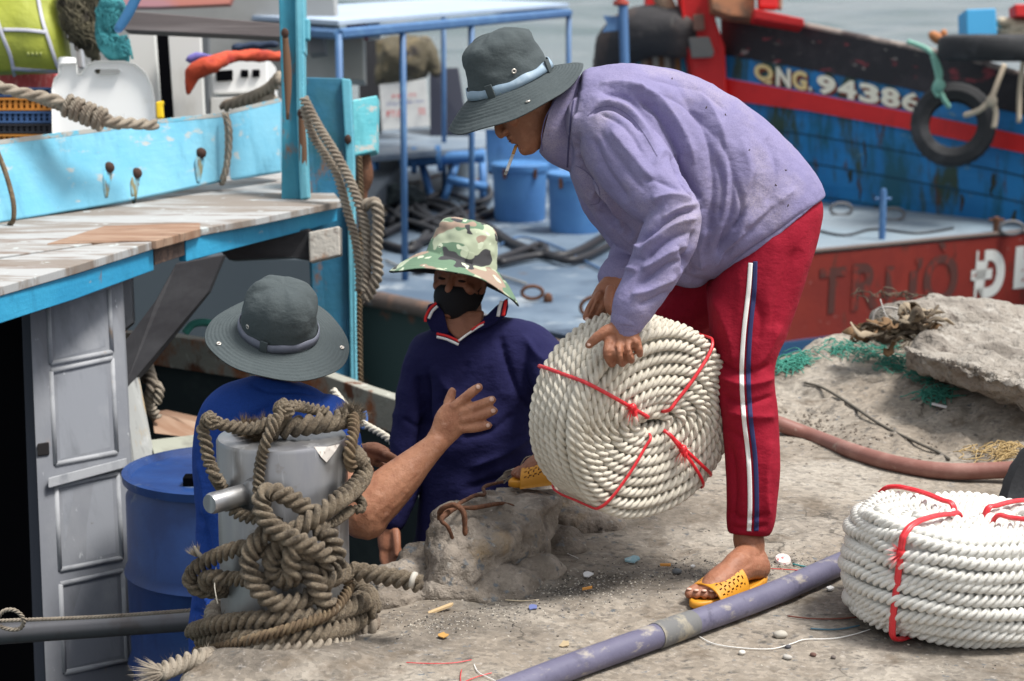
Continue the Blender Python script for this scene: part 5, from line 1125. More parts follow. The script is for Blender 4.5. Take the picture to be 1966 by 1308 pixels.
# blue drum in the boat
bl = A(428, 900, 6.1); drum = thing('drum', (bl.x, bl.y, -.93), 'dark blue plastic drum standing in the boat beside the grey door', 'drum')
B = MB(); R_d = .30; z1 = bl.z; pr = [(.02, -.93), (R_d-.02, -.93), (R_d-.005, -.90), (R_d-.008, z1-.62), (R_d+.008, z1-.60), (R_d-.004, z1-.57), (R_d, z1-.33), (R_d+.009, z1-.31), (R_d-.003, z1-.28), (R_d-.004, z1-.07), (R_d-.02, z1-.04), (R_d-.02, z1-.03), (R_d+.004, z1-.025), (R_d+.006, z1), (R_d-.012, z1+.002), (R_d-.022, z1-.016), (R_d-.1, z1-.018), (.02, z1-.016)]
B.rings([[Vector((bl.x+r*math.cos(2*math.pi*k/56), bl.y+r*math.sin(2*math.pi*k/56), z)) for k in range(56)] for r, z in pr]); part(B, 'barrel_body', M_bar, drum, 'auto', 0)
B = MB(); B.box(Vector((bl.x-.05, bl.y-.12, z1-.005)), (.10, .05, .03)); part(B, 'bung', M_dark, drum)
# steel pole + thin rope along it
B = MB(); a, b = A(-200, 1230, 5.45), A(780, 1162, 5.6); B.tube([a, a.lerp(b, .5), b], .031, 18, 2); tag(B.build('steel_pole', mat('dark_steel_tube', (.12, .12, .13), .4, metal=.5, layers=(((.10, .09, .09), (20, 2, 20), .5, .7),), rvar=.12)), 'long dark steel pole lying level across the boat behind the bollard', 'pole')
B = MB(); B.rope([A(-150,1200,5.40), A(10,1192,5.40), A(60,1190,5.41), A(200,1184,5.43), A(368,1172,5.45)], .0058, pitch=.03, fuzz=.2); B.rope([A(-10,1200,5.37), A(5,1175,5.36), A(28,1172,5.36), A(45,1188,5.37), A(40,1206,5.38), A(15,1208,5.37), A(-20,1195,5.38)], .0062, pitch=.03, fuzz=.3)
tag(B.build('stretched_line', M_rope_gr), 'thin cord with a small knot stretched just above the dark pole', 'cord')
# rope hung from the post: frayed double line
B = MB()
B.rope([A(583,190,7.6), A(612,245,7.55), A(640,290,7.5), (A(668,340,7.48)), A(690,395,7.45), A(702,440,7.45), A(706,500,7.45), A(700,560,7.45)], .020, fuzz=1.2)
B.rope([A(583,205,7.62), A(600,260,7.6), A(632,310,7.55), A(650,345,7.52), A(668,410,7.5), A(682,460,7.5), A(690,520,7.5), A(690,560,7.5)], .018, fuzz=1.2)
B.rope([A(700,395,7.45), A(722,392,7.42), A(726,430,7.42), A(722,490,7.43), A(724,530,7.44), A(702,575,7.46)], .024, fuzz=2.5)
for c in (A(716, 400, 7.42), A(722, 410, 7.42)): fray(B, c, CV(.6, .5, .2), .02, 90, .03, .9)
tag(B.build('hanging_rope', M_rope_gr), 'thick frayed double rope hanging beside the blue corner post', 'rope')
B = MB(); B.rope([A(690,300,7.7),A(694,420,7.7),A(690,600,7.7),A(694,800,7.7)], .012, pitch=.05, fuzz=.5); tag(B.build('tarred_rope', M_rope_dk), 'dark tarred rope running straight down the corner post edge', 'rope')
# mooring line over the rail at the far left
B = MB(); B.rope([A(-150,110,6.9), A(-20,160,7.0), A(40,178,7.05), A(100,190,7.1), A(150,212,7.15), A(190,226,7.2), A(240,236,7.3), A(300,240,7.4)], .022, fuzz=1.4, pitch=.16); B.rope([A(-150,150,6.95), A(0,168,7.05), A(100,200,7.15), A(160,225,7.2), A(230,242,7.3)], .016, fuzz=1.2)
for k in range(7): c = A(130+k*11, 203+k*4.5, 7.13+k*.01); u = CV(.9, -.35, 0); w_ = CV(.35, .9, .0); B.rope([c+(w_*math.cos(t)-FW*math.sin(t))*.036+u*(k % 2)*.004 for t in [i*math.pi/4 for i in range(9)]], .010, sub=3, fuzz=.8)
tag(B.build('spliced_rope', M_rope_gr), 'thick spliced rope sagging in front of the white jerry can', 'rope')
# drifting white rope right of the post (between the men)
B = MB(); B.rope([A(640,750,6.6), A(672,790,6.5), A(700,815,6.4), A(745,842,6.3), A(790,890,6.2), A(812,960,6.15), A(812,1020,6.15)], .0125, pitch=.07); tag(B.build('white_line', M_rope_w), 'off-white line drooping between the two men in the boat', 'rope')
B = MB(); B.tube([A(700,790,6.6), A(703,805,6.6), A(698,822,6.6), A(692,812,6.6), A(694,796,6.6)], .006, 8); tag(B.build('blue_loop', mat('blue_plastic', (.05, .2, .6), .5)), 'small blue plastic loop beside the corner post', 'loop')

# ---------------------------------------------------------------- blue work barge and red-sided boat
ZD = -.6
bg = thing('work_barge', (-.5, 15, -1.5), 'low blue steel work barge with an open deck behind the men', 'barge')
near = [(330,485),(700,560),(920,606),(1125,652)]
pn = [G(x, y, ZD) for x, y in near]; pf = [Vector((1.15, 14.2, ZD)), Vector((2.0, 17.2, ZD)), Vector((1.6, 24, ZD)), Vector((-3.6, 26, ZD))]
B = MB(); B.prism(pn+pf, (0, 0, -.08)); part(B, 'deck', M_bdeck, bg)
B = MB(); B.prism([p+Vector((0, .04, -.081)) for p in pn]+[p+Vector((0, 0, -.081)) for p in pf], (0, 0, -1.0)); part(B, 'hull', mat('dark_green_hull', (.02, .045, .045), .7, layers=(((.05, .06, .055), S3(1.5), .5, .7), ((.12, .05, .03), S3(3), .62, .7))), bg)
B = MB(); B.tube([p+Vector((0, -.03, -.03)) for p in pn]+[pf[0]], .055, 12, 4); part(B, 'rub_rail', mat('rusty_rub_rail', (.10, .075, .065), .7, layers=(((.22, .12, .08), S3(5), .55, .68), ((.2, .24, .28), S3(4), .6, .7)), bump=((S3(20), .5, .01),)), bg, True, 0)
for (x, y, r) in ((1022, 571, .05), (1072, 590, .0), (1150, 600, .085)):
    if r:
        B = MB(); c = G(x, y, ZD+.03); B.tube([c+Vector((r*1.3*math.cos(t), 0, r*.8*math.sin(t)+.03)) for t in [i*math.pi/6 for i in range(12)]], .012, 8, 3, closed=True); part(B, 'lashing_ring', M_rust, bg, True, 0)
    else:
        B = MB(); B.ell(G(1052, 574, ZD+.02), Matrix.Identity(3), (.03, .03, .04)); part(B, 'rusty_stud', M_rust, bg, True, 0)
rbt = thing('red_boat', (2.6, 15, -1.5), 'red-sided boat with worn painted letters and a pale grey deck', 'boat')
rt = [(1430,497),(1540,485),(1700,470),(1850,455),(1966,445),(2350,410)]
pr_ = [G(x, y, ZD+.01) for x, y in rt]; back = [Vector((p.x+.35, p.y+3.2, ZD+.01)) for p in (pr_[-1], pr_[0])]
B = MB(); B.prism(pr_+back, (0, 0, -.05)); part(B, 'deck', M_gdeck, rbt)
def redP(u, v):    # u: px along (x), v metres down
    xs_ = [a for a, _ in rt]; y = np.interp(u, xs_, [b for _, b in rt]); p = G(u, float(y), ZD+.01); return Vector((p.x, p.y+.0+v*.10, p.z-v))
B = MB(); rg = []
for u in np.linspace(1430, 2350, 40):
    a, b = redP(u, .02), redP(u, .66); rg.append([a+Vector((0, -.03, 0)), b+Vector((0, -.03, 0)), b+Vector((0, .3, 0)), a+Vector((0, .3, 0))])
B.rings(rg); part(B, 'hull_side', M_rhull, rbt, bevel=0)
B = MB(); rg = []
for u in np.linspace(1430, 2350, 12):
    a, b = redP(u, .655), redP(u, 1.3); rg.append([a+Vector((0, -.05, 0)), b+Vector((0, -.03, 0)), b+Vector((0, .3, 0)), a+Vector((0, .3, 0))])
B.rings(rg); part(B, 'boot_stripe', mat('blue_boot_stripe', (.03, .09, .20), .6), rbt, bevel=0)
B = MB(); B.tube([redP(u, .0)+Vector((0, -.02, .005)) for u in np.linspace(1430, 2350, 10)], .018, 8, 2); part(B, 'deck_edge', mat('worn_edge', (.12, .09, .08), .8), rbt, True, 0)
def letters(txt, fn, m, par, h, extr=.004, bold=.012, shear=0, name='lettering', space=1.05, size=1):
    cu = bpy.data.curves.new(name, 'FONT'); cu.body = txt; cu.size = 1; cu.extrude = 0; cu.offset = bold; cu.space_character = space; cu.shear = shear; cu.resolution_u = 6
    o = bpy.data.objects.new(name, cu); COL.objects.link(o); dg = bpy.context.evaluated_depsgraph_get(); me = bpy.data.meshes.new_from_object(o.evaluated_get(dg)); bpy.data.objects.remove(o)
    V = np_verts(me); mn, mx = V.min(0), V.max(0); B = MB(); vs = []; 
    for v in V: vs.append(fn((v[0]-mn[0])/(mx[0]-mn[0]), v[1], (mn[1], mx[1])))
    B.add(vs, [tuple(p.vertices) for p in me.polygons]); o = B.build(name, m, None, False); adopt(o, par); bpy.data.meshes.remove(me); return o
M_fade = mat('faded_dark_lettering', (.09, .03, .025), .8, layers=(((.23, .026, .017), S3(11), .52, .60),))
M_whl = mat('chipped_white_lettering', (.72, .71, .68), .7, layers=(((.34, .10, .07), S3(13), .62, .66),))
def red_letter(t, u0, u1, v0, v1, m, off=.036, bold=.03):
    return letters(t, lambda fx, y, r: redP(u0+(u1-u0)*fx, v1+(v0-v1)*((y-r[0])/(r[1]-r[0])))+Vector((0, -off, 0)), m, rbt, 1, bold=bold)
red_letter('T', 1575, 1625, .13, .48, M_fade); red_letter('R', 1638, 1693, .12, .48, M_fade); red_letter('Ư', 1703, 1772, .12, .50, M_fade); red_letter('Ơ', 1776, 1842, .10, .50, M_fade)
red_letter('`', 1800, 1818, .02, .09, M_fade); red_letter('Đ', 1868, 1932, .115, .50, M_whl, bold=.05); red_letter('I', 1951, 1980, .11, .45, M_whl, bold=.05); red_letter('Ê', 1990, 2050, .02, .45, M_fade)
# small mooring bitts on that deck
for x, y, h_, m in ((1693, 462, .40, M_bluem2), (1912, 448, .13, M_rust)):
    B = MB(); p = G(x, y, ZD); B.tube([p, p+Vector((0, 0, h_*.93)), p+Vector((0, 0, h_))], [.026, .026, .015], 12, 1); B.tube([p+Vector((-.06, 0, h_*.8)), p+Vector((.06, 0, h_*.8))], .012, 8, 1); part(B, 'bitt', m, rbt, 'auto', 0)
for x, y in ((1615, 402), (1715, 412), (1942, 438)):
    B = MB(); p = G(x, y, ZD+.06); B.tube([p+Vector((.09*math.cos(t), 0, .05*math.sin(t))) for t in [i*math.pi/6 for i in range(12)]], .014, 8, 2, closed=True); part(B, 'lashing_ring', mat('dull_grey_iron', (.16, .16, .17), .7, metal=.3), rbt, True, 0)

# ---------------------------------------------------------------- blue boat with the registration number
qb = thing('fishing_boat', (3.5, 17.5, -1.5), 'blue hulled fishing boat with a black rail, red stripe and painted number', 'boat')
XS = [1385, 1550, 1733, 1850, 1966, 2400]
Yrail = [32, 54, 92, 115, 150, 290]; Yb = [104, 133, 168, 195, 220, 350]; Yr1 = [149, 178, 213, 236, 260, 385]; Yr2 = [190, 212, 246, 270, 294, 415]
def qd(x): return 17.9+(x-1385)/581*(-2.0)
def qP(x, k, off=0):
    """k: 0 rail,1 black/blue border,2 red top,3 red bottom,4 waterline"""
    ks = [Yrail, Yb, Yr1, Yr2]; d = qd(x)
    if k <= 3:
        i = min(int(k), 2); f = k-i; y = np.interp(x, XS, ks[i])*(1-f)+np.interp(x, XS, ks[i+1])*f
        return A(x, float(y), d)-Vector((0, off, 0))
    p = A(x, float(np.interp(x, XS, Yr2)), d); return Vector((p.x, p.y+(k-3)*.25-off, p.z+(k-3)*(-1.55-p.z)))
def skin(k0, k1, off, th, m, nm, nk=6, x0=1385, x1=2400, nx_=30):
    B = MB(); rg = []
    for x in np.unique(np.r_[np.linspace(x0, x1, nx_), [v for v in XS if x0 <= v <= x1]]):
        f = [qP(x, k0+(k1-k0)*i/nk, off) for i in range(nk+1)]; rg.append(f+[f[-1]+Vector((0, th, 0)), f[0]+Vector((0, th, -.08 if th > .5 else 0))])
    B.rings(rg); o = B.build(nm, m, qb, 'auto'); return o
skin(1, 4, 0, 1.0, M_bhull, 'hull', 10); skin(0, 1, .02, .10, M_blk, 'black_bulwark'); skin(2, 3, .05, .08, M_redp, 'rubbing_strake')
B = MB(); B.tube([qP(x, 0)+Vector((0, .03, .01)) for x in np.linspace(1400, 2400, 14)], .035, 8, 3); o = B.build('rail_cap', mat('worn_rail_cap', (.30, .25, .22), .85, layers=(((.08, .06, .06), S3(4), .48, .6),)), qb)
B = MB(); rg = []
for x in np.linspace(1385, 1790, 12): a = qP(x, 1.97, .03); rg.append([a, a-Vector((0, 0, .025)), a-Vector((0, -.03, .025)), a+Vector((0, .03, 0))])
B.rings(rg); o = B.build('violet_pinstripe', mat('violet_line', (.20, .18, .48), .6), qb)
def reg(t, x0, x1, k0, k1, m, off, dx=0, dk=0, bold=.03, nm='registration_number'):
    return letters(t, lambda fx, y, r: qP(x0+(x1-x0)*fx+dx, k1+(k0-k1)*((y-r[0])/(r[1]-r[0]))+dk, off), m, qb, 1, bold=bold, name=nm)
M_let = mat('cream_lettering', (.78, .74, .60), .6); M_lets = mat('rust_red_letter_shadow', (.22, .045, .02), .7); M_lety = mat('yellowish_lettering', (.72, .56, .26), .6)
cols = [('Q', 1447, 1483, M_lety), ('N', 1489, 1517, M_let), ('G', 1520, 1548, M_lety), ('.', 1552, 1557, M_let), ('9', 1567, 1603, M_let), ('4', 1607, 1643, M_let), ('3', 1648, 1686, M_let), ('8', 1690, 1726, M_let), ('6', 1730, 1766, M_let)]
for t, a, b, m in cols:
    k0, k1 = (1.12, 1.93) if t != '.' else (1.72, 1.9)
    reg(t, a, b, k0, k1, M_lets, .020, 4, .10, .055, 'number_shadow'); reg(t, a, b, k0, k1, m, .034, 0, 0, .045 if t != '6' else .02)
for kk_ in (3.12, 3.26, 3.42, 3.6):
    B = MB(); B.tube([qP(x, kk_, .003) for x in np.linspace(1400, 2380, 12)], .007, 5, 3); B.build('plank_seam', mat('dark_seam', (.012, .06, .10), .9), qb)
# rust and weed streaks on the hull
B = MB(); rs = random.Random(4)
M_weed = mat('dark_green_brown_stain', (.03, .045, .03), .85, layers=(((.09, .05, .03), S3(8), .45, .65),))
for _ in range(9):
    B = MB(); x = rs.uniform(1560, 2000); k = rs.uniform(3.05, 3.5); L_ = rs.uniform(.06, .28); w_ = rs.uniform(3, 10); pts = []
    for i in range(5): pts.append(qP(x+rs.uniform(-3, 3), k+L_*i/4, .006))
    B.tube(pts, [w_*.3/225, w_/225, w_*.8/225, w_*.5/225, .003], 6, 3, flat=.12)
    B.build('hull_stain', M_weed, qb)
# stem post and bow
def qpost(nm, q, th, m, lab=None): B = MB(); B.plate(q, th); o = B.build(nm, m, qb, False, .012); return o
qpost('stem_post', [(1300,-60,17.6),(1360,-60,17.6),(1375,40,17.65),(1392,90,17.7),(1395,175,17.75),(1405,420,17.9),(1345,420,17.9),(1328,140,17.75),(1312,50,17.65)], .35, M_redp)
qpost('patch_plate', [(1322,72,17.58),(1362,70,17.58),(1372,100,17.6),(1368,110,17.6),(1328,112,17.62)], .03, mat('grey_patch', (.16, .15, .14), .7))
qpost('patch_plate', [(1330,28,17.58),(1352,26,17.58),(1354,58,17.58),(1332,60,17.58)], .03, mat('brown_patch', (.16, .08, .06), .7))
qpost('beam', [(1362,-30,17.4),(1450,-20,17.4),(1450,36,17.4),(1400,30,17.4),(1368,18,17.4)], .3, mat('orange_brown_wood', (.38, .16, .08), .8, layers=(((.15, .09, .06), S3(5), .5, .65),)))
qpost('red_timber', [(1448,16,17.2),(1544,36,17.0),(1544,52,17.0),(1448,36,17.2)], .3, M_redp)
qpost('red_bollard', [(1455,-60,17.3),(1496,-60,17.3),(1494,16,17.3),(1458,14,17.3)], .15, M_redp)
qpost('brown_edge', [(1496,-60,17.35),(1505,-60,17.35),(1502,18,17.35),(1494,16,17.35)], .1, M_browb)
qpost('bow_planking', [(1180,95,18.6),(1230,80,18.5),(1330,88,18.2),(1345,420,18.2),(1150,420,18.6),(1160,150,18.7)], .5, mat('charcoal_bow', (.03, .03, .035), .8))
for i, (c, x) in enumerate([((.10,.30,.40),1223),((.35,.25,.18),1236),((.17,.09,.06),1247),((.42,.38,.33),1258),((.20,.10,.05),1269),((.40,.36,.30),1280),((.12,.10,.09),1291),((.33,.17,.07),1300),((.06,.28,.40),1312)]):
    qpost('stave', [(x-6,96+abs(6-i)*.6,18.05),(x+6,96,18.05),(x+14,300,18.1),(x+2,300,18.1)], .05, mat('stave_%d' % i, c, .75))
# big tarp-covered fender roll at the bow
B = MB(); B.tube([A(1178,128,18.3), A(1196,84,18.1), A(1240,60,17.9), A(1300,60,17.85)], [.20, .23, .24, .22], 16, 5, caps='round'); 
B.limb([(1212,70,17.9,40),(1260,68,17.85,42),(1310,75,17.85,40)], 16, 5); o = B.build('bow_fender', mat('black_brown_tarp', (.035, .033, .036), .75, layers=(((.10, .07, .06), (2, 2, 1), .5, .66), ((.16, .15, .14), (6, 6, 2), .62, .72)), bump=((S3(10), .6, .02),)), qb); rumple(o, .03, 5, 3)
qpost('red_bow_block', [(1243,-40,18),(1262,-40,18),(1290,-20,18),(1290,32,18),(1238,32,18)], .3, M_redp)
B = MB(); B.limb([(1262,-20,17.8,15),(1278,10,17.8,18),(1290,30,17.8,15)]); o = B.build('rag', M_browb, qb)
# tyre fender
def tyre(c, n_, R, r, name, label, m=M_tyre, hole=.56, tread=24):
    z = n_.normalized(); x = z.orthogonal().normalized(); y = z.cross(x); n = 64; B = MB(); prof = []
    ro, ri = R, R*hole; hw = r
    prof = [(ri, -hw*.55), (ri+.02*R, -hw*.8), ((ri+ro)/2, -hw*1.05), (ro*.95, -hw*.85), (ro, -hw*.55), (ro, 0), (ro, hw*.55), (ro*.95, hw*.85), ((ri+ro)/2, hw*1.05), (ri+.02*R, hw*.8), (ri, hw*.55), (ri+.05*R, hw*.45), (ro*.9, hw*.4), (ro*.9, -hw*.4), (ri+.05*R, -hw*.45)]
    rg = []
    for k in range(n+1):
        a = 2*math.pi*k/n; g = .985 if k % 2 else 1.0; rg.append([c+(x*math.cos(a)+y*math.sin(a))*(q*(g if q > ro*.93 else 1))+z*w_ for q, w_ in prof])
    B.rings(rg, False); o = B.build(name, m, None, 'auto'); return tag(o, label, 'tyre') if label else o
tc = A(1830, 240, 15.85)
tyre(tc, CV(-.25, .05, 1), .335, .10, 'tyre', 'old black tyre hung as a fender over the blue hull')
tyre(A(1905, 92, 15.6), CV(0, 1, .15), .42, .10, 'tyre', 'black tyre lying flat on the rail at the upper right edge')
B = MB(); B.tube([A(1742,80,15.8), A(1775,92,15.75), A(1795,110,15.7), A(1806,140,15.68), A(1802,165,15.68), A(1812,190,15.66), A(1822,206,15.7)], .020, 8); B.tube([A(1790,108,15.7), A(1800,150,15.68), A(1793,170,15.68), A(1802,186,15.66)], .018, 8); B.ell(A(1803,164,15.64), Matrix.Identity(3), (.05, .04, .05))
tag(B.build('green_rope', mat('pale_green_rope', (.20, .42, .34), .8, bump=((S3(60), .5, .004),))), 'pale green rope holding the tyre fender to the rail', 'rope')
B = MB(); B.tube([A(1928,125,15.6), A(1915,160,15.55), A(1902,190,15.5), (A(1880,212,15.5)), A(1852,222,15.6)], .022, 8); B.tube([A(1902,190,15.5), A(1912,215,15.5), A(1908,246,15.5)], .022, 8); B.tube([A(1966,110,15.6), A(1958,170,15.6), A(1956,236,15.6)], .02, 8); B.ell(A(1904,194,15.47), Matrix.Identity(3), (.045, .04, .05))
tag(B.build('cream_rope', mat('cream_rope', (.50, .42, .32), .85, bump=((S3(60), .5, .004),))), 'cream rope knotted round the right side of the tyre fender', 'rope')
B = MB(); B.plate([(1855,18,15.9),(1912,16,15.9),(1915,68,15.9),(1856,68,15.9)], .3); tag(B.build('blue_box', mat('light_blue_box', (.06, .36, .66), .6), None, False, .01), 'light blue box standing on the far rail', 'box')
B = MB()
for _ in range(26): B.limb([(rs.uniform(1915, 2040), rs.uniform(40, 78), 15.9+rs.uniform(0, .2), 9) for q in range(3)], 8, 3)
o = B.build('net_heap', mat('cream_net', (.48, .42, .32), .9, bump=((S3(40), .8, .01),))); rumple(o, .01, 20, 3); tag(o, 'heap of cream netting on the rail behind the flat tyre', 'net')
B = MB(); B.ell(A(1798, 73, 15.9), Matrix.Rotation(.6, 3, 'Y'), (.075, .05, .045)); B.ell(A(1812, 66, 15.9), Matrix.Identity(3), (.03, .03, .04)); o = B.build('orange_float', mat('orange_brown_float', (.42, .17, .07), .8, bump=((S3(60), .6, .01),))); tag(o, 'small orange-brown float on the rail', 'float')
B = MB(); B.plate([(1948,8,15.8),(2000,8,15.8),(2000,34,15.8),(1950,32,15.8)], .2); tag(B.build('red_crate', M_redp, None, False, .01), 'red crate corner at the upper right edge', 'crate')

# ---------------------------------------------------------------- things on the work barge
def deckp(px, py, z=ZD): return G(px, py, z)
for i, (x, yb, w_, h_) in enumerate(((998, 440, .225, .47), (1104, 462, .215, .47))):
    p = deckp(x, yb-18); t = thing('blue_drum', p, ['blue drum standing nearer the stooping man chin on the barge deck', 'blue drum half hidden by the lavender shirt on the barge deck'][i], 'drum')
    B = MB(); n = 40; pr2 = [(.01, 0), (w_*.9, 0), (w_*.93, .03), (w_*.96, h_*.5), (w_, h_-.06), (w_+.012, h_-.055), (w_+.016, h_-.01), (w_, h_), (w_-.04, h_-.005), (.01, h_-.012)]
    B.rings([[p+Vector((r*math.cos(2*math.pi*k/n), r*math.sin(2*math.pi*k/n), z)) for k in range(n)] for r, z in pr2]); part(B, 'barrel_body', M_bluem, t, 'auto', 0)
    B = MB()
    for s in (-1, 1): B = MB(); B.box(p+Vector((s*w_*.55, -w_*.87, h_-.07)), (.03, .03, .08)); part(B, 'lid_clip', M_rust, t)
B = MB(); p = deckp(960, 400); B.plate([(932,248,16.6),(1075,248,16.6),(1075,330,16.6),(936,330,16.6)], .3); o = B.build('blue_chest', M_bluem, None, False, .01); tag(o, 'blue steel chest behind the two blue drums', 'chest')
tag(B.build('x', M_bluem), 'x', 'x'); bpy.data.objects.remove(bpy.data.objects['x'])
# low table with a winch
ZTb = -.16
tb = thing('work_table', G(830, 290, ZD), 'low grey-blue metal table with blue legs and a winch under it', 'table')
B = MB(); B.prism([G(690,302,ZTb), G(930,282,ZTb), G(945,252,ZTb), G(700,244,ZTb)], (0, 0, -.05)); part(B, 'tabletop', mat('grey_blue_steel', (.17, .22, .28), .5, layers=(((.3, .34, .38), (1.5, 3, 1), .5, .66),)), tb)
for x1, y1, x2, y2 in ((806,300,830,386), (880,300,852,386), (720,300,722,380), (925,290,928,380)):
    B = MB(); B.tube([A(x1, y1, 17.9), A(x2, y2, 17.7)], .035, 8, 1); part(B, 'leg', M_bluem, tb, True, 0)
B = MB(); B.tube([A(770,308,17.8), A(850,304,17.7), A(930,300,17.7)], [.07, .055, .055], 14, 1); B.tube([A(790,308,17.8), A(800,308,17.8)], .12, 16, 1); B.tube([A(838,305,17.7), A(848,304,17.7)], .12, 16, 1); part(B, 'winch_drum', M_bluem, tb, 'auto', 0)
B = MB(); B.tube([A(860,345,17.6), A(935,360,17.6)], .04, 8, 1); part(B, 'brace_bar', M_bluem, tb, True, 0)
# sign board
def quadpanel(nm, q, th, m, label, cat): B = MB(); B.plate(q, th); return tag(B.build(nm, m, None, False, .004), label, cat)
sg = thing('notice_board', A(775, 248, 18.6), 'square white notice board with red and blue hand lettering', 'notice board')
B = MB(); B.plate([(728,163,18.6),(818,152,18.6),(825,242,18.6),(734,251,18.6)], .03); part(B, 'board', mat('white_board', (.62, .62, .60), .6, layers=(((.5, .5, .5), S3(5), .5, .7),)), sg)
def sgt(t, x0, y0, x1, y1, hh, m):
    letters(t, lambda fx, y, r: A(x0+(x1-x0)*fx, (y0+(y1-y0)*fx)-hh*((y-r[0])/(r[1]-r[0])), 18.58), m, sg, 1, bold=.02)
M_rl = mat('red_lettering', (.55, .06, .07), .6); M_bl = mat('blue_lettering', (.14, .17, .34), .6)
sgt('ĐIỂM TT', 752, 189, 800, 186, 10, M_rl); sgt('Cung cap dau nhot', 742, 205, 814, 198, 8, M_bl); sgt('ĐT:.08.', 742, 226, 778, 222, 13, M_rl); sgt('72', 803, 221, 816, 219, 12, M_rl)
B = MB(); B.ribs([((722,78),(722,160),18.9,.18), ((742,76),(742,158),18.8,.25), ((780,74),(780,156),18.8,.25), ((812,74),(812,150),18.8,.22), ((820,78),(820,140),18.9,.18)], 28, 4, 3)
B.limb([(815,82,18.75,10),(828,110,18.7,11),(836,140,18.7,9)])
o = fuse(B, 'tarpaulin', mat('olive_brown_tarp', (.10, .085, .055), .8, layers=(((.26, .20, .11), (3, 3, 3), .54, .66), ((.035, .03, .03), (5, 5, 9), .54, .66), ((.35, .33, .29), (7, 7, 16), .64, .7)), bump=((S3(8), .6, .03),)), None, .02, 4); rumple(o, .05, 3, 4); rumple(o, .02, 8, 4)
tag(o, 'crumpled olive tarpaulin draped above the notice board', 'tarpaulin')
quadpanel('dark_cabinet', [(825,132,19.2),(880,130,19.2),(898,250,19.0),(905,260,19.0),(826,262,19.0)], .7, mat('navy_cabinet', (.012, .016, .035), .5), 'dark navy cabinet to the right of the notice board', 'cabinet')
quadpanel('engine_box', [(688,70,19.3),(726,70,19.3),(730,262,19.2),(690,264,19.2)], .6, mat('black_box', (.012, .012, .016), .6), 'black engine box behind the tarpaulin', 'engine box')
# hoses lying on the deck
HL = ['long black hose curving past the right drum toward the men', 'second black hose nearest the barge edge under the two drums', 'black hose crossing the tangle behind the camouflage hat', 'black hose arching through the upper tangle', 'thin black hose at the back of the tangle', 'black hose looped into figures in the tangle', 'black hose reaching from the left to the camouflage hat', 'grey-black hose hanging from the table to the deck', 'short black hose loop beside the camouflage hat crown', 'short black hose at the left of the tangle', 'black hose slanting through the middle of the tangle', 'thin black hose beneath the table legs']
hs_ = [[(735,452),(790,430),(850,450),(920,430),(990,470),(1080,492),(1160,455),(1200,430)], [(960,505),(1040,490),(1100,500),(1170,470),(1210,440)], [(740,400),(800,430),(870,405),(940,380),(930,350)],
       [(745,430),(820,395),(900,420),(960,400)], [(740,365),(790,395),(850,370),(920,395)], [(790,470),(840,445),(760,415),(800,385),(870,395),(900,440),(840,460)], [(800,520),(850,505),(880,480),(950,480)],
       [(812,300),(812,345),(806,380),(830,420),(900,450)], [(950,500),(1000,482),(1040,470),(1050,485)], [(740,470),(790,480),(820,450)], [(740,380),(860,440),(940,445)], [(760,345),(830,420),(930,400)]]
for i, h_ in enumerate(hs_):
    B = MB(); B.tube([deckp(x, y, ZD+.03+.012*(i % 3)) for x, y in h_], .027 if i % 3 else .035, 10, 6); o = B.build('rubber_hose', M_hose); o2 = tag(o, HL[i], 'hose', 'black hoses tangled on the barge deck')
B = MB(); p = deckp(842, 438); B.tube([p, p+Vector((.18, -.35, .03))], .035, 10, 1, caps='round'); tag(B.build('hose_nozzle', mat('dull_brass', (.35, .3, .24), .5, metal=.4)), 'pale metal nozzle at the end of a black hose', 'nozzle')
for x, y, r, m, lb in ((715, 375, .10, mat('teal_bucket', (.01, .13, .14), .6), 'teal bucket'), (745, 388, .07, mat('grey_tin', (.25, .27, .28), .5), 'grey tin'), (880, 356, .11, M_wht, 'white sack')):
    p = deckp(x, y); B = MB(); B.rings([[p+Vector((q*math.cos(t), q*math.sin(t), z)) for t in [2*math.pi*k/24 for k in range(24)]] for q, z in ((r*.8, 0), (r, r*2), (r*1.06, r*2.02), (r*.95, r*2.02), (r*.75, .02))]); o = B.build(lb.replace(' ', '_').replace('white_sack', 'sack'), m); tag(o, {'teal bucket': 'dark teal bucket on the deck under the table', 'grey tin': 'round grey tin among the black hoses', 'white sack': 'pale squat tub between the table legs'}[lb], lb.split()[1])

# canopy on posts at the back
ZC = 1.15
cn = thing('deck_canopy', (-1.0, 15.5, ZD), 'pale blue flat canopy on thin blue posts over the far boat', 'canopy')
q1, q2, q3 = G(388,24,ZC), G(650,40,ZC), G(1092,6,ZC); q4 = q1+(q3-q2)
B = MB(); B.prism([q1, q2, q3, q4], (0, 0, -.03)); part(B, 'canopy_roof', M_canopy, cn)
B = MB(); 
for a, b in ((q1, q2), (q2, q3), (q3, q4), (q4, q1)): B.tube([a-Vector((0, 0, .08)), b-Vector((0, 0, .08))], .035, 6, 1)
part(B, 'roof_frame', M_bluem2, cn, False, 0)
for p in (q1, q2, q2.lerp(q3, .22), q2.lerp(q3, .50), q3, q4):
    B = MB(); B.tube([p-Vector((0, 0, .08)), Vector((p.x, p.y, ZD))], .022, 8, 1); part(B, 'post', M_bluem2, cn, True, 0)
# far boat that carries the canopy and the cabin
B = MB(); B.prism([Vector((-5.6, 13.2, -.35)), Vector((-1.2, 12.5, -.35)), Vector((-1.0, 19, -.35)), Vector((-6, 20, -.35))], (0, 0, -1.2)); tag(B.build('far_boat', mat('far_grey_hull', (.10, .12, .14), .7), None, False, .01), 'grey boat hull carrying the white cabin panels', 'boat')
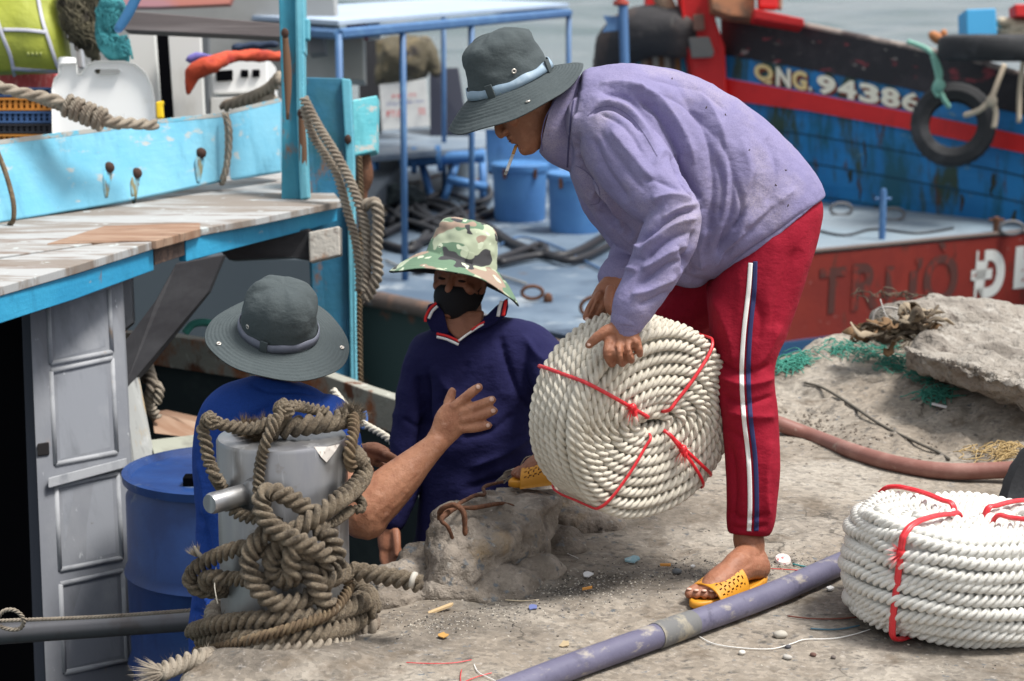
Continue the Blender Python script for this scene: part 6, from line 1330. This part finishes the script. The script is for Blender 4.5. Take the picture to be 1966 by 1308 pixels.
# cabin wall and its clutter, left background
quadpanel('cabin_wall', [(110,-60,13.6),(640,-20,12.9),(660,260,12.9),(100,260,13.6)], .3, M_gryw, 'plain grey cabin wall behind the wooden beam', 'cabin')
quadpanel('wall_cabinet', [(592,40,12.6),(618,40,12.6),(624,100,12.6),(594,104,12.6)], .2, mat('grey_cabinet', (.18, .18, .19), .6), 'grey box fixed to the cabin wall right of the blue post', 'wall box')
quadpanel('coral_awning', [(130,-60,12.4),(470,-60,12.4),(440,8,12.4),(395,10,12.4),(300,14,12.4),(130,14,12.4)], .1, mat('coral_cloth', (.58, .22, .18), .8, layers=(((.5, .25, .28), S3(1.5), .5, .6),)), 'coral red awning edge at the top left', 'awning')
quadpanel('weathered_board', [(246,52,9.6),(296,54,9.6),(308,232,9.6),(246,232,9.6)], .06, M_wht, 'tall white weathered panel behind the jerry can', 'panel')
quadpanel('weathered_board', [(322,62,9.5),(384,64,9.5),(392,232,9.5),(334,232,9.5)], .06, M_wht, 'tall white weathered panel under the red cloth', 'panel')
quadpanel('gap_shade_sheet', [(298,58,9.8),(326,58,9.8),(338,232,9.8),(308,232,9.8)], .06, M_dark, 'black sheet painting the dark gap between the two white panels', 'post')  # sheet stands in for the shade in the gap
quadpanel('grey_post', [(388,60,9.9),(400,60,9.9),(402,232,9.9),(390,232,9.9)], .06, mat('slate_post', (.10, .11, .12), .7), 'narrow slate grey post beside the white panels', 'post')
quadpanel('wooden_beam', [(238,20,8.5),(545,46,8.5),(545,72,8.5),(238,58,8.5)], .12, M_woodg, 'level silvery wooden beam above the white panels', 'beam')
ck = thing('white_cooler', A(455, 220, 10), 'white appliance with dark round holes and a dark window', 'appliance')
B = MB(); B.plate([(404,110,10.0),(512,108,10.0),(516,176,10.0),(408,180,10.0)], .4); part(B, 'case', M_plas, ck, False, .008)
for q in ([(414,136,9.98),(446,134,9.98),(446,154,9.98),(416,156,9.98)], [(462,134,9.98),(476,134,9.98),(476,148,9.98),(462,148,9.98)], [(484,134,9.98),(498,133,9.98),(498,147,9.98),(484,148,9.98)]):
    B = MB(); B.plate(q, .02); part(B, 'window', M_dark, ck)
quadpanel('white_shelf', [(404,188,9.9),(520,182,9.9),(530,240,9.9),(404,240,9.9)], .3, M_wht, 'white shelf under the white appliance', 'shelf')
quadpanel('white_cupboard', [(656,66,13.4),(696,68,13.4),(698,154,13.4),(658,152,13.4)], .3, mat('cream_cupboard', (.50, .48, .43), .7), 'cream cupboard door behind the blue canopy post', 'cupboard')
quadpanel('dark_red_box', [(664,42,13.3),(702,40,13.3),(702,64,13.3),(666,66,13.3)], .3, mat('maroon', (.20, .02, .03), .7), 'dark red box on top of the cream cupboard', 'box')
quadpanel('white_sheet', [(700,36,13.6),(728,36,13.6),(730,74,13.6),(702,76,13.6)], .05, mat('white_sheet', (.62, .63, .64), .8), 'hanging white sheet beside the dark red box', 'sheet')
# red and violet cloths
def clothblob(nm, pts, m, label, cat, amp=.02, sc=9, vox=.012, flat=1.0):
    B = MB(); 
    for p in pts: B.limb(p, 14, 5, flat)
    o = fuse(B, nm, m, None, vox, 3); rumple(o, amp, sc, 3); rumple(o, amp*.4, sc*3, 5); return tag(o, label, cat)
M_redc = mat('orange_red_cloth', (.52, .07, .03), .8, layers=(((.32, .03, .025), S3(6), .5, .66),), bump=((S3(14), .6, .02),))
clothblob('red_cloth', [[(362,178,9.2,6),(368,150,9.2,13),(385,130,9.2,16),(412,122,9.2,15),(440,112,9.3,12),(500,108,9.4,12),(545,110,9.5,11)]], M_redc, 'orange-red cloth hung over the white panels', 'cloth')
clothblob('violet_cloth', [[(366,116,9.4,9),(380,108,9.4,9),(400,108,9.4,7),(418,108,9.4,5)]], mat('violet_cloth', (.16, .14, .42), .8), 'small violet cloth behind the red cloth', 'cloth')
clothblob('navy_cloth', [[(452,92,9.6,9),(480,88,9.6,10),(530,86,9.6,10)]], mat('dark_navy_cloth', (.02, .035, .07), .8), 'dark navy cloth lying above the red cloth', 'cloth')
clothblob('net_bundle', [[(140,-20,8.6,26),(152,30,8.6,30),(165,70,8.6,28),(176,100,8.6,18)], [(185,-20,8.6,24),(190,40,8.6,20),(195,90,8.6,14)], [(178,95,8.65,14),(186,130,8.7,12),(190,170,8.7,10)]],
     mat('brown_netting', (.085, .075, .05), .95, layers=(((.18, .16, .10), (6, 6, 2), .5, .66), ((.03, .025, .02), S3(14), .55, .68)), bump=((S3(60), .9, .02), (S3(12), .7, .03))), 'bundle of brown fishing net hanging from the beam', 'net', .03, 9)
clothblob('teal_net', [[(200,15,8.3,14),(212,10,8.3,18),(232,18,8.3,14)], [(197,25,8.3,10),(200,60,8.3,12),(212,90,8.3,18),(232,112,8.35,16),(238,120,8.35,14)], [(215,30,8.3,16),(210,60,8.3,14)], [(226,80,8.3,16),(240,100,8.3,12)]],
     mat('teal_netting', (.035, .21, .24), .9, layers=(((.08, .32, .34), (8, 8, 2), .5, .64), ((.015, .10, .13), S3(16), .56, .68)), bump=((S3(60), .9, .02),)), 'teal fishing net wound round the end of the beam', 'net', .02, 14)
B = MB(); B.limb([(228,55,8.1,9),(245,28,8.1,10),(262,-5,8.1,10),(275,-30,8.1,10)]); o = B.build('bound_pole', mat('blue_taped_pole', (.04, .16, .34), .6, layers=(((.35, .03, .05), (4, 4, 4), .62, .66),))); tag(o, 'blue taped pole leaning out of the teal net', 'pole')
quadpanel('grey_rail', [(140,40,8.9),(150,40,8.9),(160,130,8.9),(150,130,8.9)], .05, mat('silver_tube', (.4, .42, .46), .4), 'thin silver tube behind the net bundle', 'tube')
B = MB(); B.rope([A(430,205,8.8), A(470,192,8.7), A(500,180,8.6), A(520,168,8.5), A(538,148,8.4)], .028, fuzz=1.6, pitch=.14); B.rope([A(450,215,8.8), A(490,198,8.7), A(525,190,8.5)], .024, fuzz=1.4, pitch=.14); tag(B.build('coarse_rope', M_rope_gr), 'coarse pale rope lying behind the blue bulwark plank', 'rope')

clothblob('dark_net_heap', [[(735,372,17.0,14),(765,366,17.0,20),(800,374,17.0,16)], [(750,385,16.95,14),(790,388,16.95,16),(815,386,16.95,11)]], mat('dark_netting', (.03, .04, .045), .95, layers=(((.07, .09, .09), (9, 9, 4), .5, .65),), bump=((S3(40), .9, .03),)), 'dark heap of net among the black hoses on the barge deck', 'net', .06, 7, .025)
clothblob('rusty_chain_heap', [[(884,418,16.3,8),(905,412,16.3,10),(925,420,16.3,7)]], mat('rust_heap', (.10, .05, .03), .9, bump=((S3(50), 1.0, .03),)), 'small rusty heap on the deck left of the blue drums', 'scrap heap', .03, 14, .02)
for i_, (pts_, r_, m_, lb_) in enumerate((([(740,500),(800,520),(870,505),(930,520),(1010,545)], .010, mat('thin_grey_line', (.25,.25,.24), .8), 'thin grey line lying across the bare part of the barge deck'), ([(960,470),(1000,455),(1060,470),(1120,500),(1160,520)], .009, mat('thin_blue_line', (.05,.12,.25), .8), 'thin blue line lying in front of the blue drums'), ([(735,340),(790,352),(850,335),(905,350),(930,335)], .012, M_rust, 'rusty cable under the work table'), ([(1560,440),(1620,452),(1680,440),(1760,448),(1830,438)], .010, M_hose, 'thin black cord lying across the pale grey deck'))):
    B = MB(); B.tube([deckp(x, y, ZD+.02) for x, y in pts_], r_, 6, 5); tag(B.build('deck_line', m_), lb_, 'line')
def drape(o, parent_pts, n, rad, w, seed):
    r = random.Random(seed); B = MB()
    for _ in range(n):
        pl = r.choice(parent_pts); q = crom([tuple(A(x, y, d))+(rr*d/FPX,) for x, y, d, rr in pl], 5); ph = r.uniform(0, 6.28); k = r.uniform(-2.5, 2.5); a = r.uniform(0, .5); b = r.uniform(.5, 1); L = len(q); pts = []
        for i in range(int(a*L), max(int(b*L), int(a*L)+4)):
            c = Vector(q[min(i, L-1)][:3]); R = q[min(i, L-1)][3]*rad*r.uniform(.92, 1.12); t = ph+k*i/L*2; pts.append(c+RT*R*math.cos(t)-FW*abs(R*math.sin(t))+UP*r.gauss(0, .006))
        B.tube(pts, w, 4, 2)
    x = B.build('net_strands', o.data.materials[0]); x.parent = o; x.matrix_parent_inverse = Matrix.Identity(4); return x
for nm_, pts_, sd_ in (('net_bundle', [[(140,-20,8.6,28),(152,30,8.6,33),(165,70,8.6,31),(176,100,8.6,20)], [(185,-20,8.6,26),(190,40,8.6,22),(195,90,8.6,15)]], 3), ('teal_net', [[(197,15,8.3,12),(200,60,8.3,14),(212,90,8.3,20),(232,115,8.35,18)], [(215,20,8.3,19),(210,60,8.3,17)], [(226,70,8.3,18),(240,110,8.3,14)]], 4)):
    drape(bpy.data.objects[nm_], pts_, 170, 1.05, .0035, sd_)
# jerry can
jc = thing('jerry_can', A(200, 280, 8.1), 'big white plastic jerry can with a moulded handle behind the blue plank', 'jerry can')
B = MB(); out = [(101,300),(99,200),(99,170),(104,150),(112,142),(112,122),(146,120),(148,142),(156,140),(168,122),(182,117),(238,117),(262,124),(280,140),(292,165),(297,190),(300,300)]
hole_ = [(180,137),(184,133),(228,133),(232,138),(228,142),(184,142)]
me_o = [A(x, y, 7.62) for x, y in out]
bm = bmesh.new()
def loopv(pts, d): return [bm.verts.new(A(x, y, d)) for x, y in pts]
rs_ = []
for d, s in ((8.03, .965), (8.00, 1.0), (8.26, 1.0), (8.29, .965)):
    cx_, cy_ = 200, 215; rs_.append((loopv([(cx_+(x-cx_)*s, cy_+(y-cy_)*s) for x, y in out], d), loopv(hole_, d)))
for i in range(3):
    a, b = rs_[i], rs_[i+1]
    for L1, L2 in ((a[0], b[0]), (b[1], a[1])):
        for k in range(len(L1)): bm.faces.new((L1[k], L1[(k+1) % len(L1)], L2[(k+1) % len(L1)], L2[k]))
for (o_, h_) in (rs_[0], rs_[3]):
    es = [bm.edges.get((L[k], L[(k+1) % len(L)])) or bm.edges.new((L[k], L[(k+1) % len(L)])) for L in (o_, h_) for k in range(len(L))]
    bmesh.ops.triangle_fill(bm, use_beauty=True, edges=es)
bmesh.ops.recalc_face_normals(bm, faces=bm.faces)
me = bpy.data.meshes.new('can_body'); bm.to_mesh(me); bm.free(); me.materials.append(M_plas); o = bpy.data.objects.new('can_body', me); COL.objects.link(o); adopt(o, jc)
b = o.modifiers.new('b', 'BEVEL'); b.width = .012; b.segments = 3; b.limit_method = 'ANGLE'; b.angle_limit = R_(30)
B = MB(); B.tube([A(129,124,8.13), A(129,112,8.13)], .036, 20, 1); o = B.build('cap', M_plas, jc, 'auto'); o2 = None
B = MB(); B.plate([(298,195,8.3),(314,193,8.3),(312,205,8.3),(314,228,8.3),(300,228,8.3)], .03); tag(B.build('yellow_bottle', mat('yellow_plastic', (.75, .50, .01), .5), None, False, .008), 'small yellow bottle to the right of the jerry can', 'bottle')
# crates
for y0, y1, m, lb in ((168, 186, mat('blue_crate', (.02, .05, .13), .6), 'blue plastic crate, topmost of the stack at the left edge'), (188, 212, mat('orange_crate', (.45, .17, .02), .6), 'orange plastic crate second from the top of the stack'), (214, 236, mat('blue_crate2', (.03, .08, .20), .6), 'blue plastic crate under the upper orange one'),
                      (238, 256, mat('black_crate', (.012, .013, .02), .6), 'black plastic crate in the lower half of the stack'), (258, 300, mat('orange_crate2', (.40, .16, .02), .6), 'orange plastic crate at the bottom of the stack')):
    B = MB(); B.plate([(-160,y0,8.1),(100,y0,8.1),(100,y0+4,8.1),(-160,y0+4,8.1)], .4); B.plate([(-160,y1-4,8.1),(100,y1-4,8.1),(100,y1,8.1),(-160,y1,8.1)], .4)
    for x in range(-160, 100, 11): B.plate([(x,y0+3,8.105),(x+6,y0+3,8.105),(x+6,y1-3,8.105),(x,y1-3,8.105)], .38)
    B.plate([(-160,y0+(y1-y0)*.5-1.5,8.11),(100,y0+(y1-y0)*.5-1.5,8.11),(100,y0+(y1-y0)*.5+1.5,8.11),(-160,y0+(y1-y0)*.5+1.5,8.11)], .36)
    tag(B.build('plastic_crate', m, None, False), lb, 'crate')
# yellow life vest bag, red woven mat
vb = thing('life_vest', A(60, 150, 8.6), 'yellow-green life vest with pale piping hanging at the top left', 'life vest')
B = MB(); B.ribs([((-120,-60),(100,-60),8.7,.10), ((-110,0),(114,0),8.68,.13), ((-100,60),(127,60),8.66,.14), ((-90,110),(136,110),8.65,.12), ((-85,146),(140,142),8.66,.08)], 32, 5, 3)
o = fuse(B, 'vest_panel', mat('yellow_green_nylon', (.36, .39, .045), .6, layers=(((.28, .31, .04), S3(3), .45, .65),), bump=((S3(9), .5, .02),)), vb, .014, 4); rumple(o, .02, 5, 3); tv = bvh(o)
M_pipe = mat('grey_piping', (.50, .50, .56), .6)
for pl in ([(72,-10),(82,40),(95,80),(108,120),(120,150)], [(-5,40),(5,70),(20,108),(28,148)], [(5,57),(50,58),(88,62)], [(22,132),(70,136),(136,140)]):
    B = MB(); ribbon(B, tv, pl, 7, .008, .006, 8.55, 6); part(B, 'piping', M_pipe, vb, True, 0)
B = MB()
for k in range(4): B.ell(shoot(tv, 54+k*8, 104, .003, 8.5), Matrix.Identity(3), (.006, .004, .009), 8, 6)
part(B, 'printed_mark', mat('grey_print', (.3, .33, .1), .7), vb, True, 0)
quadpanel('red_mat', [(-60,70,8.9),(40,60,8.9),(110,146,8.8),(112,172,8.8),(98,178,8.8),(-60,160,8.9)], .08, mat('pink_red_woven', (.52, .09, .10), .8, layers=(((.62, .22, .22), (60, 60, 8), .5, .6),)), 'pink-red woven mat under the yellow life vest', 'mat')

# blue iron post with a finial and a fish-shaped vane
fp = thing('signal_post', G(1197, 420, ZD), 'light blue iron post with a red cap and a fish-shaped vane', 'post')
d_ = 15.6
B = MB(); B.tube([A(1196,12,d_), A(1200,140,d_), A(1206,470,d_)], .038, 14, 1); part(B, 'post', M_bluem2, fp, 'auto', 0)
B = MB(); B.tube([A(1192,10,d_), A(1192,3,d_)], .062, 14, 1); B.tube([A(1192,3,d_), A(1192,-20,d_)], .035, 12, 1); part(B, 'cap', mat('coral_red_cap', (.42, .07, .05), .6), fp, 'auto', 0)
B = MB(); B.plate([(1192,32,d_),(1158,30,d_),(1166,46,d_),(1156,62,d_),(1192,58,d_)], .02); part(B, 'vane', M_bluem2, fp)
# ================================================================ pipes, litter and other small things on the quay
M_pvc = mat('grey_violet_pvc', (.11, .105, .165), .5, layers=(((.155, .148, .215), S3(5), .45, .7), ((.30, .27, .24), (14, 14, 40), .58, .70), ((.08, .075, .12), S3(22), .58, .7)), bump=((S3(90), .25, .003),))
pl = [gpt(x, y, .029) for x, y in ((900,1358),(985,1323),(1090,1283),(1200,1245),(1300,1210),(1400,1174),(1500,1135),(1600,1092),(1690,1052),(1790,1010))]
pp = thing('plastic_pipe', pl[3], 'long grey-violet plastic pipe lying across the quay in front of the foot', 'pipe')
P_ = np.array([tuple(p) for p in pl]); zf = np.polyval(np.polyfit(P_[:, 0], P_[:, 2], 1), P_[:, 0]); pl = [Vector((p.x, p.y, z+.002)) for p, z in zip(pl, zf)]
B = MB(); B.tube(pl, .029, 28, 5); part(B, 'pipe_body', M_pvc, pp, 'auto', 0)
B = MB(); a = gpt(1262, 1217, .026); i0 = pl[3].lerp(pl[4], .55); i1 = pl[3].lerp(pl[4], 1.30) if False else pl[4].lerp(pl[5], .28); c0 = pl[4].lerp(pl[3], .42)
B.tube([c0, c0.lerp(i1, .3), c0.lerp(i1, .7), i1], [.0308, .0315, .031, .0306], 28, 3); o = part(B, 'taped_joint', mat('muddy_grey_tape', (.14, .14, .14), .8, layers=(((.30, .27, .21), S3(16), .5, .64),), bump=(((90, 20, 20), .5, .003),)), pp, 'auto', 0); rumple(o, .0015, 50, 3)
hp = [gpt(x, y, .024) for x, y in ((1440,795),(1490,812),(1560,838),(1640,868),(1730,893),(1820,905),(1920,903),(1990,898))]
B = MB(); B.tube(hp, .0255, 22, 6); o = B.build('hose', mat('brown_red_hose', (.23, .10, .08), .55, layers=(((.32, .17, .14), S3(8), .48, .7), ((.36, .30, .25), S3(20), .62, .72)), bump=((S3(70), .3, .003),))); tag(o, 'brown-red hose curving along the foot of the rubble slope', 'hose')
tyre(A(2085, 968, 5.55), CV(-.62, .35, .55), .25, .085, 'tyre', 'black tyre leaning into the picture at the right edge behind the rope coil')
# net scraps, rags
M_netg = mat('sea_green_net', (.05, .25, .19), .8); M_dry = mat('dry_rag', (.075, .055, .038), .9, layers=(((.22, .18, .13), S3(20), .45, .65), ((.08, .06, .045), S3(26), .55, .7)), bump=((S3(80), .7, .006),))
def strands(name, centers, n, L, m, label, cat, w=.0013, up=.02, seed=0, kind=None, lift=.006):
    r = random.Random(seed); B = MB()
    for _ in range(n):
        (x, y), s = r.choice(centers); px, py = x+r.gauss(0, s), y+r.gauss(0, s*.4); p = gpt(px, py, lift); a = r.uniform(0, 6.28); l = L*r.uniform(.4, 1.2); pts = []
        for k in range(4): t = k/3-.5; q = p+Vector((math.cos(a)*l*t+r.gauss(0, l*.12), math.sin(a)*l*t*.7+r.gauss(0, l*.12), 0)); q.z = gz(q.x, q.y)+lift+r.random()*up*(1-abs(t)*1.6); pts.append(q)
        B.tube(pts, w, 4, 3)
    return tag(B.build(name, m), label, cat, kind=kind)
strands('net_scrap', [((1620,668),22),((1680,678),26),((1730,700),24),((1770,722),14),((1800,752),14)], 210, .11, M_netg, 'tangle of sea-green net threads draped over the rubble crest', 'net', kind='stuff', w=.0017, seed=3, up=.03)
strands('rag_shreds', [((1690,640),22),((1735,632),22)], 70, .10, M_dry, 'shreds of dry weed and cord on top of the rag heap', 'dry weed', kind='stuff', w=.0022, seed=13, up=.05, lift=.02)
strands('net_scrap', [((1505,700),12),((1530,688),12)], 90, .09, M_netg, 'small wisp of sea-green net beside the red trouser leg', 'net', w=.002, seed=5)
strands('straw', [((1935,860),14),((1925,880),14),((1880,870),20)], 90, .07, mat('straw', (.42, .30, .14), .9), 'dry straw caught beside the tyre at the right edge', 'straw', w=.0016, seed=7)
r = random.Random(5); B = MB()
for k in range(70):
    cx_, cy_ = r.choice(((1655,640),(1680,632),(1705,628),(1730,622),(1755,612),(1775,608),(1715,645),(1745,638),(1770,628),(1760,600))); p = A(cx_+r.gauss(0, 9), cy_+r.gauss(0, 5), 6.98+r.gauss(0, .06)); a = r.uniform(-.5, .5); l = r.uniform(.05, .15); q = []
    for i in range(5): t = i/4-.5; q.append(p+Vector((math.cos(a)*l*t, r.gauss(0, .01), math.sin(a)*l*t*.6+r.gauss(0, .012))))
    B.mi = r.choice((0, 0, 1, 2)); B.tube(q, [.004, r.uniform(.008, .020), r.uniform(.008, .022), r.uniform(.006, .018), .003], 8, 3, flat=r.uniform(.15, .4), ref=(r.gauss(0, 1), r.gauss(0, 1), 1.5))
o = B.build('rag_heap', [M_dry, mat('pale_dry_leaf', (.30, .24, .17), .9), mat('brown_leaf_litter', (.17, .10, .05), .9)]); rumple(o, .006, 45, 5); tag(o, 'heap of dry leaves and rags on the crest left of the pale boulder', 'litter', kind='stuff')
B = MB(); B.tube([A(1672, 640, 7.0), A(1680, 600, 7.0), A(1705, 590, 7.0), A(1745, 600, 7.0)], .004, 6); B.tube([A(1690, 575, 7.0), A(1700, 605, 6.98), A(1712, 620, 6.97)], .003, 6); tag(B.build('wire_loop', mat('grey_wire', (.35, .33, .31), .6)), 'thin wire loop sticking up from the rag heap', 'wire')
def cord(name, pxs, r_, m, label, cat='string', lift=.004): B = MB(); B.tube([gpt(x, y, lift) for x, y in pxs], r_, 6, 6); return tag(B.build(name, m), label, cat)
cord('fallen_string', [(1545,735),(1580,745),(1630,775),(1690,815),(1750,845),(1800,868),(1822,882)], .005, mat('dark_cord', (.10, .09, .075), .9), 'thin dark cord running down the rubble slope', 'cord')
cord('pink_string', [(780,1272),(820,1274),(870,1273),(905,1267)], .0011, M_red_tw, 'level pinkish string lying left of the pipe end')
cord('pink_string', [(1054,1270),(1080,1262),(1114,1248)], .0011, M_red_tw, 'short pinkish string touching the violet pipe')
cord('pink_string', [(885,1318),(884,1300),(886,1286)], .0011, M_red_tw, 'upright pinkish string end at the bottom edge')
cord('pink_string', [(890,1310),(915,1300),(944,1292)], .0011, M_red_tw, 'slanting pinkish string at the bottom edge')
cord('white_thread', [(1342,1222),(1370,1236),(1420,1244),(1480,1246),(1520,1236),(1545,1228),(1600,1226),(1640,1218),(1672,1208)], .0013, M_white, 'long wavy white thread in front of the white coil')
cord('white_thread', [(910,1275),(918,1290),(940,1302),(962,1312)], .0010, M_white, 'white thread at the bottom edge beside the pinkish strings')
cord('white_thread', [(1062,985),(1064,1010),(1058,1035),(1075,1055),(1110,1072)], .0010, M_white, 'fine pale thread curling under the hanging coil')
cord('red_twig', [(1512,1183),(1560,1188),(1610,1188),(1655,1184)], .0020, mat('red_brown_twig', (.16, .05, .035), .8), 'thin red-brown twig beside the white coil', 'twig')
cord('blue_thread', [(1556,1207),(1590,1209),(1620,1207),(1650,1201)], .0022, mat('dull_blue_thread', (.06, .13, .18), .8), 'dull blue thread under the red-brown twig')
cord('blue_thread', [(1522,1083),(1540,1087),(1548,1088)], .0022, mat('teal_thread', (.05, .25, .27), .8), 'short teal thread beside the bottle cap')
cord('pale_straw', [(970,1152),(1000,1154),(1035,1152)], .0016, mat('straw_pale', (.5, .42, .3), .85), 'pale straw lying by the rubble', 'straw')
cord('red_thread', [(1480,1092),(1520,1094),(1545,1096)], .0012, M_redt, 'fine red thread behind the heel')
def flake(name, px, py, pts, m, label, cat, th=.002, lift=.006, tilt=0.25):
    p = gpt(px, py, lift); B = MB(); q = [p+Vector((x, y*1.9, tilt*y+.3*tilt*x)) for x, y in pts]; B.prism(q, Vector((0, 0, th))); return tag(B.build(name, m, None, False), label, cat)
def blobpts(r_, seed, n=9): rr = random.Random(seed); return [(r_*(1+rr.uniform(-.35, .35))*math.cos(2*math.pi*k/n), r_*.55*(1+rr.uniform(-.35, .35))*math.sin(2*math.pi*k/n)) for k in range(n)]
flake('wood_chip', 846, 1172, [(-.030,-.006),(-.028,-.012),(.026,.008),(.030,.014),(.022,.014)], mat('split_bamboo', (.50, .36, .20), .7), 'split bamboo chip lying below the broken block', 'wood chip', .005)
flake('leaf', 850, 1220, blobpts(.011, 2), mat('dry_leaf', (.45, .25, .07), .8), 'small orange-brown leaf beside the cement lump', 'leaf')
flake('leaf', 1085, 1237, blobpts(.011, 3), mat('pale_leaf', (.40, .31, .19), .8), 'curled pale leaf above the violet pipe', 'leaf', tilt=.6)
flake('leaf', 1648, 1020, blobpts(.016, 4), mat('brown_leaf', (.16, .10, .05), .8), 'dark brown leaf lying just left of the white coil', 'leaf', tilt=.5)
flake('paper_scrap', 1215, 1076, blobpts(.017, 5), mat('blue_scrap', (.25, .42, .48), .7, layers=(((.4, .5, .52), S3(90), .5, .6),)), 'pale blue crumpled scrap under the hanging coil', 'scrap', .004)
flake('paper_scrap', 1128, 1104, blobpts(.013, 6), mat('white_scrap', (.68, .68, .68), .7), 'white torn scrap left of the blue scrap', 'scrap', .003)
flake('plastic_scrap', 1022, 1166, blobpts(.013, 7), mat('violet_blue_scrap', (.12, .15, .33), .6), 'violet-blue plastic scrap in the dirt', 'scrap', .002)
flake('cigarette_butt', 1128, 1132, [(-.013,-.002),(.012,.002),(.012,.005),(-.013,.001)], mat('orange_butt', (.62, .28, .06), .7), 'orange cigarette butt below the white scrap', 'cigarette butt', .005)
flake('cigarette_butt', 1278, 1087, [(-.014,.001),(.013,-.002),(.013,.002),(-.014,.004)], MATS['orange_butt'], 'orange cigarette butt right of the blue scrap', 'cigarette butt', .005)
flake('shell', 1594, 1131, blobpts(.010, 9), M_white, 'small white shell fragment between pipe and coil', 'shell', .004)
flake('shell', 1330, 1088, blobpts(.006, 10), M_white, 'tiny white shell crescent near the sandal', 'shell', .003)
flake('paper_tag', 1803, 780, [(-.022,.008),(-.018,.013),(.024,-.006),(.020,-.012)], mat('white_tag', (.75, .72, .72), .6), 'white paper tag lying on the rubble slope', 'tag', .003, tilt=.5)
bcp = thing('bottle_cap', gpt(1503, 1078), 'red and white bottle cap on the ground behind the heel', 'bottle cap')
B = MB(); p = gpt(1503, 1078, .004); B.rings([[p+Vector((r_*math.cos(t), r_*math.sin(t), z+.35*r_*math.sin(t))) for t in [2*math.pi*k/24 for k in range(24)]] for r_, z in ((.001, .0), (.020, .0), (.021, .003), (.019, .009), (.001, .010))]); part(B, 'cap_disc', mat('cap_white', (.66, .60, .58), .5, layers=(((.5, .05, .06), S3(60), .55, .6),)), bcp, 'auto', 0)
# pebbles one could pick up
for i, (x, y, s, c, lb) in enumerate(((1499,1218,.014,(.42,.39,.34),'pale pebble beside the wavy white thread'), (1425,1253,.008,(.60,.57,.52),'small white pebble at the bottom right of the pipe'), (1561,1257,.007,(.13,.07,.055),'brown pebble below the white coil'),
        (1300,1097,.010,(.14,.15,.16),'dark grey pebble under the orange butt'), (1513,1242,.0065,(.07,.07,.08),'black pebble on the wavy thread'), (1600,1262,.006,(.12,.1,.09),'dark pebble near the bottom edge of the coil'), (1512,1262,.009,(.40,.38,.35),'flat grey pebble at the bottom edge'))):
    B = MB(); B.ell(gpt(x, y, s*.5), Matrix.Rotation(i, 3, 'Z'), (s*1.25, s, s*.7), 12, 8); o = B.build('pebble', mat('pebble_%d' % i, c, .85)); rumple(o, s*.25, 80, i); tag(o, lb, 'pebble')
# uncountable grit and crumbs
def scatter(name, m, n, box, smin, smax, seed, cl=None):
    r = random.Random(seed); B = MB(); k = 0
    while k < n:
        if cl and r.random() < .8: (cx_, cy_), s_ = r.choice(cl); x, y = r.gauss(cx_, s_), r.gauss(cy_, s_*.3)
        else: x, y = r.uniform(box[0], box[2]), r.uniform(box[1], box[3])
        p = gpt(x, y)
        if edge_sd(np.array([p.x]), np.array([p.y]))[0] < .03: k += 1; continue
        s = smin*(smax/smin)**r.random(); rr = Matrix.Rotation(r.random()*6.3, 3, 'Z') @ Matrix.Rotation(r.gauss(0, .4), 3, 'X')
        vs = [p+Vector((0, 0, s*.3))+rr @ Vector((a*s*r.uniform(.6, 1.4), b*s*r.uniform(.5, 1.1), c*s*r.uniform(.3, .7))) for a, b, c in ((-1,-1,-1),(1,-1,-1),(1,1,-1),(-1,1,-1),(-.6,-.7,1),(.7,-.6,1),(.6,.7,1),(-.7,.5,1))]
        B.add(vs, [(3,2,1,0), (4,5,6,7), (0,1,5,4), (1,2,6,5), (2,3,7,6), (3,0,4,7)]); k += 1
    return tag(B.build(name, m, None, False), {'gravel': 'grey grit and stone crumbs on the concrete', 'gravel.001': 'dark grit on the concrete'}.get(name, 'loose grit and stone crumbs strewn over the concrete'), 'gravel', kind='stuff')
dirtc = [((1080,1140),60),((1200,1110),70),((1330,1095),50),((950,1175),60),((1520,1085),50),((830,1195),50),((1150,1125),80)]
scatter('gravel', mat('grit_grey', (.23, .21, .19), .9), 1300, (650,760,1966,1308), .0010, .0030, 1, dirtc)
scatter('gravel', mat('grit_dark', (.055, .05, .045), .9), 500, (650,760,1966,1308), .0010, .0030, 2, dirtc)
scatter('gravel', mat('grit_pale', (.46, .42, .36), .9), 900, (650,620,1966,1308), .0009, .0028, 3, dirtc)
scatter('gravel', mat('grit_slope', (.20, .17, .14), .9), 260, (1480,680,1966,900), .002, .006, 4, [((1560,810),40),((1700,860),60),((1600,840),60)])
# frayed cord by the far sandal
B = MB(); r = random.Random(8)
for k in range(16):
    B.tube([A(1042+r.gauss(0,3), 850+r.gauss(0,6), 5.42), A(1028+r.gauss(0,6), 872+r.gauss(0,5), 5.42), A(1015+r.gauss(0,5), 892+r.gauss(0,5), 5.42), A(985+r.gauss(0,8), 905+r.gauss(0,4), 5.44), A(962+r.gauss(0,6), 922+r.gauss(0,3), 5.44)], .0018, 5, 4)
tag(B.build('loose_fibres', M_rope_gr), 'frayed grey cord lying behind the far sandal on the block', 'cord')
# ---------------------------------------------------------------- origins of single-mesh things at their base
for o in list(COL.objects):
    if o.type == 'MESH' and o.parent is None and not o.children and o.get('kind') != 'structure':
        V = np_verts(o.data)
        if not len(V): continue
        c = (V.min(0)+V.max(0))/2; c[2] = V[:, 2].min(); set_verts(o.data, V-c); o.location = Vector(c)
for pn_ in ('person', 'person.001', 'person.002'): pass
